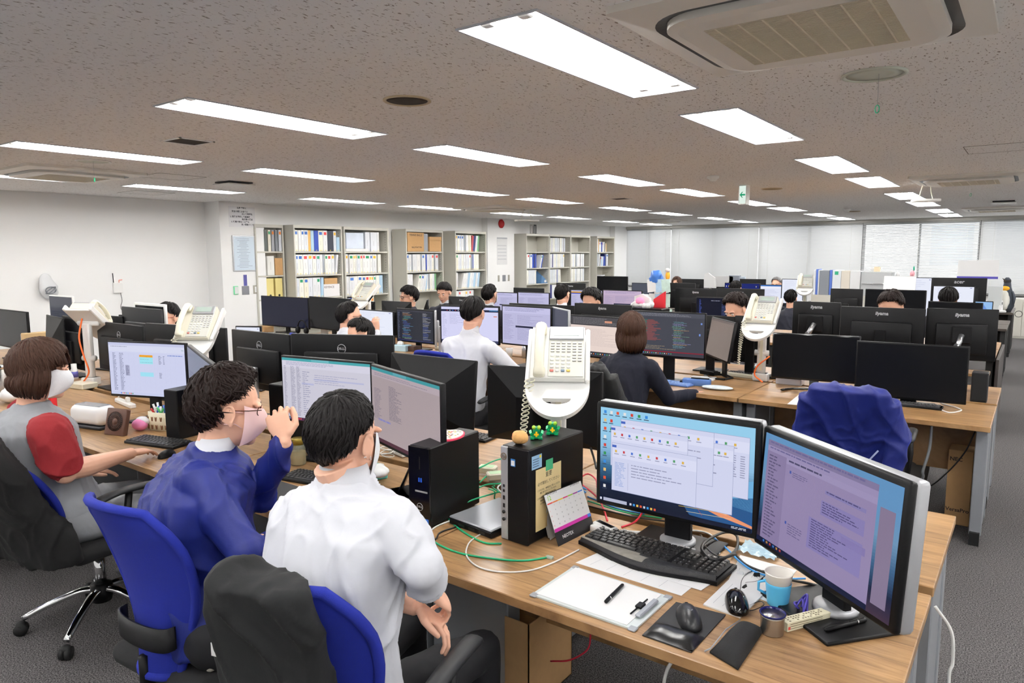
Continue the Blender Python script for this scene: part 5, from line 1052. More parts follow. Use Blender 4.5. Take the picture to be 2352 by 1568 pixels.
# desk calendar
q=onZ(1283,1255,Z0); q2=onZ(1366,1213,Z0); rz=math.atan2(q2.y-q.y,q2.x-q.x); w_=(q2-q).length; t=thing('desk_calendar','tent desk calendar with a green 12 and NEOTEX lettering','calendar',q,rz)
M=RX(R(-22)); BKC=mat('calendar_card',rgb(30,28,30),.5); b=nb(BKC,M); b.box(0,w_,0,.0012,0,.17); b.build('front_board',t); nb(BKC,T3(0,.11,0)@RX(R(14))).box(0,w_,0,.0012,0,.16).build('rear_board',t)
nb(PAPER,M).box(.001,w_-.001,-.002,-.0004,.045,.17).build('month_page',t)
b=nb(flat(rgb(190,40,150)),M); b.box(.001,w_-.02,-.0024,-.002,.045,.056); b.m(flat(rgb(60,110,200))).box(w_-.02,w_-.001,-.0024,-.002,.045,.056)
for k,cc in enumerate((rgb(220,60,50),rgb(230,120,50),rgb(230,190,40),rgb(220,60,120),rgb(150,200,60),rgb(160,60,150),rgb(60,120,210))): b.m(flat(cc)).box(.004+k*(w_-.01)/7,.004+(k+.95)*(w_-.01)/7,-.0024,-.002,.137,.141)
b.m(flat(rgb(150,200,50))).text('12',.021,M=T3(.02,-.0024,.155)@RX(PI/2),bold=.0003)
b.m(flat(rgb(60,60,64)))
n_=1
for r_ in range(5):
    for c_ in range(7):
        if (r_==0 and c_<1) or n_>31: continue
        b.m(flat(rgb(220,90,90)) if c_==0 else flat(rgb(60,60,64))); b.text(str(n_),.0065,T3(.008+(w_-.012)*c_/7,-.0024,.13-r_*.016)@RX(PI/2)); n_+=1
b.m(flat(rgb(225,225,225))).text('NEOTEX',.0155,T3(w_*.3,-.0008,.022)@RX(PI/2),bold=.0002); b.build('printed_text',t)
b=nb(BLK,M)
for k in list(range(2,9))+list(range(w_>.1 and 18 or 14,25)): xx=w_*k/26; b.tube([(xx+.0*j,-.004*math.sin(a_)-.0,.17+.006*math.cos(a_)) for j,a_ in enumerate([PI*2*i/8 for i in range(9)])],.0007,4)
b.build('spiral_binding',t)
b=nb(mat('clear_sleeve',rgb(226,230,232),.2,alpha=.75)); 
for k in range(3): b.tube(spline([(-.005-.012*k,.0,.0),(-.016-.012*k,.004,.05),(-.006-.008*k,.01,.14)]),.012,6,flat=.1)
t2=thing('plastic_sleeve','white curled paper sleeves left of the tent calendar','paper',(q.x-.042,q.y+.02,q.z)); 
b=nb(mat('tracing_paper',rgb(224,226,226),.4))
for k in range(2):
    pts=[(-.004-.014*k-.012*math.sin(i/8*PI),.01*k,.004+.0155*i) for i in range(9)]
    b.add([(x_,y_,z_) for x_,y_,z_ in pts]+[(x_-.004,y_+.055,z_) for x_,y_,z_ in pts]+[(x_-.001,y_,z_) for x_,y_,z_ in pts]+[(x_-.005,y_+.055,z_) for x_,y_,z_ in pts],[(i,i+1,10+i,9+i) for i in range(8)]+[(18+i,27+i,28+i,19+i) for i in range(8)],True)
b.build('sheet',t2)
# cables on the front desk
def cable(name,px,z,r,col,label,lift=None,pts3=None,kk=6):
    P=[onZ(x_,y_,z+r+((lift or {}).get(i,0))) for i,(x_,y_) in enumerate(px)] if px else pts3
    c=P[0].copy(); m=mat('cable_%s'%name,col,.4); return solo(name,nb(m).tube([p-c for p in spline(P,kk)],r,8),label,'cable',c)
GC=rgb(20,160,110); WC=rgb(226,226,224); BC=rgb(50,140,210); KC=rgb(20,20,21); RC=rgb(200,40,60)
cable('green_cable',[(1255,1280),(1200,1287),(1130,1282),(1050,1268),(992,1240),(977,1212),(995,1190),(1040,1170),(1085,1148),(1150,1128)],Z0,.0032,GC,'thick green network cable looping on the desk left of the upright computer',{7:.02,8:.03,9:.03})
nb(mat('clear_plug',rgb(200,220,210),.1,alpha=.6)); 
q=onZ(1255,1280,Z0); solo('network_plug',nb(mat('clear_plug',rgb(200,220,210),.1)).rbox(0,.024,-.006,.006,0,.008,.001),'clear plug at the end of the green network cable','plug',q,R(2))
cable('green_cable',[(1152,1248),(1110,1245),(1060,1218),(1030,1190),(1028,1170),(1060,1145),(1110,1115),(1152,1110)],Z0,.0032,GC,'second green network cable behind the first loop',{4:.02,5:.03,6:.05,7:.06})
cable('green_cable',[(1100,1075),(1130,1060),(1155,1052)],Z0+.04,.0032,GC,'short run of green cable between the two computers, far one')
cable('green_cable',[(1102,1108),(1120,1092),(1150,1085),(1158,1105)],Z0+.02,.0032,GC,'short run of green cable between the two computers, near one')
cable('white_cable',[(1330,1262),(1270,1292),(1215,1310),(1150,1313),(1100,1302),(1074,1280),(1072,1258),(1090,1235),(1153,1200)],Z0,.0026,WC,'thin white cable curling on the desk before the upright computer')
cable('white_cable',[(955,1240),(985,1222),(1010,1205),(1080,1180),(1150,1155)],Z0,.003,rgb(190,190,180),'pale grey cable bundle beside the slim computer')
cable('black_cable',[(965,1250),(1000,1238),(1012,1222),(1060,1205)],Z0,.003,KC,'black cable with a connector left of the green loops')
cable('black_cable',[(1610,1230),(1625,1262),(1660,1280),(1690,1262),(1692,1230),(1665,1222),(1625,1240),(1612,1262),(1640,1285),(1690,1272)],Z0,.0045,KC,'thick black cable coil between the two front monitors',{i:.003*i for i in range(10)})
cable('black_cable',[(1690,1275),(1720,1300),(1790,1325),(1850,1338),(1885,1345)],Z0,.004,KC,'black cable running along under the chat monitor',{3:.01})
cable('blue_cable',[(1640,1235),(1672,1262),(1700,1290),(1740,1315),(1800,1328),(1850,1328)],Z0+.004,.003,BC,'blue cable under the left edge of the chat monitor')
cable('white_cable',[(1560,1215),(1620,1222),(1650,1245),(1652,1272)],Z0,.003,WC,'white cable curling behind the curved keyboard')
cable('black_cable',[(1700,1358),(1705,1330),(1725,1312),(1760,1312),(1745,1332),(1712,1338)],Z0+.002,.0014,KC,'thin mouse cable beside the paper cup')
cable('black_cable',[(1722,1390),(1745,1380),(1755,1388),(1738,1398),(1722,1402)],Z0+.002,.0012,KC,'thin black wire right of the wired mouse')
cable('white_cable',[(1425,1218),(1480,1222),(1540,1220),(1590,1212)],Z0,.004,WC,'white power cable behind the curved keyboard')
cable('red_cable',[(1395,1195),(1385,1165),(1370,1140),(1340,1115),(1325,1105)],Z0,.0035,RC,'red network cable rising behind the tent calendar',{2:.02,3:.03,4:.04})
cable('red_cable',[(1428,1210),(1455,1200),(1470,1185),(1480,1165)],Z0,.0035,RC,'red network cable below the left front monitor',{2:.01,3:.02})
cable('red_cable',[(1330,1098),(1350,1088),(1368,1100),(1372,1120)],Z0+.03,.0035,RC,'red cable loop behind the silver edged computer')
for k,(a,b_) in enumerate((((1350,1140),(1480,1180)),((1350,1150),(1520,1190)),((1345,1160),(1560,1200)))): cable(['blue_cable','green_cable','black_cable'][k],[a,((a[0]+b_[0])/2,(a[1]+b_[1])/2+6),b_],Z0+.003*k,.003,[BC,GC,KC][k],'%s cable passing below the left front monitor'%['blue','green','black'][k])
cable('black_cable',[(1330,1000),(1350,1015),(1362,1045),(1370,1075)],Z0+.12,.005,KC,'black power cord leaving the top back of the upright computer')
# power strip and plug
q=onZ(1390,1222,Z0); t=thing('power_strip','white power strip with a plug between calendar and keyboard','power strip',q,R(-20)); nb(WHP).rbox(-.05,.05,-.02,.02,0,.03,.01,2).build('body',t); nb(WHP).rbox(-.03,.02,-.045,-.018,.0,.028,.005,2).build('plug',t); nb(flat(rgb(110,110,120))).box(-.045,-.03,-.0203,-.02,.008,.022).build('switch',t)
# closed laptop on a dock
P=[onZ(*q,Z0+.03) for q in((1040,1190),(1118,1120),(1165,1130),(1155,1225))]
t=thing('closed_laptop','closed silver laptop between the two upright computers','laptop',(-1.50,1.93,Z0),R(-6)); nb(BLK).rbox(-.11,.1,-.13,.13,0,.022,.004).build('base',t); nb(mat('laptop_silver',rgb(168,172,178),.35,metal=.4)).rbox(-.11,.1,-.13,.13,.0225,.031,.004).build('lid',t); b=nb(DARK)
for k in range(3): b.box(-.06+k*.05,-.03+k*.05,-.1308,-.13,.006,.015)
b.build('port_row',t)
# jumble of cables between the towers
for k in range(26):
    random.seed(100+k); x0,y0=rnd(-1.62,-1.42),rnd(2.12,2.36); P=[Vector((x0+rnd(-.08,.08),y0+rnd(-.08,.08),Z0+.004+rnd(0,.07))) for _ in range(6)]
    P=[Vector((p.x,p.y,max(Z0+.004,p.z))) for p in P]; col,nm=[(KC,'black'),(GC,'green'),(WC,'white'),(KC,'black'),(BC,'blue'),(GC,'green')][k%6]
    t=cable('%s_cable'%nm,None,0,.003,col,'%s cable in the tangle behind the two upright computers'%nm,pts3=P); t['group']='tangled %s cables'%nm
# green labelled adapters
for k,(x_,y_) in enumerate(((1120,1085),(1140,1100))): q=onZ(x_,y_,Z0+.01); t=thing('power_adapter','white adapter with green label in the cable tangle, %s'%['rear','front'][k],'adapter',q,R(20+k*30)); nb(CRM).rbox(-.04,.04,-.025,.025,0,.03,.005).build('body',t); nb(flat(rgb(190,220,180))).box(-.03,.03,-.02,.02,.03,.0305).build('label_sticker',t)
# binder clips and bits
for k,(x_,y_) in enumerate(((1700,1318),(1738,1322),(1710,1350),(1752,1335))):
    q=onZ(x_,y_,Z0+.0016); t=thing('binder_clip','small binder clip on the note paper, %s'%['silver at left','black at top','black at bottom','black beside the cup'][k],'clip',q,R(40*k)); nb(SIL if k==0 else BLK).add([(-.009,-.005,0),(.009,-.005,0),(.009,.005,0),(-.009,.005,0),(-.009,0,.01),(.009,0,.01)],[(0,1,5,4),(3,4,5,2),(0,4,3),(1,2,5)]).build('spring',t); nb(CHR).tube([(-.004,-.005,.001),(-.004,-.02,.001),(.004,-.02,.001),(.004,-.005,.001)],.0006,5).build('wire_handle',t)
P0=onZ(1838,1400,Z0); t=thing('cable_bundle','purple and white cable bundle behind the paper cup','cable',P0)
b=nb(mat('purple_cable',rgb(80,70,170),.4))
for k in range(5): b.tube(spline([(rnd(-.03,.0),rnd(-.02,.05),.004),(rnd(-.02,.03),rnd(-.03,.03),.02+.005*k),(rnd(0,.03),rnd(-.06,0),.006)]),.003,6)
b.build('cord',t)
b=nb(mat('bluish_film',rgb(180,214,232),.15,alpha=.8,bump=.8,bs=40)); P0=onZ(1745,1268,Z0); 
nn=10; vs=[((i/nn-.5)*.12,(j/nn-.5)*.1,.006+.018*abs(noise.noise(Vector((i*.5,j*.5,0))))) for i in range(nn+1) for j in range(nn+1)]; b.add(vs,[(i*(nn+1)+j,(i+1)*(nn+1)+j,(i+1)*(nn+1)+j+1,i*(nn+1)+j+1) for i in range(nn) for j in range(nn)],True)
solo('plastic_bag',b,'pale blue crinkled plastic bag behind the chat monitor','bag',P0)
# ---------------------------------------------------------------- woman's desk (left)
def at(px,py,z=.72): return onZ(px,py,z)
def simple(name,label,cat,p,rz,parts,group=None):
    t=thing(name,label,cat,p,rz,group)
    for pn,b in parts: b.build(pn,t)
    return t
q=at(190,985); simple('storage_case','white rounded open case with grey lining by the red sleeved woman','box',(q.x,q.y+.06,.72),R(14),[('case_wall',nb(WHP).rbox(-.13,.13,-.06,.06,.02,.13,.04,4)),('base',nb(BLK2).rbox(-.12,.12,-.055,.055,0,.02,.006)),('lining',nb(mat('grey_film',rgb(130,134,140),.25,bump=.6,bs=40)).rbox(-.1,.1,-.035,.035,.125,.1315,.003))])
q=at(260,1000); t=thing('desk_fan','brown square desk fan with round grille, left of the pouch','fan',q,R(16)); br=mat('fan_brown',rgb(92,62,50),.5,var=.1,vs=14,stretch=(1,1,8)); M=RX(R(-14))
nb(br,M).rbox(-.07,.07,0,.03,0,.145,.006,2).build('housing',t); b=nb(mat('fan_dark',rgb(30,22,20),.6),M); b.cyl((0,-.001,.075),(0,.0,.075),.054,36); b.build('opening',t); b=nb(br,M)
for k in range(30): a=2*PI*k/30; b.tube([(.018*math.cos(a),-.002,.075+.018*math.sin(a)),(.053*math.cos(a+.3),-.002,.075+.053*math.sin(a+.3))],.0012,4)
for r_ in(.018,.036,.054): b.tube([(r_*math.cos(2*PI*i/30),-.002,.075+r_*math.sin(2*PI*i/30)) for i in range(31)],.0013,4)
b.cyl((0,-.003,.075),(0,0,.075),.017,20); b.build('grille',t)
q=at(375,985); t=thing('stationery_pouch','cream pouch with brown bear pattern full of small stationery','pouch',q,R(20)); pm=mat('cream_canvas',rgb(228,222,196),.8); b=nb(pm); b.loft([((0,0,0),(.07,0,0),(0,.04,0)),((0,0,.05),(.078,0,0),(0,.045,0)),((0,0,.1),(.078,0,0),(0,.043,0)),((0,0,.1),(.07,0,0),(0,.036,0)),((0,0,.08),(.065,0,0),(0,.03,0))],28,e=.6); b.build('bag',t)
random.seed(9)
for k in range(9):
    x=-.062+(k%5)*.03+rnd(-.003,.003); z=.022+(k//5)*.045; yy=-.0415-.003*math.sin(PI*z/.1); b=nb(flat(rgb(140,96,62))); b.M=T3(x,yy*(1-.25*(abs(x)/.075)**3),z); b.cyl((0,-.001,0),(0,.002,0),.007,10); b.cyl((-.005,-.001,.007),(-.005,.002,.007),.003,8); b.cyl((.005,-.001,.007),(.005,.002,.007),.003,8); b.cyl((0,-.001,-.009),(0,.002,-.009),.006,8); b.build('printed_bear',t)
for k in range(12):
    cc=[rgb(240,240,240),rgb(60,160,90),rgb(200,50,50),rgb(60,110,200),rgb(240,240,244),rgb(220,220,220)][k%6]; x,y=rnd(-.05,.05),rnd(-.02,.02)
    simple(['marker_pen','glue_stick','clip_case'][k%3],'%s stationery item %s of the bear pouch'%({0:'white',1:'green',2:'red',3:'blue',4:'clear white',5:'pale grey'}[k%6],'sticking out at the left' if x<0 else 'sticking out at the right'),'stationery',q+Vector((x,y,.083)),0,[('barrel',nb(flat(cc,.35)).cyl((0,0,0),(rnd(-.03,.03),rnd(-.02,.02),rnd(.03,.06)),.006,8))],'items in the bear pouch')
q=at(322,988); simple('pink_roll','pink wrapped bundle in clear film between fan and pouch','bundle',q,R(10),[('roll',nb(mat('pink_felt',rgb(236,140,190),.7,var=.1,vs=50)).ell((0,0,.032),(.05,.035,.032))),('film',nb(mat('clear_film',rgb(236,236,240),.15,bump=.8,bs=60)).ell((.0,.02,.05),(.05,.03,.025),n=12,k=8))])
q=at(288,930); t=simple('power_strip','white power strip with plugged lead behind the brown fan','power strip',(q.x,q.y,.72),R(-8),[('body',nb(WHP).rbox(-.15,.15,-.02,.02,0,.028,.006)),('plug',nb(WHP).rbox(.04,.07,-.012,.012,.028,.06,.005)),('lead',nb(WHP).tube(spline([(.055,0,.06),(.03,0,.09),(-.06,.01,.08),(-.14,0,.03)]),.004,6))])
q=at(190,890); t=thing('network_hub','cream ribbed network box below the left phone pole','hub',(q.x,q.y,.72),R(10)); b=nb(CRM); b.rbox(-.09,.09,-.06,.06,0,.04,.005); 
for k in range(16): b.box(-.01+k*.006,-.008+k*.006,-.0605,-.06,.006,.034)
b.build('housing',t); nb(DARK).box(-.08,-.05,-.061,-.06,.01,.028).build('socket',t)
q=at(10,900); t=thing('steel_flask','steel water flask at the left edge behind the woman','flask',(q.x,q.y,.72)); nb(mat('brushed_steel',rgb(190,188,184),.25,metal=.95)).lathe([(.033,0),(.034,.005),(.034,.14),(.026,.16),(.022,.165)],28).build('body',t); nb(CHR).lathe([(.024,.163),(.024,.19),(.02,.194),(0,.194)],24).build('cap',t)
t=thing('plastic_bag','white crumpled plastic bag at the left desk edge','bag',at(25,925)); b=nb(mat('bag_film',rgb(232,232,232),.3)); b.ell((0,0,.05),(.08,.06,.05),n=28,k=20); sculpt(b,.03,22,7); b.build('film',t)
q=at(112,935); carton(q.x,q.y,.72,.03,.04,.09,'small red box behind the neck of the woman',m=flat(rgb(200,30,40))); 
q=at(172,870); t=simple('spray_bottle','white cylindrical can with red and blue label by the phone pole','bottle',q,0,[('can',nb(WHP).lathe([(.026,0),(.026,.075),(.02,.08),(.02,.12),(0,.12)],24)),('label_wrap',nb(mat('blue_label',rgb(90,90,170),.4)).lathe([(.0263,.015),(.0263,.06)],24))])
t=thing('letter_sticker','white sticker strip with five coloured letters on a black screen back','sticker',onY(133,770,2.36)); t.rotation_euler=(0,0,R(-8)); 
b=nb(PAPER); b.box(-.05,.05,-.004,-.003,-.016,.016); b.build('strip',t); b=nb(PAPER)
for k,ch in enumerate('SUGAR'): b.m(flat([rgb(60,90,170),rgb(60,140,150),rgb(230,110,60),rgb(230,190,70),rgb(60,160,110)][k])).text(ch,.024,T3(-.04+.02*k,-.0045,0)@RX(PI/2),bold=.0004)
b.build('letters',t)
for lb_,nm,px,py,z,dim,m_ in (('kraft brown upright file with green edge at far left','file_box',95,762,.72,(.09,.2,.27),mat('tan_file',rgb(214,186,140),.7)),('silver upright router at the far left','router',82,800,.72,(.03,.12,.25),SIL)):
    q=onY(px,py,2.6); simple(nm,lb_,'file box' if 'file' in nm else 'router',(q.x,2.55,z),0,[('body',nb(m_).rbox(-dim[0]/2,dim[0]/2,-dim[1]/2,dim[1]/2,0,dim[2],.005))])
# plastic bag with cable hanging on the left wall
t=thing('hanging_bag','clear plastic bag with coiled grey cable hanging on left wall','bag',(-9.3,3.45,1.18)); b=nb(mat('clear_bag',rgb(214,216,218),.2)); b.ell((0,0,.12),(.04,.1,.13),n=24,k=16)
for i,v in enumerate(b.v):
    if v.z>.16: b.v[i]=Vector((v.x*.6,v.y*.75-.03,v.z+.05))
sculpt(b,.02,14,2); b.build('film',t); b=nb(mat('grey_cord',rgb(120,124,130),.5)); 
for k in range(4): b.tube([(.045+.004*k,.05*math.cos(a)*(1+.05*k),.1+.04*math.sin(a+k)) for a in [2*PI*i/14 for i in range(15)]],.004,5)
b.build('coiled_cord',t)
# ---------------------------------------------------------------- desk of blue jacket man and white shirt man
q=at(686,1065); t=thing('glass_jar','ribbed glass jar of brown grains with golden lid','jar',q); nb(mat('jar_grain',rgb(150,118,62),.35,var=.3,vs=300)).lathe([(.03,0),(.033,.005),(.033,.06),(0,.06)],24).build('contents',t); nb(mat('jar_glass',rgb(176,176,150),.08,alpha=.45)).lathe([(.0335,.0),(.0345,.006),(.0345,.085),(.028,.095)],24).build('glass',t,fix=False); nb(mat('gold_lid',rgb(150,128,50),.3,metal=.6)).lathe([(.03,.094),(.031,.118),(.028,.122),(0,.122)],24).build('lid',t)
q=at(862,1100); t=thing('tissue_box','teal and white tissue packet right of the white shirt man','tissue box',q,R(-25)); nb(mat('teal_box',rgb(110,200,196),.5)).rbox(-.1,.02,-.05,.05,0,.04,.004).build('box_body',t); b=nb(PAPER); b.text('nepia',.03,T3(-.05,-.0515,.018)@RX(PI/2),bold=.0008); b.build('printed_text',t); b=nb(mat('tissue_film',rgb(236,238,238),.4)); b.ell((.05,0,.05),(.06,.04,.025),n=20,k=12); sculpt(b,.012,30,4); b.build('tissue',t)
q=at(880,1050); simple('cable_coil','white coiled charging cable on top of the tissue packet','cable',(q.x,q.y+.03,.72),0,[('cord',nb(WHP).tube([(.035*math.cos(a)+rnd(-.004,.004),.03*math.sin(a),.02+.02*math.sin(a*.35)) for a in [.5*i for i in range(50)]],.0025,6))])
q=at(905,1045); simple('white_adapter','white rectangular adapter below the pinkish screen','adapter',(q.x,q.y+.02,.72),R(-15),[('body',nb(WHP).rbox(-.07,.07,-.012,.03,0,.035,.004))])
q=at(915,1130); t=thing('smartphone','black smartphone leaning beside the slim computer','phone',(q.x+.0,q.y+.0,.72),R(-60)); nb(GLB,RX(R(-25))).rbox(-.035,.035,0,.008,0,.145,.006,2).build('body',t)
q=at(905,1140); simple('notebook','black notebook on desk left of the slim computer','notebook',q,R(-30),[('cover',nb(mat('black_cover',rgb(22,22,24),.6)).rbox(-.07,.07,-.1,.05,0,.012,.003))])
q=at(853,1128); simple('snack_packet','small dark blue snack packet on the desk','packet',q,R(30),[('foil',nb(mat('blue_foil',rgb(60,70,160),.3,var=.3,vs=60)).rbox(-.03,.03,-.02,.02,0,.014,.006,2))])
q=at(880,1152); mouse(q.x,q.y,R(20),'lavender patterned mouse near the right shoulder of the white shirt man',m=mat('lavender',rgb(188,180,210),.4,var=.15,vs=60))
q=at(918,1178); mouse(q.x,q.y,R(20),'white and black mouse at the elbow of the white shirt man',m=WHP)
q=at(700,1150); simple('desk_mat','black desk mat with red edge before the white shirt man','mat',(q.x,1.64,.72),0,[('pad',nb(mat('desk_mat_black',rgb(28,28,30),.7)).rbox(-.35,.3,-.115,.11,0.0002,.003,.001)),('red_edge',nb(flat(rgb(210,30,40))).box(-.35,.3,-.1165,-.1145,.0005,.0032))])
for k,(x,y,l) in enumerate(((600,880,'tall black computer left of the teal bar screen'),(418,930,'black computer edge beside the spreadsheet monitor'))):
    tower([-2.98,-3.62][k],[2.02,1.83][k],R([8,10][k]),[.17,.1][k],[.36,.33][k],[.33,.26][k],l,'x')
t=thing('cardboard_box','open cardboard box standing behind the left front monitor','box',(-1.17,2.33,.72),R(5)); b=nb(CARD); b.box(0,.24,0,.003,0,.19); b.box(0,.003,0,.3,0,.24); b.box(.237,.24,0,.3,0,.19); b.box(0,.24,.297,.3,0,.25); b.box(0,.24,0,.3,0,.003); b.build('box_body',t); nb(CARD,T3(0,0,.19)@RX(R(35))).box(0,.1,0,.003,0,.09).build('flap',t)
q=at(1100,985); keyboard(-2.35,2.78,R(5),.3,.12,'black keyboard glimpsed beneath the tilted monitor back')
# ---------------------------------------------------------------- middle island items
q=at(1600,885); t=thing('pencil_case','blue box shaped pencil case beside the sweater woman hand','pencil case',(q.x,q.y,.72),R(12)); nb(mat('blue_case',rgb(78,112,170),.7)).rbox(-.1,.1,-.03,.03,0,.05,.008,2).build('pouch',t); nb(BLK).rbox(-.12,-.09,-.025,.025,0,.035,.006).build('strap',t); 
simple('notebook','small black pen case lying on the blue case','pen case',(q.x+.02,q.y,.771),R(12),[('cover',nb(BLK).rbox(-.06,.07,-.008,.008,0,.008,.002))])
q=at(1598,875,.72); simple('note_pad','open white notepad beneath the hand of the sweater woman','notepad',(q.x,q.y+.12,.72),R(10),[('pages',nb(PAPER).rbox(-.08,.1,-.06,.06,0,.012,.002))])
q=at(1645,895); t=thing('snack_bag','white and blue foil snack bag at the desk edge','packet',(q.x,q.y+.02,.72),R(8)); b=nb(mat('foil_bag',rgb(206,220,236),.3,var=.35,vs=40)); b.ell((0,0,.014),(.11,.055,.014),n=20,k=10); b.build('foil',t); 
q=at(1628,860); simple('power_adapter','black laptop power brick on the middle desk','adapter',q,R(-15),[('body',nb(BLK).rbox(-.07,.07,-.03,.03,0,.035,.006))])
q=at(1695,865); simple('power_strip','grey power strip under the sideways monitor','power strip',q,R(-8),[('body',nb(CRM).rbox(-.14,.14,-.022,.022,0,.028,.005))])
q=at(1722,850); simple('eraser_pack','dark green small packet by the cable near the phone arm','packet',(q.x,q.y+.05,.72),0,[('body',nb(flat(rgb(30,80,80))).ell((0,0,.015),(.045,.03,.015)))])
q=at(1810,884); simple('acrylic_box','pale grey box under the switched off left screen','box',(q.x,q.y+.05,.72),0,[('body',nb(mat('frost_box',rgb(206,206,216),.3)).rbox(-.09,.09,-.05,.05,0,.055,.005))])
sheet([(1808,928),(1836,905),(1880,908),(1870,932)],Z0,'printed leaflet left of the blue jacket on the chair',lines=5)
cable('white_cable',[(2046,908),(2090,898),(2130,902),(2145,912)],Z0+.02,.004,WC,'white cable lying over the keyboard at the right desk')
cable('white_cable',[(2220,905),(2190,897),(2160,908),(2162,925),(2195,935),(2208,942),(2180,947),(2150,935)],Z0,.004,WC,'white cable curling at the right end of the middle desk')
cable('black_cable',[(2150,915),(2165,903),(2185,905),(2198,912)],Z0,.005,KC,'black plug lead beside the white curl on the right desk')
q=at(2248,903); simple('desk_speaker','dark grey desktop speaker at the aisle end of the desk','speaker',(-.245,5.42,.72),R(0),[('cabinet',nb(BLK2).rbox(-.045,.045,-.055,.055,0,.19,.004)),('grille',nb(mat('speaker_grille',rgb(24,24,26),.9)).rbox(-.04,.04,-.058,-.054,.01,.18,.002))])
simple('wood_riser','small wooden shelf piece beyond the aisle speaker','stand',(-.33,5.75,.72),0,[('top_board',nb(WOOD).rbox(-.1,.12,-.1,.1,.12,.14,.002)),('side_board',nb(WOOD).rbox(-.09,-.07,-.1,.1,0,.12,.002)),('side_board',nb(WOOD).rbox(.09,.11,-.1,.1,0,.12,.002))])
q=at(1170,820); simple('paper_cup','white paper cup on desk behind the big white phone','cup',(q.x,q.y,.72),0,[('cup_wall',nb(PAPER).lathe([(.025,0),(.035,.085),(.033,.085),(.023,.004),(0,.004)],24))])
q=at(1205,822); simple('steel_tumbler','slim steel tumbler beside the paper cup','cup',(q.x,q.y,.72),0,[('body',nb(ALU).lathe([(.022,0),(.028,.13),(.026,.13),(.02,.005),(0,.005)],24))])
q=at(920,805); simple('tissue_box','pale blue tissue box under the dark code screen','tissue box',(q.x,q.y,.72),R(10),[('box_body',nb(mat('paleblue',rgb(176,206,220),.6)).rbox(-.1,.1,-.055,.055,0,.06,.004)),('tissue',nb(PAPER).ell((0,0,.07),(.04,.02,.03),n=10,k=6))])
q=at(945,805); simple('brown_tray','dark brown small tray right of the pale tissue box','tray',(q.x,q.y,.72),R(5),[('body',nb(mat('dark_brown',rgb(70,46,34),.5)).rbox(-.08,.08,-.06,.06,0,.05,.004))])
q=at(985,815); simple('magazine','open magazine near the hand of the glasses man','magazine',(q.x,q.y,.72),R(15),[('pages',nb(mat('mag',rgb(200,194,186),.5,var=.3,vs=20)).rbox(-.14,.14,-.1,.1,0,.012,.002))])
q=at(1020,805); simple('ivory_handset','ivory handset lying beside the elbow of white shirt man','handset',(q.x,q.y,.72),R(10),[('body',nb(CRM).rbox(-.1,.1,-.03,.03,0,.04,.018,3))])
# tissue holder with pompom, red packet, clipped papers
q=onY(1478,700,7.9); P_=Vector((q.x,7.9,.72)); bx=thing('storage_box','black box carrying the white tissue holder','box',(q.x+.05,7.95,.72)); nb(BLK).rbox(-.3,.22,-.12,.12,0,.30,.006).build('box_body',bx)
t=thing('tissue_holder','white fluffy tissue holder with a pink pompom','tissue box',(q.x-.03,7.93,1.02)); b=nb(PAPER)
for k in range(22): a=k*2.4; b.ell((.12*math.cos(a),.07*math.sin(a),.035+.01*math.sin(k)),(.035,.035,.035),n=8,k=6)
b.build('fluffy_base',t); b=nb(PAPER); b.add([(-.1,-.02,.05),(.12,-.02,.05),(.1,-.02,.12),(.0,-.02,.17),(-.1,-.02,.14),(-.1,.03,.05),(.12,.03,.05),(.1,.03,.12),(.0,.03,.17),(-.1,.03,.14)],[(0,1,2,3,4),(9,8,7,6,5),(0,5,6,1),(1,6,7,2),(2,7,8,3),(3,8,9,4),(4,9,5,0)]); b.build('tissue',t); b=nb(mat('pink_pom',rgb(250,150,190),.9)); b.ell((0,-.06,.08),(.055,.05,.05),n=20,k=14); sculpt(b,.012,90,3); b.build('pompom',t)
t=thing('red_packet','red snack packet with white lettering standing behind the pompom','packet',(q.x+.12,8.05,1.02)); b=nb(flat(rgb(204,30,44))); b.add([(-.06,0,0),(.09,0,0),(.09,0,.2),(-.06,0,.1),(-.06,.03,0),(.09,.03,0),(.09,.03,.2),(-.06,.03,.1)],[(0,1,2,3),(7,6,5,4),(0,4,5,1),(1,5,6,2),(2,6,7,3),(3,7,4,0)]); b.m(PAPER).text('SALE',.03,T3(.035,-.001,.08)@RX(PI/2)) if 0 else None; b.build('packet_body',t)
q=onY(1520,660,8.6); t=thing('clip_stand','white metal stand hung with clipped papers and blue pictures','stand',(q.x,8.6,.72)); nb(SHELFM).rbox(-.02,.02,-.02,.02,0,.62,.003).build('pole',t); nb(SHELFM).rbox(-.12,.12,-.08,.08,0,.015,.003).build('base',t); random.seed(21)
for k in range(9):
    x=-.12+(k%3)*.11+rnd(-.02,.02); z=.08+(k//3)*.19; b=nb([PAPER,mat('print_blue',rgb(170,200,226),.6,var=.35,vs=18),mat('print_green',rgb(190,214,206),.6,var=.3,vs=22)][k%3],T3(x,-.03-.01*k*.3,z)@RY(rnd(-.15,.15))@RX(-.1)); b.box(-.06,.06,-.001,0,0,.17); b.build('clipped_sheet',t)
simple('blue_bag','blue plastic bag on top of the paper stand','bag',(q.x-.08,8.6,1.345),0,[('film',sculpt(nb(mat('blue_film',rgb(70,120,200),.3)).ell((0,0,.03),(.09,.05,.09),n=18,k=12),.04,16,5))])
simple('animal_figure','tiny orange and white figure on top of the paper stand','toy',(q.x+.08,8.6,1.345),0,[('body',nb(flat(rgb(240,170,50))).ell((0,0,.05),(.03,.03,.06))),('head',nb(PAPER).ell((0,-.01,.12),(.03,.03,.03)))])
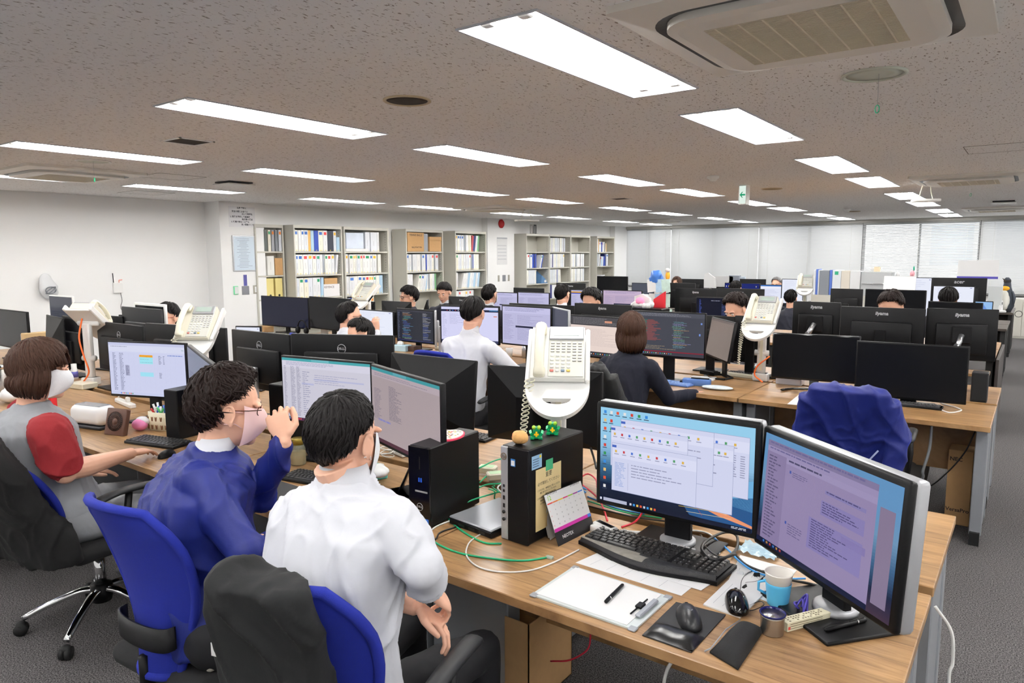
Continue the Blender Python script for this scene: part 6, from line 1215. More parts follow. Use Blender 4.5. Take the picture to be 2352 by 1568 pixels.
# upright files and storage, far right
q0=onY(1868,687,11.3); x=q0.x
tr=thing('file_rack','pale steel rack holding the upright files','rack',(x-.02,11.25,.72)); nb(SHELFM).box(0,1.05,0,.25,0,.34).build('shelf_box',tr)
for k,(w_,c,h_) in enumerate(((.03,rgb(226,230,236),.37),(.03,rgb(80,110,190),.38),(.02,rgb(230,232,234),.37),(.14,rgb(128,134,142),.36),(.04,rgb(80,110,190),.37),(.12,rgb(226,232,238),.37),(.12,rgb(222,216,204),.36),(.14,rgb(226,228,230),.36))):
    t=thing('ring_binder','%s upright file, %s from left in far steel rack'%(['white thin','blue thin','pale thin','grey wide','blue','white wide with green mark','cream wide','white wide'][k],ordn[k]),'binder',(x,11.27,1.0605),0,'upright files in the far rack'); nb(flat(c)).rbox(0,w_-.003,0,.24,0,h_,.003).build('cover',t)
    if k==5: nb(flat(rgb(40,160,120))).box(.03,.08,-.002,0,h_-.07,h_-.02).build('colour_sticker',t)
    x+=w_
t=thing('grey_case','wide light grey document case with wire handle','case',(x+.004,11.27,1.0605)); nb(mat('case_grey',rgb(180,184,186),.5)).rbox(0,.4,0,.24,0,.35,.006).build('box_body',t); nb(CHR).tube([(.02,-.01,.18),(.3,-.012,.18),(.34,-.012,.15),(.34,-.012,.06)],.006,6).build('wire_handle',t)
simple('sticky_block','beige sticky note block standing on the grey case','notes',(x+.2,11.35,1.411),0,[('block',nb(flat(rgb(222,206,176))).rbox(-.04,.04,-.03,.03,0,.07,.002))])
t=thing('desk_calendar','white blank desk calendar with purple footer on the acer screen','calendar',onY(2244,640,11.74)); b=nb(PAPER,RX(R(-8))); b.box(-.24,.24,0,.003,.03,.26); b.build('page',t); b=nb(flat(rgb(70,60,160)),RX(R(-8))); b.box(-.24,.24,-.001,.004,0,.032); b.build('footer',t); nb(BLK).tube([(-.1,.02,0),(0,.03,-.06),(.1,.02,0)],.006,6).build('wire_foot',t)
q=onY(2027,637,11.75); simple('small_calendar','small white calendar on a black monitor back far away','calendar',(q.x-.05,11.75,q.z),0,[('page',nb(PAPER).rbox(-.12,0,0,.03,0,.14,.002))]); simple('tissue_pack','green and white tissue pack beside the small calendar','tissue box',(q.x+.03,11.75,q.z),0,[('pack',nb(mat('green_pack',rgb(150,200,120),.5)).rbox(-.03,.1,0,.05,0,.07,.006))]); simple('glue_bottle','small white bottle right of the green tissue pack','bottle',(q.x+.2,11.75,q.z),0,[('bottle_body',nb(PAPER).lathe([(.03,0),(.03,.06),(.012,.08),(.012,.1),(0,.1)],14))])
simple('ribbon_figure','small pink and green figure on the top of the portrait screen','toy',onY(2095,637,11.0)+Vector((0,0,0)),0,[('body',nb(flat(rgb(236,170,180))).ell((0,0,.05),(.03,.02,.05))),('cap',nb(flat(rgb(60,170,140))).ell((.015,0,.12),(.012,.012,.035)))])
q=onY(2010,662,8.3); t=thing('white_card_box','white cards and box standing before the portrait screen','box',(onY(2063,662,8.95).x,8.95,.72)); b=nb(PAPER); b.rbox(-.18,.16,0,.1,0,.5,.004); b.build('box_body',t); nb(PAPER,T3(0,.05,.5)@RX(-.2)).box(-.16,.16,0,.003,0,.2).build('card',t)
# penguin, acrylic stand and phone on the far aisle end
q=onY(2303,720,13.9); t=thing('plush_penguin','plush king penguin standing at the aisle end far right','toy',(q.x+.03,13.95,.72),R(-30)); b=nb(mat('penguin_grey',rgb(60,66,76),.8)); b.loft([((0,.03,0),(.06,0,0),(0,.05,0)),((0,.02,.1),(.11,0,0),(0,.09,0)),((0,.0,.28),(.1,0,0),(0,.085,0)),((0,0,.4),(.06,0,0),(0,.055,0)),((0,0,.46),(.05,0,0),(0,.05,0)),((0,-.01,.53),(.045,0,0),(0,.05,0)),((0,-.01,.56),(.02,0,0),(0,.02,0))],20); b.build('body',t)
b=nb(mat('penguin_white',rgb(238,236,228),.8)); b.ell((0,-.04,.2),(.085,.07,.17)); b.build('belly',t); b=nb(mat('penguin_gold',rgb(240,170,30),.8)); b.ell((0,-.035,.38),(.06,.05,.045)); b.build('golden_bib',t); b=nb(mat('penguin_dark',rgb(24,24,28),.7)); b.ell((0,-.005,.5),(.052,.055,.055)); b.build('head',t); nb(mat('beak',rgb(60,50,44),.5)).tube([(0,-.05,.5),(0,-.1,.53),(0,-.14,.55)],[.014,.009,.002],8).build('beak',t)
for s in(-1,1): nb(mat('penguin_grey',rgb(60,66,76),.8)).tube([(s*.09,0,.34),(s*.13,0,.24),(s*.12,0,.12)],[.02,.03,.012],8,flat=.4).build('flipper',t)
simple('acrylic_stand','frosted acrylic document stand left of the plush penguin','stand',(q.x-.12,13.8,.72),0,[('panel',nb(mat('frosted',rgb(206,210,210),.3)).rbox(-.09,.1,0,.02,0,.42,.003))]); simple('cordless_phone','small white cordless telephone before the penguin','telephone',(q.x-.02,13.78,.72),R(15),[('base',nb(PAPER).rbox(-.06,.06,-.05,.05,0,.04,.01)),('handset',nb(PAPER,RX(-.2)).rbox(-.03,.03,0,.03,.03,.2,.01)),('display',nb(DARK,RX(-.2)).box(-.018,.018,-.002,0,.13,.17))])
simple('black_cable','black coiled lead hanging at the aisle end near the penguin','cable',(q.x+.16,13.9,.70),0,[('cord',nb(KC and BLK).tube([(.05+.05*math.cos(a),0,-.0+.05*math.sin(a)) for a in [.6*i for i in range(22)]],.004,5))])
# small blurred things on the distant desks
q=onY(1628,655,13.7); t=thing('hanging_bag','white fabric bag draped over a distant monitor','bag',(q.x,13.7,1.0)); b=nb(PAPER); b.add([(-.1,0,0),(.14,0,0),(.12,0,.2),(-.02,0,.3),(-.1,0,.28),(-.1,.05,0),(.14,.05,0),(.12,.05,.2),(-.02,.05,.3),(-.1,.05,.28)],[(0,1,2,3,4),(9,8,7,6,5),(0,5,6,1),(1,6,7,2),(2,7,8,3),(3,8,9,4),(4,9,5,0)]); b.build('cloth',t); nb(SHELFM).box(-.01,.01,.055,.07,-.28,.25).build('hook_pole',t)
q=onY(1655,648,14.2); t=thing('desk_calendar','wide white calendar sheet standing on the distant desks','calendar',(q.x,14.3,.72)); nb(PAPER).box(-.22,.22,0,.004,.28,.5).build('page',t); nb(BLK).box(-.22,.22,-.0,.02,0,.28).build('stand_board',t)
q=onY(1684,640,14.2); simple('grey_file','two grey folders standing on the distant desks','file',(q.x,14.3,.72),0,[('cover',nb(mat('case_grey2',rgb(140,146,156),.5)).rbox(-.12,.09,0,.1,0,.52,.003))])
q=onY(1705,640,14.2); simple('pen_holder','clear holder with coloured bits beside the grey folders','holder',(q.x,14.2,.72),0,[('cup_wall',nb(mat('clearish',rgb(200,214,226),.3,var=.3,vs=30)).rbox(-.05,.05,0,.06,0,.5,.004))])
q=onY(1466,662,10.9); simple('printer','small white printer before the distant dim screen','printer',(q.x,10.95,.72),0,[('housing',nb(WHP).rbox(-.16,.16,-.1,.1,0,.28,.02,2)),('slot',nb(BLK).box(-.08,.08,-.101,-.1,.16,.2))])
q=onY(1540,730,8.0); simple('snack_box','box crowded with colourful snack packets before the iiyama back','box',(q.x-.1,8.0,.72),0,[('box_body',nb(mat('snacks',rgb(170,150,130),.6,var=.7,vs=30)).rbox(-.1,.14,-.06,.06,0,.25,.004))])
# headset and shelf desk things by the navy screens
q=onY(702,760,5.35); t=thing('headset','black headset hanging below the dark navy screen','headset',(q.x,5.3,.72)); b=nb(BLK); b.tube([(.08*math.cos(a),0,.09+.09*math.sin(a)) for a in [PI*i/14 for i in range(15)]],.008,6); b.build('headband',t); 
for s in(-1,1): nb(BLK).ell((s*.08,0,.06),(.025,.035,.045)).build('ear_cup',t)
q=onY(745,765,5.5); simple('small_card','white standing card below the curved switched off screen','card',(q.x,5.5,.72),R(8),[('card',nb(PAPER).rbox(-.06,.06,0,.01,0,.12,.003))])
q=onY(610,760,5.3); carton(q.x-.1,5.2,.72,.22,.14,.07,'flat cardboard box on the desk near the notice pillar')
# ---------------------------------------------------------------- under the desks
t=carton(-.36,5.02,0,.13,.33,.47,'tall cardboard box lettered NEC and VersaPro under the right desk',[('NEC',.034,.32,.88,DKI),('VersaPro',.033,.5,.2,DKI)],face='y'); 
q=onZ(1262,1453,.34); t=thing('cardboard_box','open brown cardboard box on the floor beneath the front desk','box',(q.x-.43,q.y,0)); b=nb(CARD); b.box(0,.34,0,.004,0,.34); b.box(0,.34,.296,.3,0,.34); b.box(0,.004,0,.3,0,.34); b.box(.336,.34,0,.3,0,.34); b.box(0,.34,0,.3,0,.004); b.build('box_body',t); nb(CARD,T3(0,.3,.34)@RX(R(30))).box(0,.34,0,.003,0,.12).build('flap',t)
simple('grey_sack','grey crumpled sack on floor under the right middle desk','bag',(-.62,5.25,0),0,[('fabric',sculpt(nb(mat('sack_grey',rgb(88,86,84),.9)).ell((0,0,.19),(.14,.12,.19),n=22,k=14),.05,9,1))])
cable('grey_cable',None,0,.008,rgb(140,144,146),'grey cable hanging below the right middle desk to the floor',pts3=[onY(2140,975,4.75),onY(2135,1030,4.75),onY(2120,1080,4.75),onY(2115,1105,4.8),Vector((-.62,4.95,.01))])
cable('black_cable',None,0,.004,KC,'thin black cable slanting under the right middle desk',pts3=[onY(2240,990,4.9),onY(2215,1040,4.9),onY(2170,1090,4.9),onY(2120,1125,4.95),Vector((-.75,5.0,.01))])
cable('grey_cable',None,0,.005,rgb(190,192,194),'light grey cable hanging below the front desk by the white shirt man',pts3=[onY(1033,1330,1.9),onY(1036,1380,1.9),onY(1036,1420,1.9),onY(1060,1450,1.95),Vector((-1.6,2.0,.01))])
cable('white_cable',None,0,.004,WC,'white cable running down the right end of the front desk',pts3=[onY(2148,1392,2.0),onY(2185,1450,2.0),onY(2188,1520,2.0),onY(2180,1600,2.0),Vector((-.05,2.1,.01))])
cable('white_cable',None,0,.005,WC,'white cable dropping under the front desk edge near the centre',pts3=[onY(1545,1515,1.75),onY(1530,1545,1.75),onY(1522,1600,1.75),Vector((-.85,1.9,.01))])
cable('red_cable',None,0,.003,RC,'thin red cable sagging under the front desk',pts3=[onY(1357,1450,1.85),onY(1350,1490,1.85),onY(1310,1515,1.85),onY(1265,1518,1.85)])
# ---------------------------------------------------------------- people
def V(*a): return Vector(a)
def fuse(mb,name,m,voxel,parent,it=4,fn=None,fac=.6):
    me=mb.mesh(name); me.materials.clear(); o=bpy.data.objects.new(name,me); COL.objects.link(o)
    r=o.modifiers.new('r','REMESH'); r.mode='VOXEL'; r.voxel_size=voxel; r.use_smooth_shade=True
    s=o.modifiers.new('s','SMOOTH'); s.factor=fac; s.iterations=it
    bpy.context.view_layer.update(); dg=bpy.context.evaluated_depsgraph_get(); nm=bpy.data.meshes.new_from_object(o.evaluated_get(dg)); nm.name=name
    o.modifiers.clear(); o.data=nm; bpy.data.meshes.remove(me)
    if fn:
        no=[v.normal.copy() for v in nm.vertices]
        for v,n in zip(nm.vertices,no): v.co=v.co+n*fn(v.co)
    nm.materials.clear(); nm.materials.append(m); nm.polygons.foreach_set('use_smooth',[True]*len(nm.polygons)); nm.update()
    if parent: o.parent=parent
    return o
def limb(b,pts,rads,n=14,flat=1.): 
    b.tube(pts,rads,n,True,flat)
    for p,r in((pts[0],rads[0]),(pts[-1],rads[-1])): b.ell(p,(r,r,r),n=12,k=8)
def cap(b,p,q,r0,r1,n=12): limb(b,[p,p.lerp(q,.5),q],[r0,(r0+r1)/2,r1],n)
def hand(b,w,d,up,curl,side=1,spread=.08,thumb=.5,s=1.):
    """w wrist, d direction to the fingers, up back-of-hand normal, curl per finger joint, side +1 thumb on +lateral"""
    d=d.normalized(); lat=d.cross(up).normalized(); up=lat.cross(d).normalized()
    L=.088*s; b.loft([(w,lat*.026*s,up*.02*s),(w+d*.02*s,lat*.03*s,up*.018*s),(w+d*L*.55,lat*.041*s,up*.0165*s),(w+d*L,lat*.042*s,up*.0125*s),(w+d*(L+.008*s),lat*.038*s,up*.009*s)],18)
    b.ell(w,(.024*s,)*3,n=10,k=6)
    ln=[(.04,.026,.021),(.045,.029,.022),(.042,.027,.021),(.033,.021,.019)]
    for i in range(4):
        x=(1.5-i)*.0195*s*side; p=w+d*(L-.008*s-abs(i-1.2)*.003)+lat*x; dd=(d+lat*side*(1.5-i)*spread).normalized(); r=[.0092,.0095,.009,.0078][i]*s; cu=curl[i] if hasattr(curl,'__len__') else curl; pp=[p];rr=[r*1.05]
        ang=cu*.55
        for k in range(3):
            ax=lat; dv=(Matrix.Rotation(-ang,3,ax)@dd); p=p+dv*ln[i][k]*s; pp.append(p); rr.append(r*(1-.1*(k+1))); ang+=cu
        b.tube(pp,rr,10); b.ell(pp[-1],(rr[-1],)*3,n=8,k=6)
        for q,r_ in zip(pp[1:-1],rr[1:-1]): b.ell(q,(r_*1.04,)*3,n=8,k=6)
    t0=w+d*.022*s+lat*side*.026*s; t1=t0+(d*.6+lat*side*.75-up*.35*thumb).normalized()*.036*s; t2=t1+(d*.9+lat*side*.25*(1-thumb)-up*.35*thumb).normalized()*.032*s; t3=t2+(d*.95-lat*side*.2*thumb-up*.3*thumb).normalized()*.024*s
    b.tube([t0,t1,t2,t3],[.015*s,.0125*s,.0105*s,.0085*s],10); b.ell(t3,(.0085*s,)*3,n=8,k=6); b.ell(t0,(.015*s,)*3,n=8,k=6)
def head_shape(b,M,lo=False):
    e=lambda c,r,**k:b.ell(c,r,M=M,n=20,k=14)
    e((0,-.014,.03),(.075,.092,.088)); e((0,.02,-.03),(.063,.07,.085)); e((0,.03,-.07),(.047,.055,.045)); e((0,.062,-.09),(.026,.022,.022))
    for s in(-1,1):
        e((s*.033,.05,-.028),(.021,.027,.028)); b.ell((s*.075,-.008,-.006),(.006,.017,.028),M=M@T3(s*.004,0,0),n=12,k=8)
        b.tube([(s*.0835,-.008+.0175*math.cos(a),-.002+.029*math.sin(a)) for a in [R(q) for q in range(-60,230,24)]],.0045,7,M=M)
        b.ell((s*.078,.002,-.032),(.006,.008,.009),M=M,n=8,k=6)
        e((s*.03,.077,.026),(.026,.011,.009))
    b.tube([(0,.082,.02),(0,.091,.0),(0,.098,-.018)],[.008,.009,.010],10,M=M); b.ell((0,.093,-.024),(.0145,.012,.009),M=M,n=10,k=8)
    b.ell((0,.085,-.052),(.022,.008,.006),M=M,n=12,k=6); b.ell((0,.083,-.062),(.02,.008,.006),M=M,n=12,k=6)
HAIRS={}
def hair_mat(c,name):
    m,t,b=nt(name); L=t.links; tc=N(t,'ShaderNodeTexCoord'); n=N(t,'ShaderNodeTexNoise',Scale=150.,Detail=3.); mp=N(t,'ShaderNodeMapping'); mp.inputs['Scale'].default_value=(1,1,.25); L.new(tc.outputs['Object'],mp.inputs[0]); L.new(mp.outputs[0],n.inputs['Vector'])
    r=N(t,'ShaderNodeMix',data_type='RGBA'); r.inputs[6].default_value=(*[v*.45 for v in c],1); r.inputs[7].default_value=(*[min(1,v*1.35) for v in c],1); L.new(n.outputs['Fac'],r.inputs[0]); L.new(r.outputs[2],b.inputs['Base Color']); b.inputs['Roughness'].default_value=.55; b.inputs['Specular IOR Level'].default_value=.16
    return m
HB=hair_mat(rgb(24,21,21),'black_hair'); HBR=hair_mat(rgb(66,44,34),'brown_hair'); HDB=hair_mat(rgb(30,18,15),'dark_brown_hair'); HG=hair_mat(rgb(120,118,118),'grey_hair')
def hair(parent,M,m,style='short',n=260,seed=1,wave=0.,vol=1.):
    rr=random.Random(seed); b=nb(m); cen=V(0,-.014,.028); rx,ry,rz=.082*vol,.101*vol,.099*vol; tilt=Matrix.Rotation(R(20),3,'X')
    def endth(ph):
        a=abs(ph)/PI # 0 front ..1 back
        if style in('short','curly') and .40<a<.60: return R(84)
        if style in('short','curly','spiky'): return R(62) if a<.2 else (R(62+ (a-.2)/.3*36) if a<.5 else R(98+(a-.5)/.5*38))
        if style=='fringe': return R(82) if a<.28 else (R(92) if a<.5 else R(98+(a-.5)/.5*30))
        return R(74) if a<.18 else R(100)
    def P(th,ph,off):
        d=tilt@V(math.sin(th)*math.sin(ph),math.sin(th)*math.cos(ph),math.cos(th)); return cen+V(d.x*rx,d.y*ry,d.z*rz)*(1+off)
    # scalp cap grid
    vs=[];fs=[];NP=40;NT=14
    for i in range(NP):
        ph=-PI+2*PI*i/NP
        for j in range(NT+1): th=endth(ph)*.99*j/NT; vs.append(P(th,ph,-.015))
    for i in range(NP):
        for j in range(NT): a=i*(NT+1)+j; c=((i+1)%NP)*(NT+1)+j; fs.append((a,a+1,c+1,c))
    b.add(vs,fs,True,M)
    bob=style in('bob','long')
    for k in range(n):
        ph=rr.uniform(-PI,PI); e=endth(ph); t0=rr.uniform(0.02,.75)*e*(1 if not bob else .8); L=rr.uniform(.5,1.) if not bob else 1; t1=min(e*rr.uniform(.96,1.06),t0+L*1.1) if not bob else e
        if rr.random()<.35: t1=e*rr.uniform(.97,1.06)
        sw=rr.uniform(-.25,.25)+ (.25 if style=='short' else 0); off0=rr.uniform(0,.05); pts=[];K=6
        for j in range(K):
            u=j/(K-1); th=t0+(t1-t0)*u; p_=ph+sw*u+wave*.18*math.sin(u*5+k); lift=off0+.05*math.sin(PI*u)*(1 if not bob else .4)+wave*.05*math.sin(u*7+k*2.1)
            if style=='spiky': lift+=.12*u*rr.random()
            pts.append(P(th,p_,lift))
        if bob and abs(ph)>(.42 if style=='bob' else .26)*PI:
            q=pts[-1]; low=-.098 if style=='bob' else -.135; out=V(q.x,q.y+.014,0).normalized(); z=q.z; K2=4
            tgt=rr.uniform(-.012,.02)+low
            for j in range(1,K2+1):
                u=j/K2; pts.append(V(q.x,q.y,z+(tgt-z)*u)+out*(.016*math.sin(PI*min(1,u*.9))-.022*u*u)*vol)
        r0=rr.uniform(.0045,.0085)*(1.1 if bob else 1)*(.72 if n>500 else 1); m_=len(pts); rad=[r0*(.35+.9*math.sin(PI*min(1,.18+.78*i/(m_-1)))) for i in range(m_)]; rad[-1]=r0*.15 if not bob else r0*.45
        b.tube(pts,rad,5,True,.5,M=M)
    return b.build('hair',parent,fix=False)
MASKW=mat('mask_white',rgb(232,234,238),.8,bump=.3,bs=200); MASKP=mat('mask_pink',rgb(238,202,200),.75)
def mask(parent,M,m):
    b=nb(m); vs=[];fs=[];NU,NV=18,10
    for i in range(NU+1):
        for j in range(NV+1):
            u=-1+2*i/NU; v=j/NV; a=u*R(72); z=.012-.098*v+.018*u*u*(1-2*v)*.9; bul=1+.07*math.sin(PI*v)*(1-u*u); sh=math.sin(PI*(.22+.6*v))
            vs.append((.0745*math.sin(a)*(1-.1*v)*bul,.012+.093*math.cos(a)*sh**.5*bul+.004*math.exp(-(u/.3)**2)*(1-v)*2,z))
    for i in range(NU):
        for j in range(NV): a=i*(NV+1)+j; fs.append((a,a+1,a+NV+2,a+NV+1))
    b.add(vs,fs,True,M)
    for s in(-1,1):
        for z0,z1 in((.012,.014),(-.07,-.03)): b.tube([(s*.062,.035,z0*.6-.003),(s*.075,.015,(z0+z1)/2*.6),(s*.083,-.018,z1)],.0014,5,M=M)
    return b.build('face_mask',parent,fix=False)
def glasses(parent,M,m):
    b=nb(m)
    for s in(-1,1):
        b.tube([(s*.032+.024*math.cos(a),.088-.012*abs(math.cos(a))*(1 if s*math.cos(a)>0 else 0),.008+.017*math.sin(a)) for a in [2*PI*i/20 for i in range(21)]],.0016,5,M=M)
        b.tube([(s*.056,.088,.014),(s*.074,.05,.013),(s*.082,-.005,.012),(s*.08,-.02,-.004)],.0017,5,M=M)
    b.tube([(-.009,.094,.01),(.009,.094,.01)],.0016,5,M=M); return b.build('glasses',parent)
def face(parent,M):
    """eyes, brows and lips as small parts"""
    for s in(-1,1):
        nb(mat('eye_white',rgb(236,232,228),.3)).ell((s*.031,.082,.008),(.0125,.009,.0055),M=M,n=12,k=8).build('eye',parent)
        nb(mat('iris_dark',rgb(30,22,20),.2)).ell((s*.031,.0895,.0075),(.0052,.003,.005),M=M,n=10,k=6).build('iris',parent)
        nb(HB).tube([(s*.014,.094,.024),(s*.032,.093,.03),(s*.048,.082,.026)],[.002,.003,.0015],5,M=M).build('eyebrow',parent)
    nb(mat('lips',rgb(196,122,112),.5)).ell((0,.0915,-.057),(.02,.0045,.006),M=M,n=12,k=6).build('mouth',parent)
def wr(seed,amp,sc=7.,st=(1,1,.5)):
    def f(p):
        w=noise.noise_vector(p*4+V(seed,0,0))*.12; x,y,z=(p.x+w.x)*st[0],(p.y+w.y)*st[1],(p.z+w.z)*st[2]
        a=noise.noise(V((x*.8+z*.9)*sc+seed,(y*.8)*sc,(z-x*.5)*sc*.55)); c=noise.noise(V(x*sc*2.1,y*sc*2.1+seed,z*sc*1.1)); d=noise.noise(V(x*sc*.7,y*sc*.7,z*sc*.5+seed))
        return amp*(1.25*max(0,1-abs(a)*2.6)**2.2+.55*max(0,1-abs(c)*3)**2-.35+.5*d)
    return f
def person(name_label,headp,yaw,pitch,roll,neck,chest,pelvis,byaw,arms,top,hairspec,skin=None,sleeve='long',collar=None,legs=True,voxel=.0035,cv=.007,sw=.205,maskm=None,glass=None,faced=False,pants=None,vest=None,hscale=1.,legd=None,amp=.006,seed=1,group=None,sleeve_m=None,depth=1.,asz=1.,hs=.88):
    sk=skin or SKIN; t=thing('person',name_label,'person',(0,0,0),0,group)
    org=V(pelvis.x,pelvis.y,0); t.location=org
    off=lambda b:(setattr(b,'v',[v-org for v in b.v]),b)[1]
    M=Matrix.Translation(headp)@RZ(yaw)@RX(pitch)@RY(roll)@Matrix.Scale(hscale,4)
    f=V(-math.sin(byaw),math.cos(byaw),0); r=V(math.cos(byaw),math.sin(byaw),0)
    b=nb(sk); head_shape(b,M)
    nk=M@V(0,-.03,-.055); b.tube([nk,nk.lerp(neck,.5),neck,neck-V(0,0,.05)+f*.015],[.056,.053,.056,.06],16,True,.95)
    b.tube([neck-V(0,0,.02)+f*.02,chest+f*.02,pelvis+V(0,0,.05)+f*.01],[.045,.06,.06],12)
    for a in arms:
        sh,el,wr_,hd,up,cu,side=a[:7]
        b.tube([neck.lerp(chest,.35)+f*.02,sh,sh.lerp(el,.5),el],[.035,.038,.036,.034],10)
        s0=.0 if sleeve!='none' else 0
        el0=el if sleeve=='long' else sh.lerp(el,.55)
        pts=[sh.lerp(el,.5),el,el.lerp(wr_,.3),el.lerp(wr_,.75),wr_] if sleeve!='long' else [el,el.lerp(wr_,.3),el.lerp(wr_,.75),wr_]
        rd=[.043,.038,.04,.03,.025] if sleeve!='long' else [.036,.036,.029,.025]
        rd=[q*(1+(asz-1)*(1-i_/(len(rd)-1))) for i_,q in enumerate(rd)]; b.tube(pts,rd,14); b.ell(el,(.038*asz,)*3,n=12,k=8); 
        hand(b,wr_,hd,up,cu,side,s=hs)
    body=fuse(off(b),'body',sk,voxel,t,3)
    # garment
    g=nb(top); d_=depth; ch=chest; up_=(neck-pelvis).normalized()
    S=[(pelvis-V(0,0,.06)+f*.01,r*.16,f*.10*d_),(pelvis+V(0,0,.04)+f*.01,r*.168,f*.105*d_),(pelvis.lerp(ch,.5),r*.158,f*.115*d_),(ch,r*(sw-.035),f*.125*d_),(ch.lerp(neck,.5),r*(sw-.02),f*.11*d_),(ch.lerp(neck,.78),r*(sw-.06),f*.085*d_),(neck-V(0,0,.015),r*.075,f*.072),(neck+V(0,0,.018),r*.062,f*.06)]
    g.loft(S if vest is None else [(c,ax*.88,ay*.88) for c,ax,ay in S[:5]],28,e=.85)
    for a in arms:
        sh,el,wr_=a[:3]; r0=.066
        if sleeve=='long': 
            we=el.lerp(wr_,a[7] if len(a)>7 else .93)
            limb(g,[sh,sh.lerp(el,.5),el,el.lerp(we,.5),we],[r0,.06,.05,.046,.04]); g.ell(el,(.052,)*3,n=12,k=8)
        else: limb(g,[sh,sh.lerp(el,.4),sh.lerp(el,.8)],[r0*asz,.064*asz,.06*asz])
    if vest is None: fuse(off(g),'shirt',top,cv,t,5,wr(seed,amp))
    else:
        g1=nb(vest); g1.loft([(c,ax*1.06,ay*1.07) for c,ax,ay in S[:7]]+[(S[7][0]-V(0,0,.01),S[7][1]*1.05,S[7][2]*1.05)],28,e=.85); fuse(off(g),'shirt',top,cv,t,5,wr(seed,amp)); fuse(off(g1),'vest',vest,cv,t,4,wr(seed+3,amp*.7))
    if collar: 
        c=nb(collar); cc=neck+V(0,0,.008); td=(M@V(0,0,-.03)-neck); td=V(td.x,td.y,0)*.35; c.loft([(cc+td*k_+V(0,0,z_),r*r_,f*r_*.98) for r_,z_,k_ in((.056,-.01,0),(.054,.04,1),(.0575,.043,1),(.066,.0,.3),(.071,-.022,0),(.069,-.026,0),(.06,-.01,0))],30,cap=False); off(c).build('collar',t,fix=False)
    if legs:
        p=nb(pants or RUB); 
        for s in(-1,1):
            hp=pelvis+r*s*.09-V(0,0,.01); kn=(legd[0 if s<0 else 1] if legd else hp+f*.42+r*s*.05-V(0,0,.0)); an=V(kn.x,kn.y,.09)+f*.04
            limb(p,[hp,hp.lerp(kn,.5),kn,kn.lerp(an,.5),an],[.1,.082,.064,.052,.042])
        p.ell(pelvis,(.155,.14,.1),n=16,k=10); fuse(off(p),'trousers',pants or RUB,.011,t,4,wr(seed+7,.004))
        for s in(-1,1):
            kn=(legd[0 if s<0 else 1] if legd else pelvis+r*s*.14+f*.42); A=V(kn.x,kn.y,0)+f*.04-org; q=nb(mat('shoe_black',rgb(24,22,22),.35)); fl=f; q.loft([(A+V(0,0,.045)-fl*.07,r*.028,V(0,0,.03)),(A+V(0,0,.05),r*.036,V(0,0,.045)),(A+V(0,0,.04)+fl*.1,r*.042,V(0,0,.034)),(A+V(0,0,.03)+fl*.17,r*.03,V(0,0,.022))],14); q.build('shoe',t)
    st,n_,wv,hm=hairspec[:4]; Mo=Matrix.Translation(-org)@M
    hair(t,Mo,hm,st,n_,seed,wv,hairspec[4] if len(hairspec)>4 else 1.)
    if maskm: mask(t,Mo,maskm)
    if glass: glasses(t,Mo,glass)
    if faced: face(t,Mo)
    return t
WSH=mat('white_shirt',rgb(206,208,215),.8,bump=.25,bs=25); NVJ=mat('navy_jacket',rgb(5,25,108),.6,bump=.2,bs=60); RED=mat('red_knit',rgb(132,20,28),.85,bump=.2,bs=60); GVS=mat('grey_vest',rgb(138,140,145),.9,bump=.25,bs=50)
TRO=mat('navy_trousers',rgb(13,13,19),.8); SWE=mat('navy_knit',rgb(6,10,30),.9,bump=.3,bs=300); SUIT=mat('dark_suit',rgb(28,30,44),.8); BGE=mat('beige_shirt',rgb(206,200,190),.8)
# --- white shirt man, back to us
def D_(x,y,d): return onD(x,y,d)
_e,_w=D_(972,1300,1.60),D_(984,1352,1.78); _l=D_(958,1392,1.84)
person('man in white shirt with black hair, back turned, on blue mesh chair with draped jacket',V(-1.335,1.115,1.222),R(8),R(-8),R(2),V(-1.325,1.10,1.118),V(-1.33,1.06,.93),V(-1.335,1.06,.55),R(3),
 [(D_(903,1216,1.64),_e,_w,D_(1050,1400,1.86)-_w,V(.5,.3,.8),.7,-1,.7),
  (V(-1.50,1.075,1.0),V(-1.585,1.16,.80),_l,V(.75,.3,-.5),V(-.1,.3,1),.55,1,.8)],
 WSH,('short',1100,.35,HB,.94),collar=WSH,maskm=MASKW,pants=TRO,amp=.0115,seed=3,sw=.225,depth=1.05,voxel=.003,cv=.006,hscale=.95)
# --- blue jacket man, profile right, fist raised
_s2,_e2,_w2=D_(535,1090,2.36),D_(598,1140,2.3),D_(652,1012,2.16)
person('man in blue work jacket, pink mask and glasses with raised fist',V(-2.02,1.235,1.188),R(-32),R(-8),R(0),V(-2.05,1.18,1.06),V(-2.06,1.12,.88),V(-1.99,1.12,.55),R(-28),
 [(D_(455,1105,2.08),D_(570,1262,2.0),D_(655,1240,2.16),V(.6,.8,0),V(0,0,1),.5,-1,.95),
  (_s2,_e2,_w2,D_(632,945,2.16)-_w2,V(.55,-.75,.2),[1.35,1.4,1.45,1.5],1,.9)],
 NVJ,('curly',1150,1.,HDB,1.12),collar=WSH,maskm=MASKP,glass=mat('tortoise_frame',rgb(70,34,22),.25),pants=TRO,amp=.0105,seed=8,sw=.26,depth=1.35,voxel=.003,cv=.006)
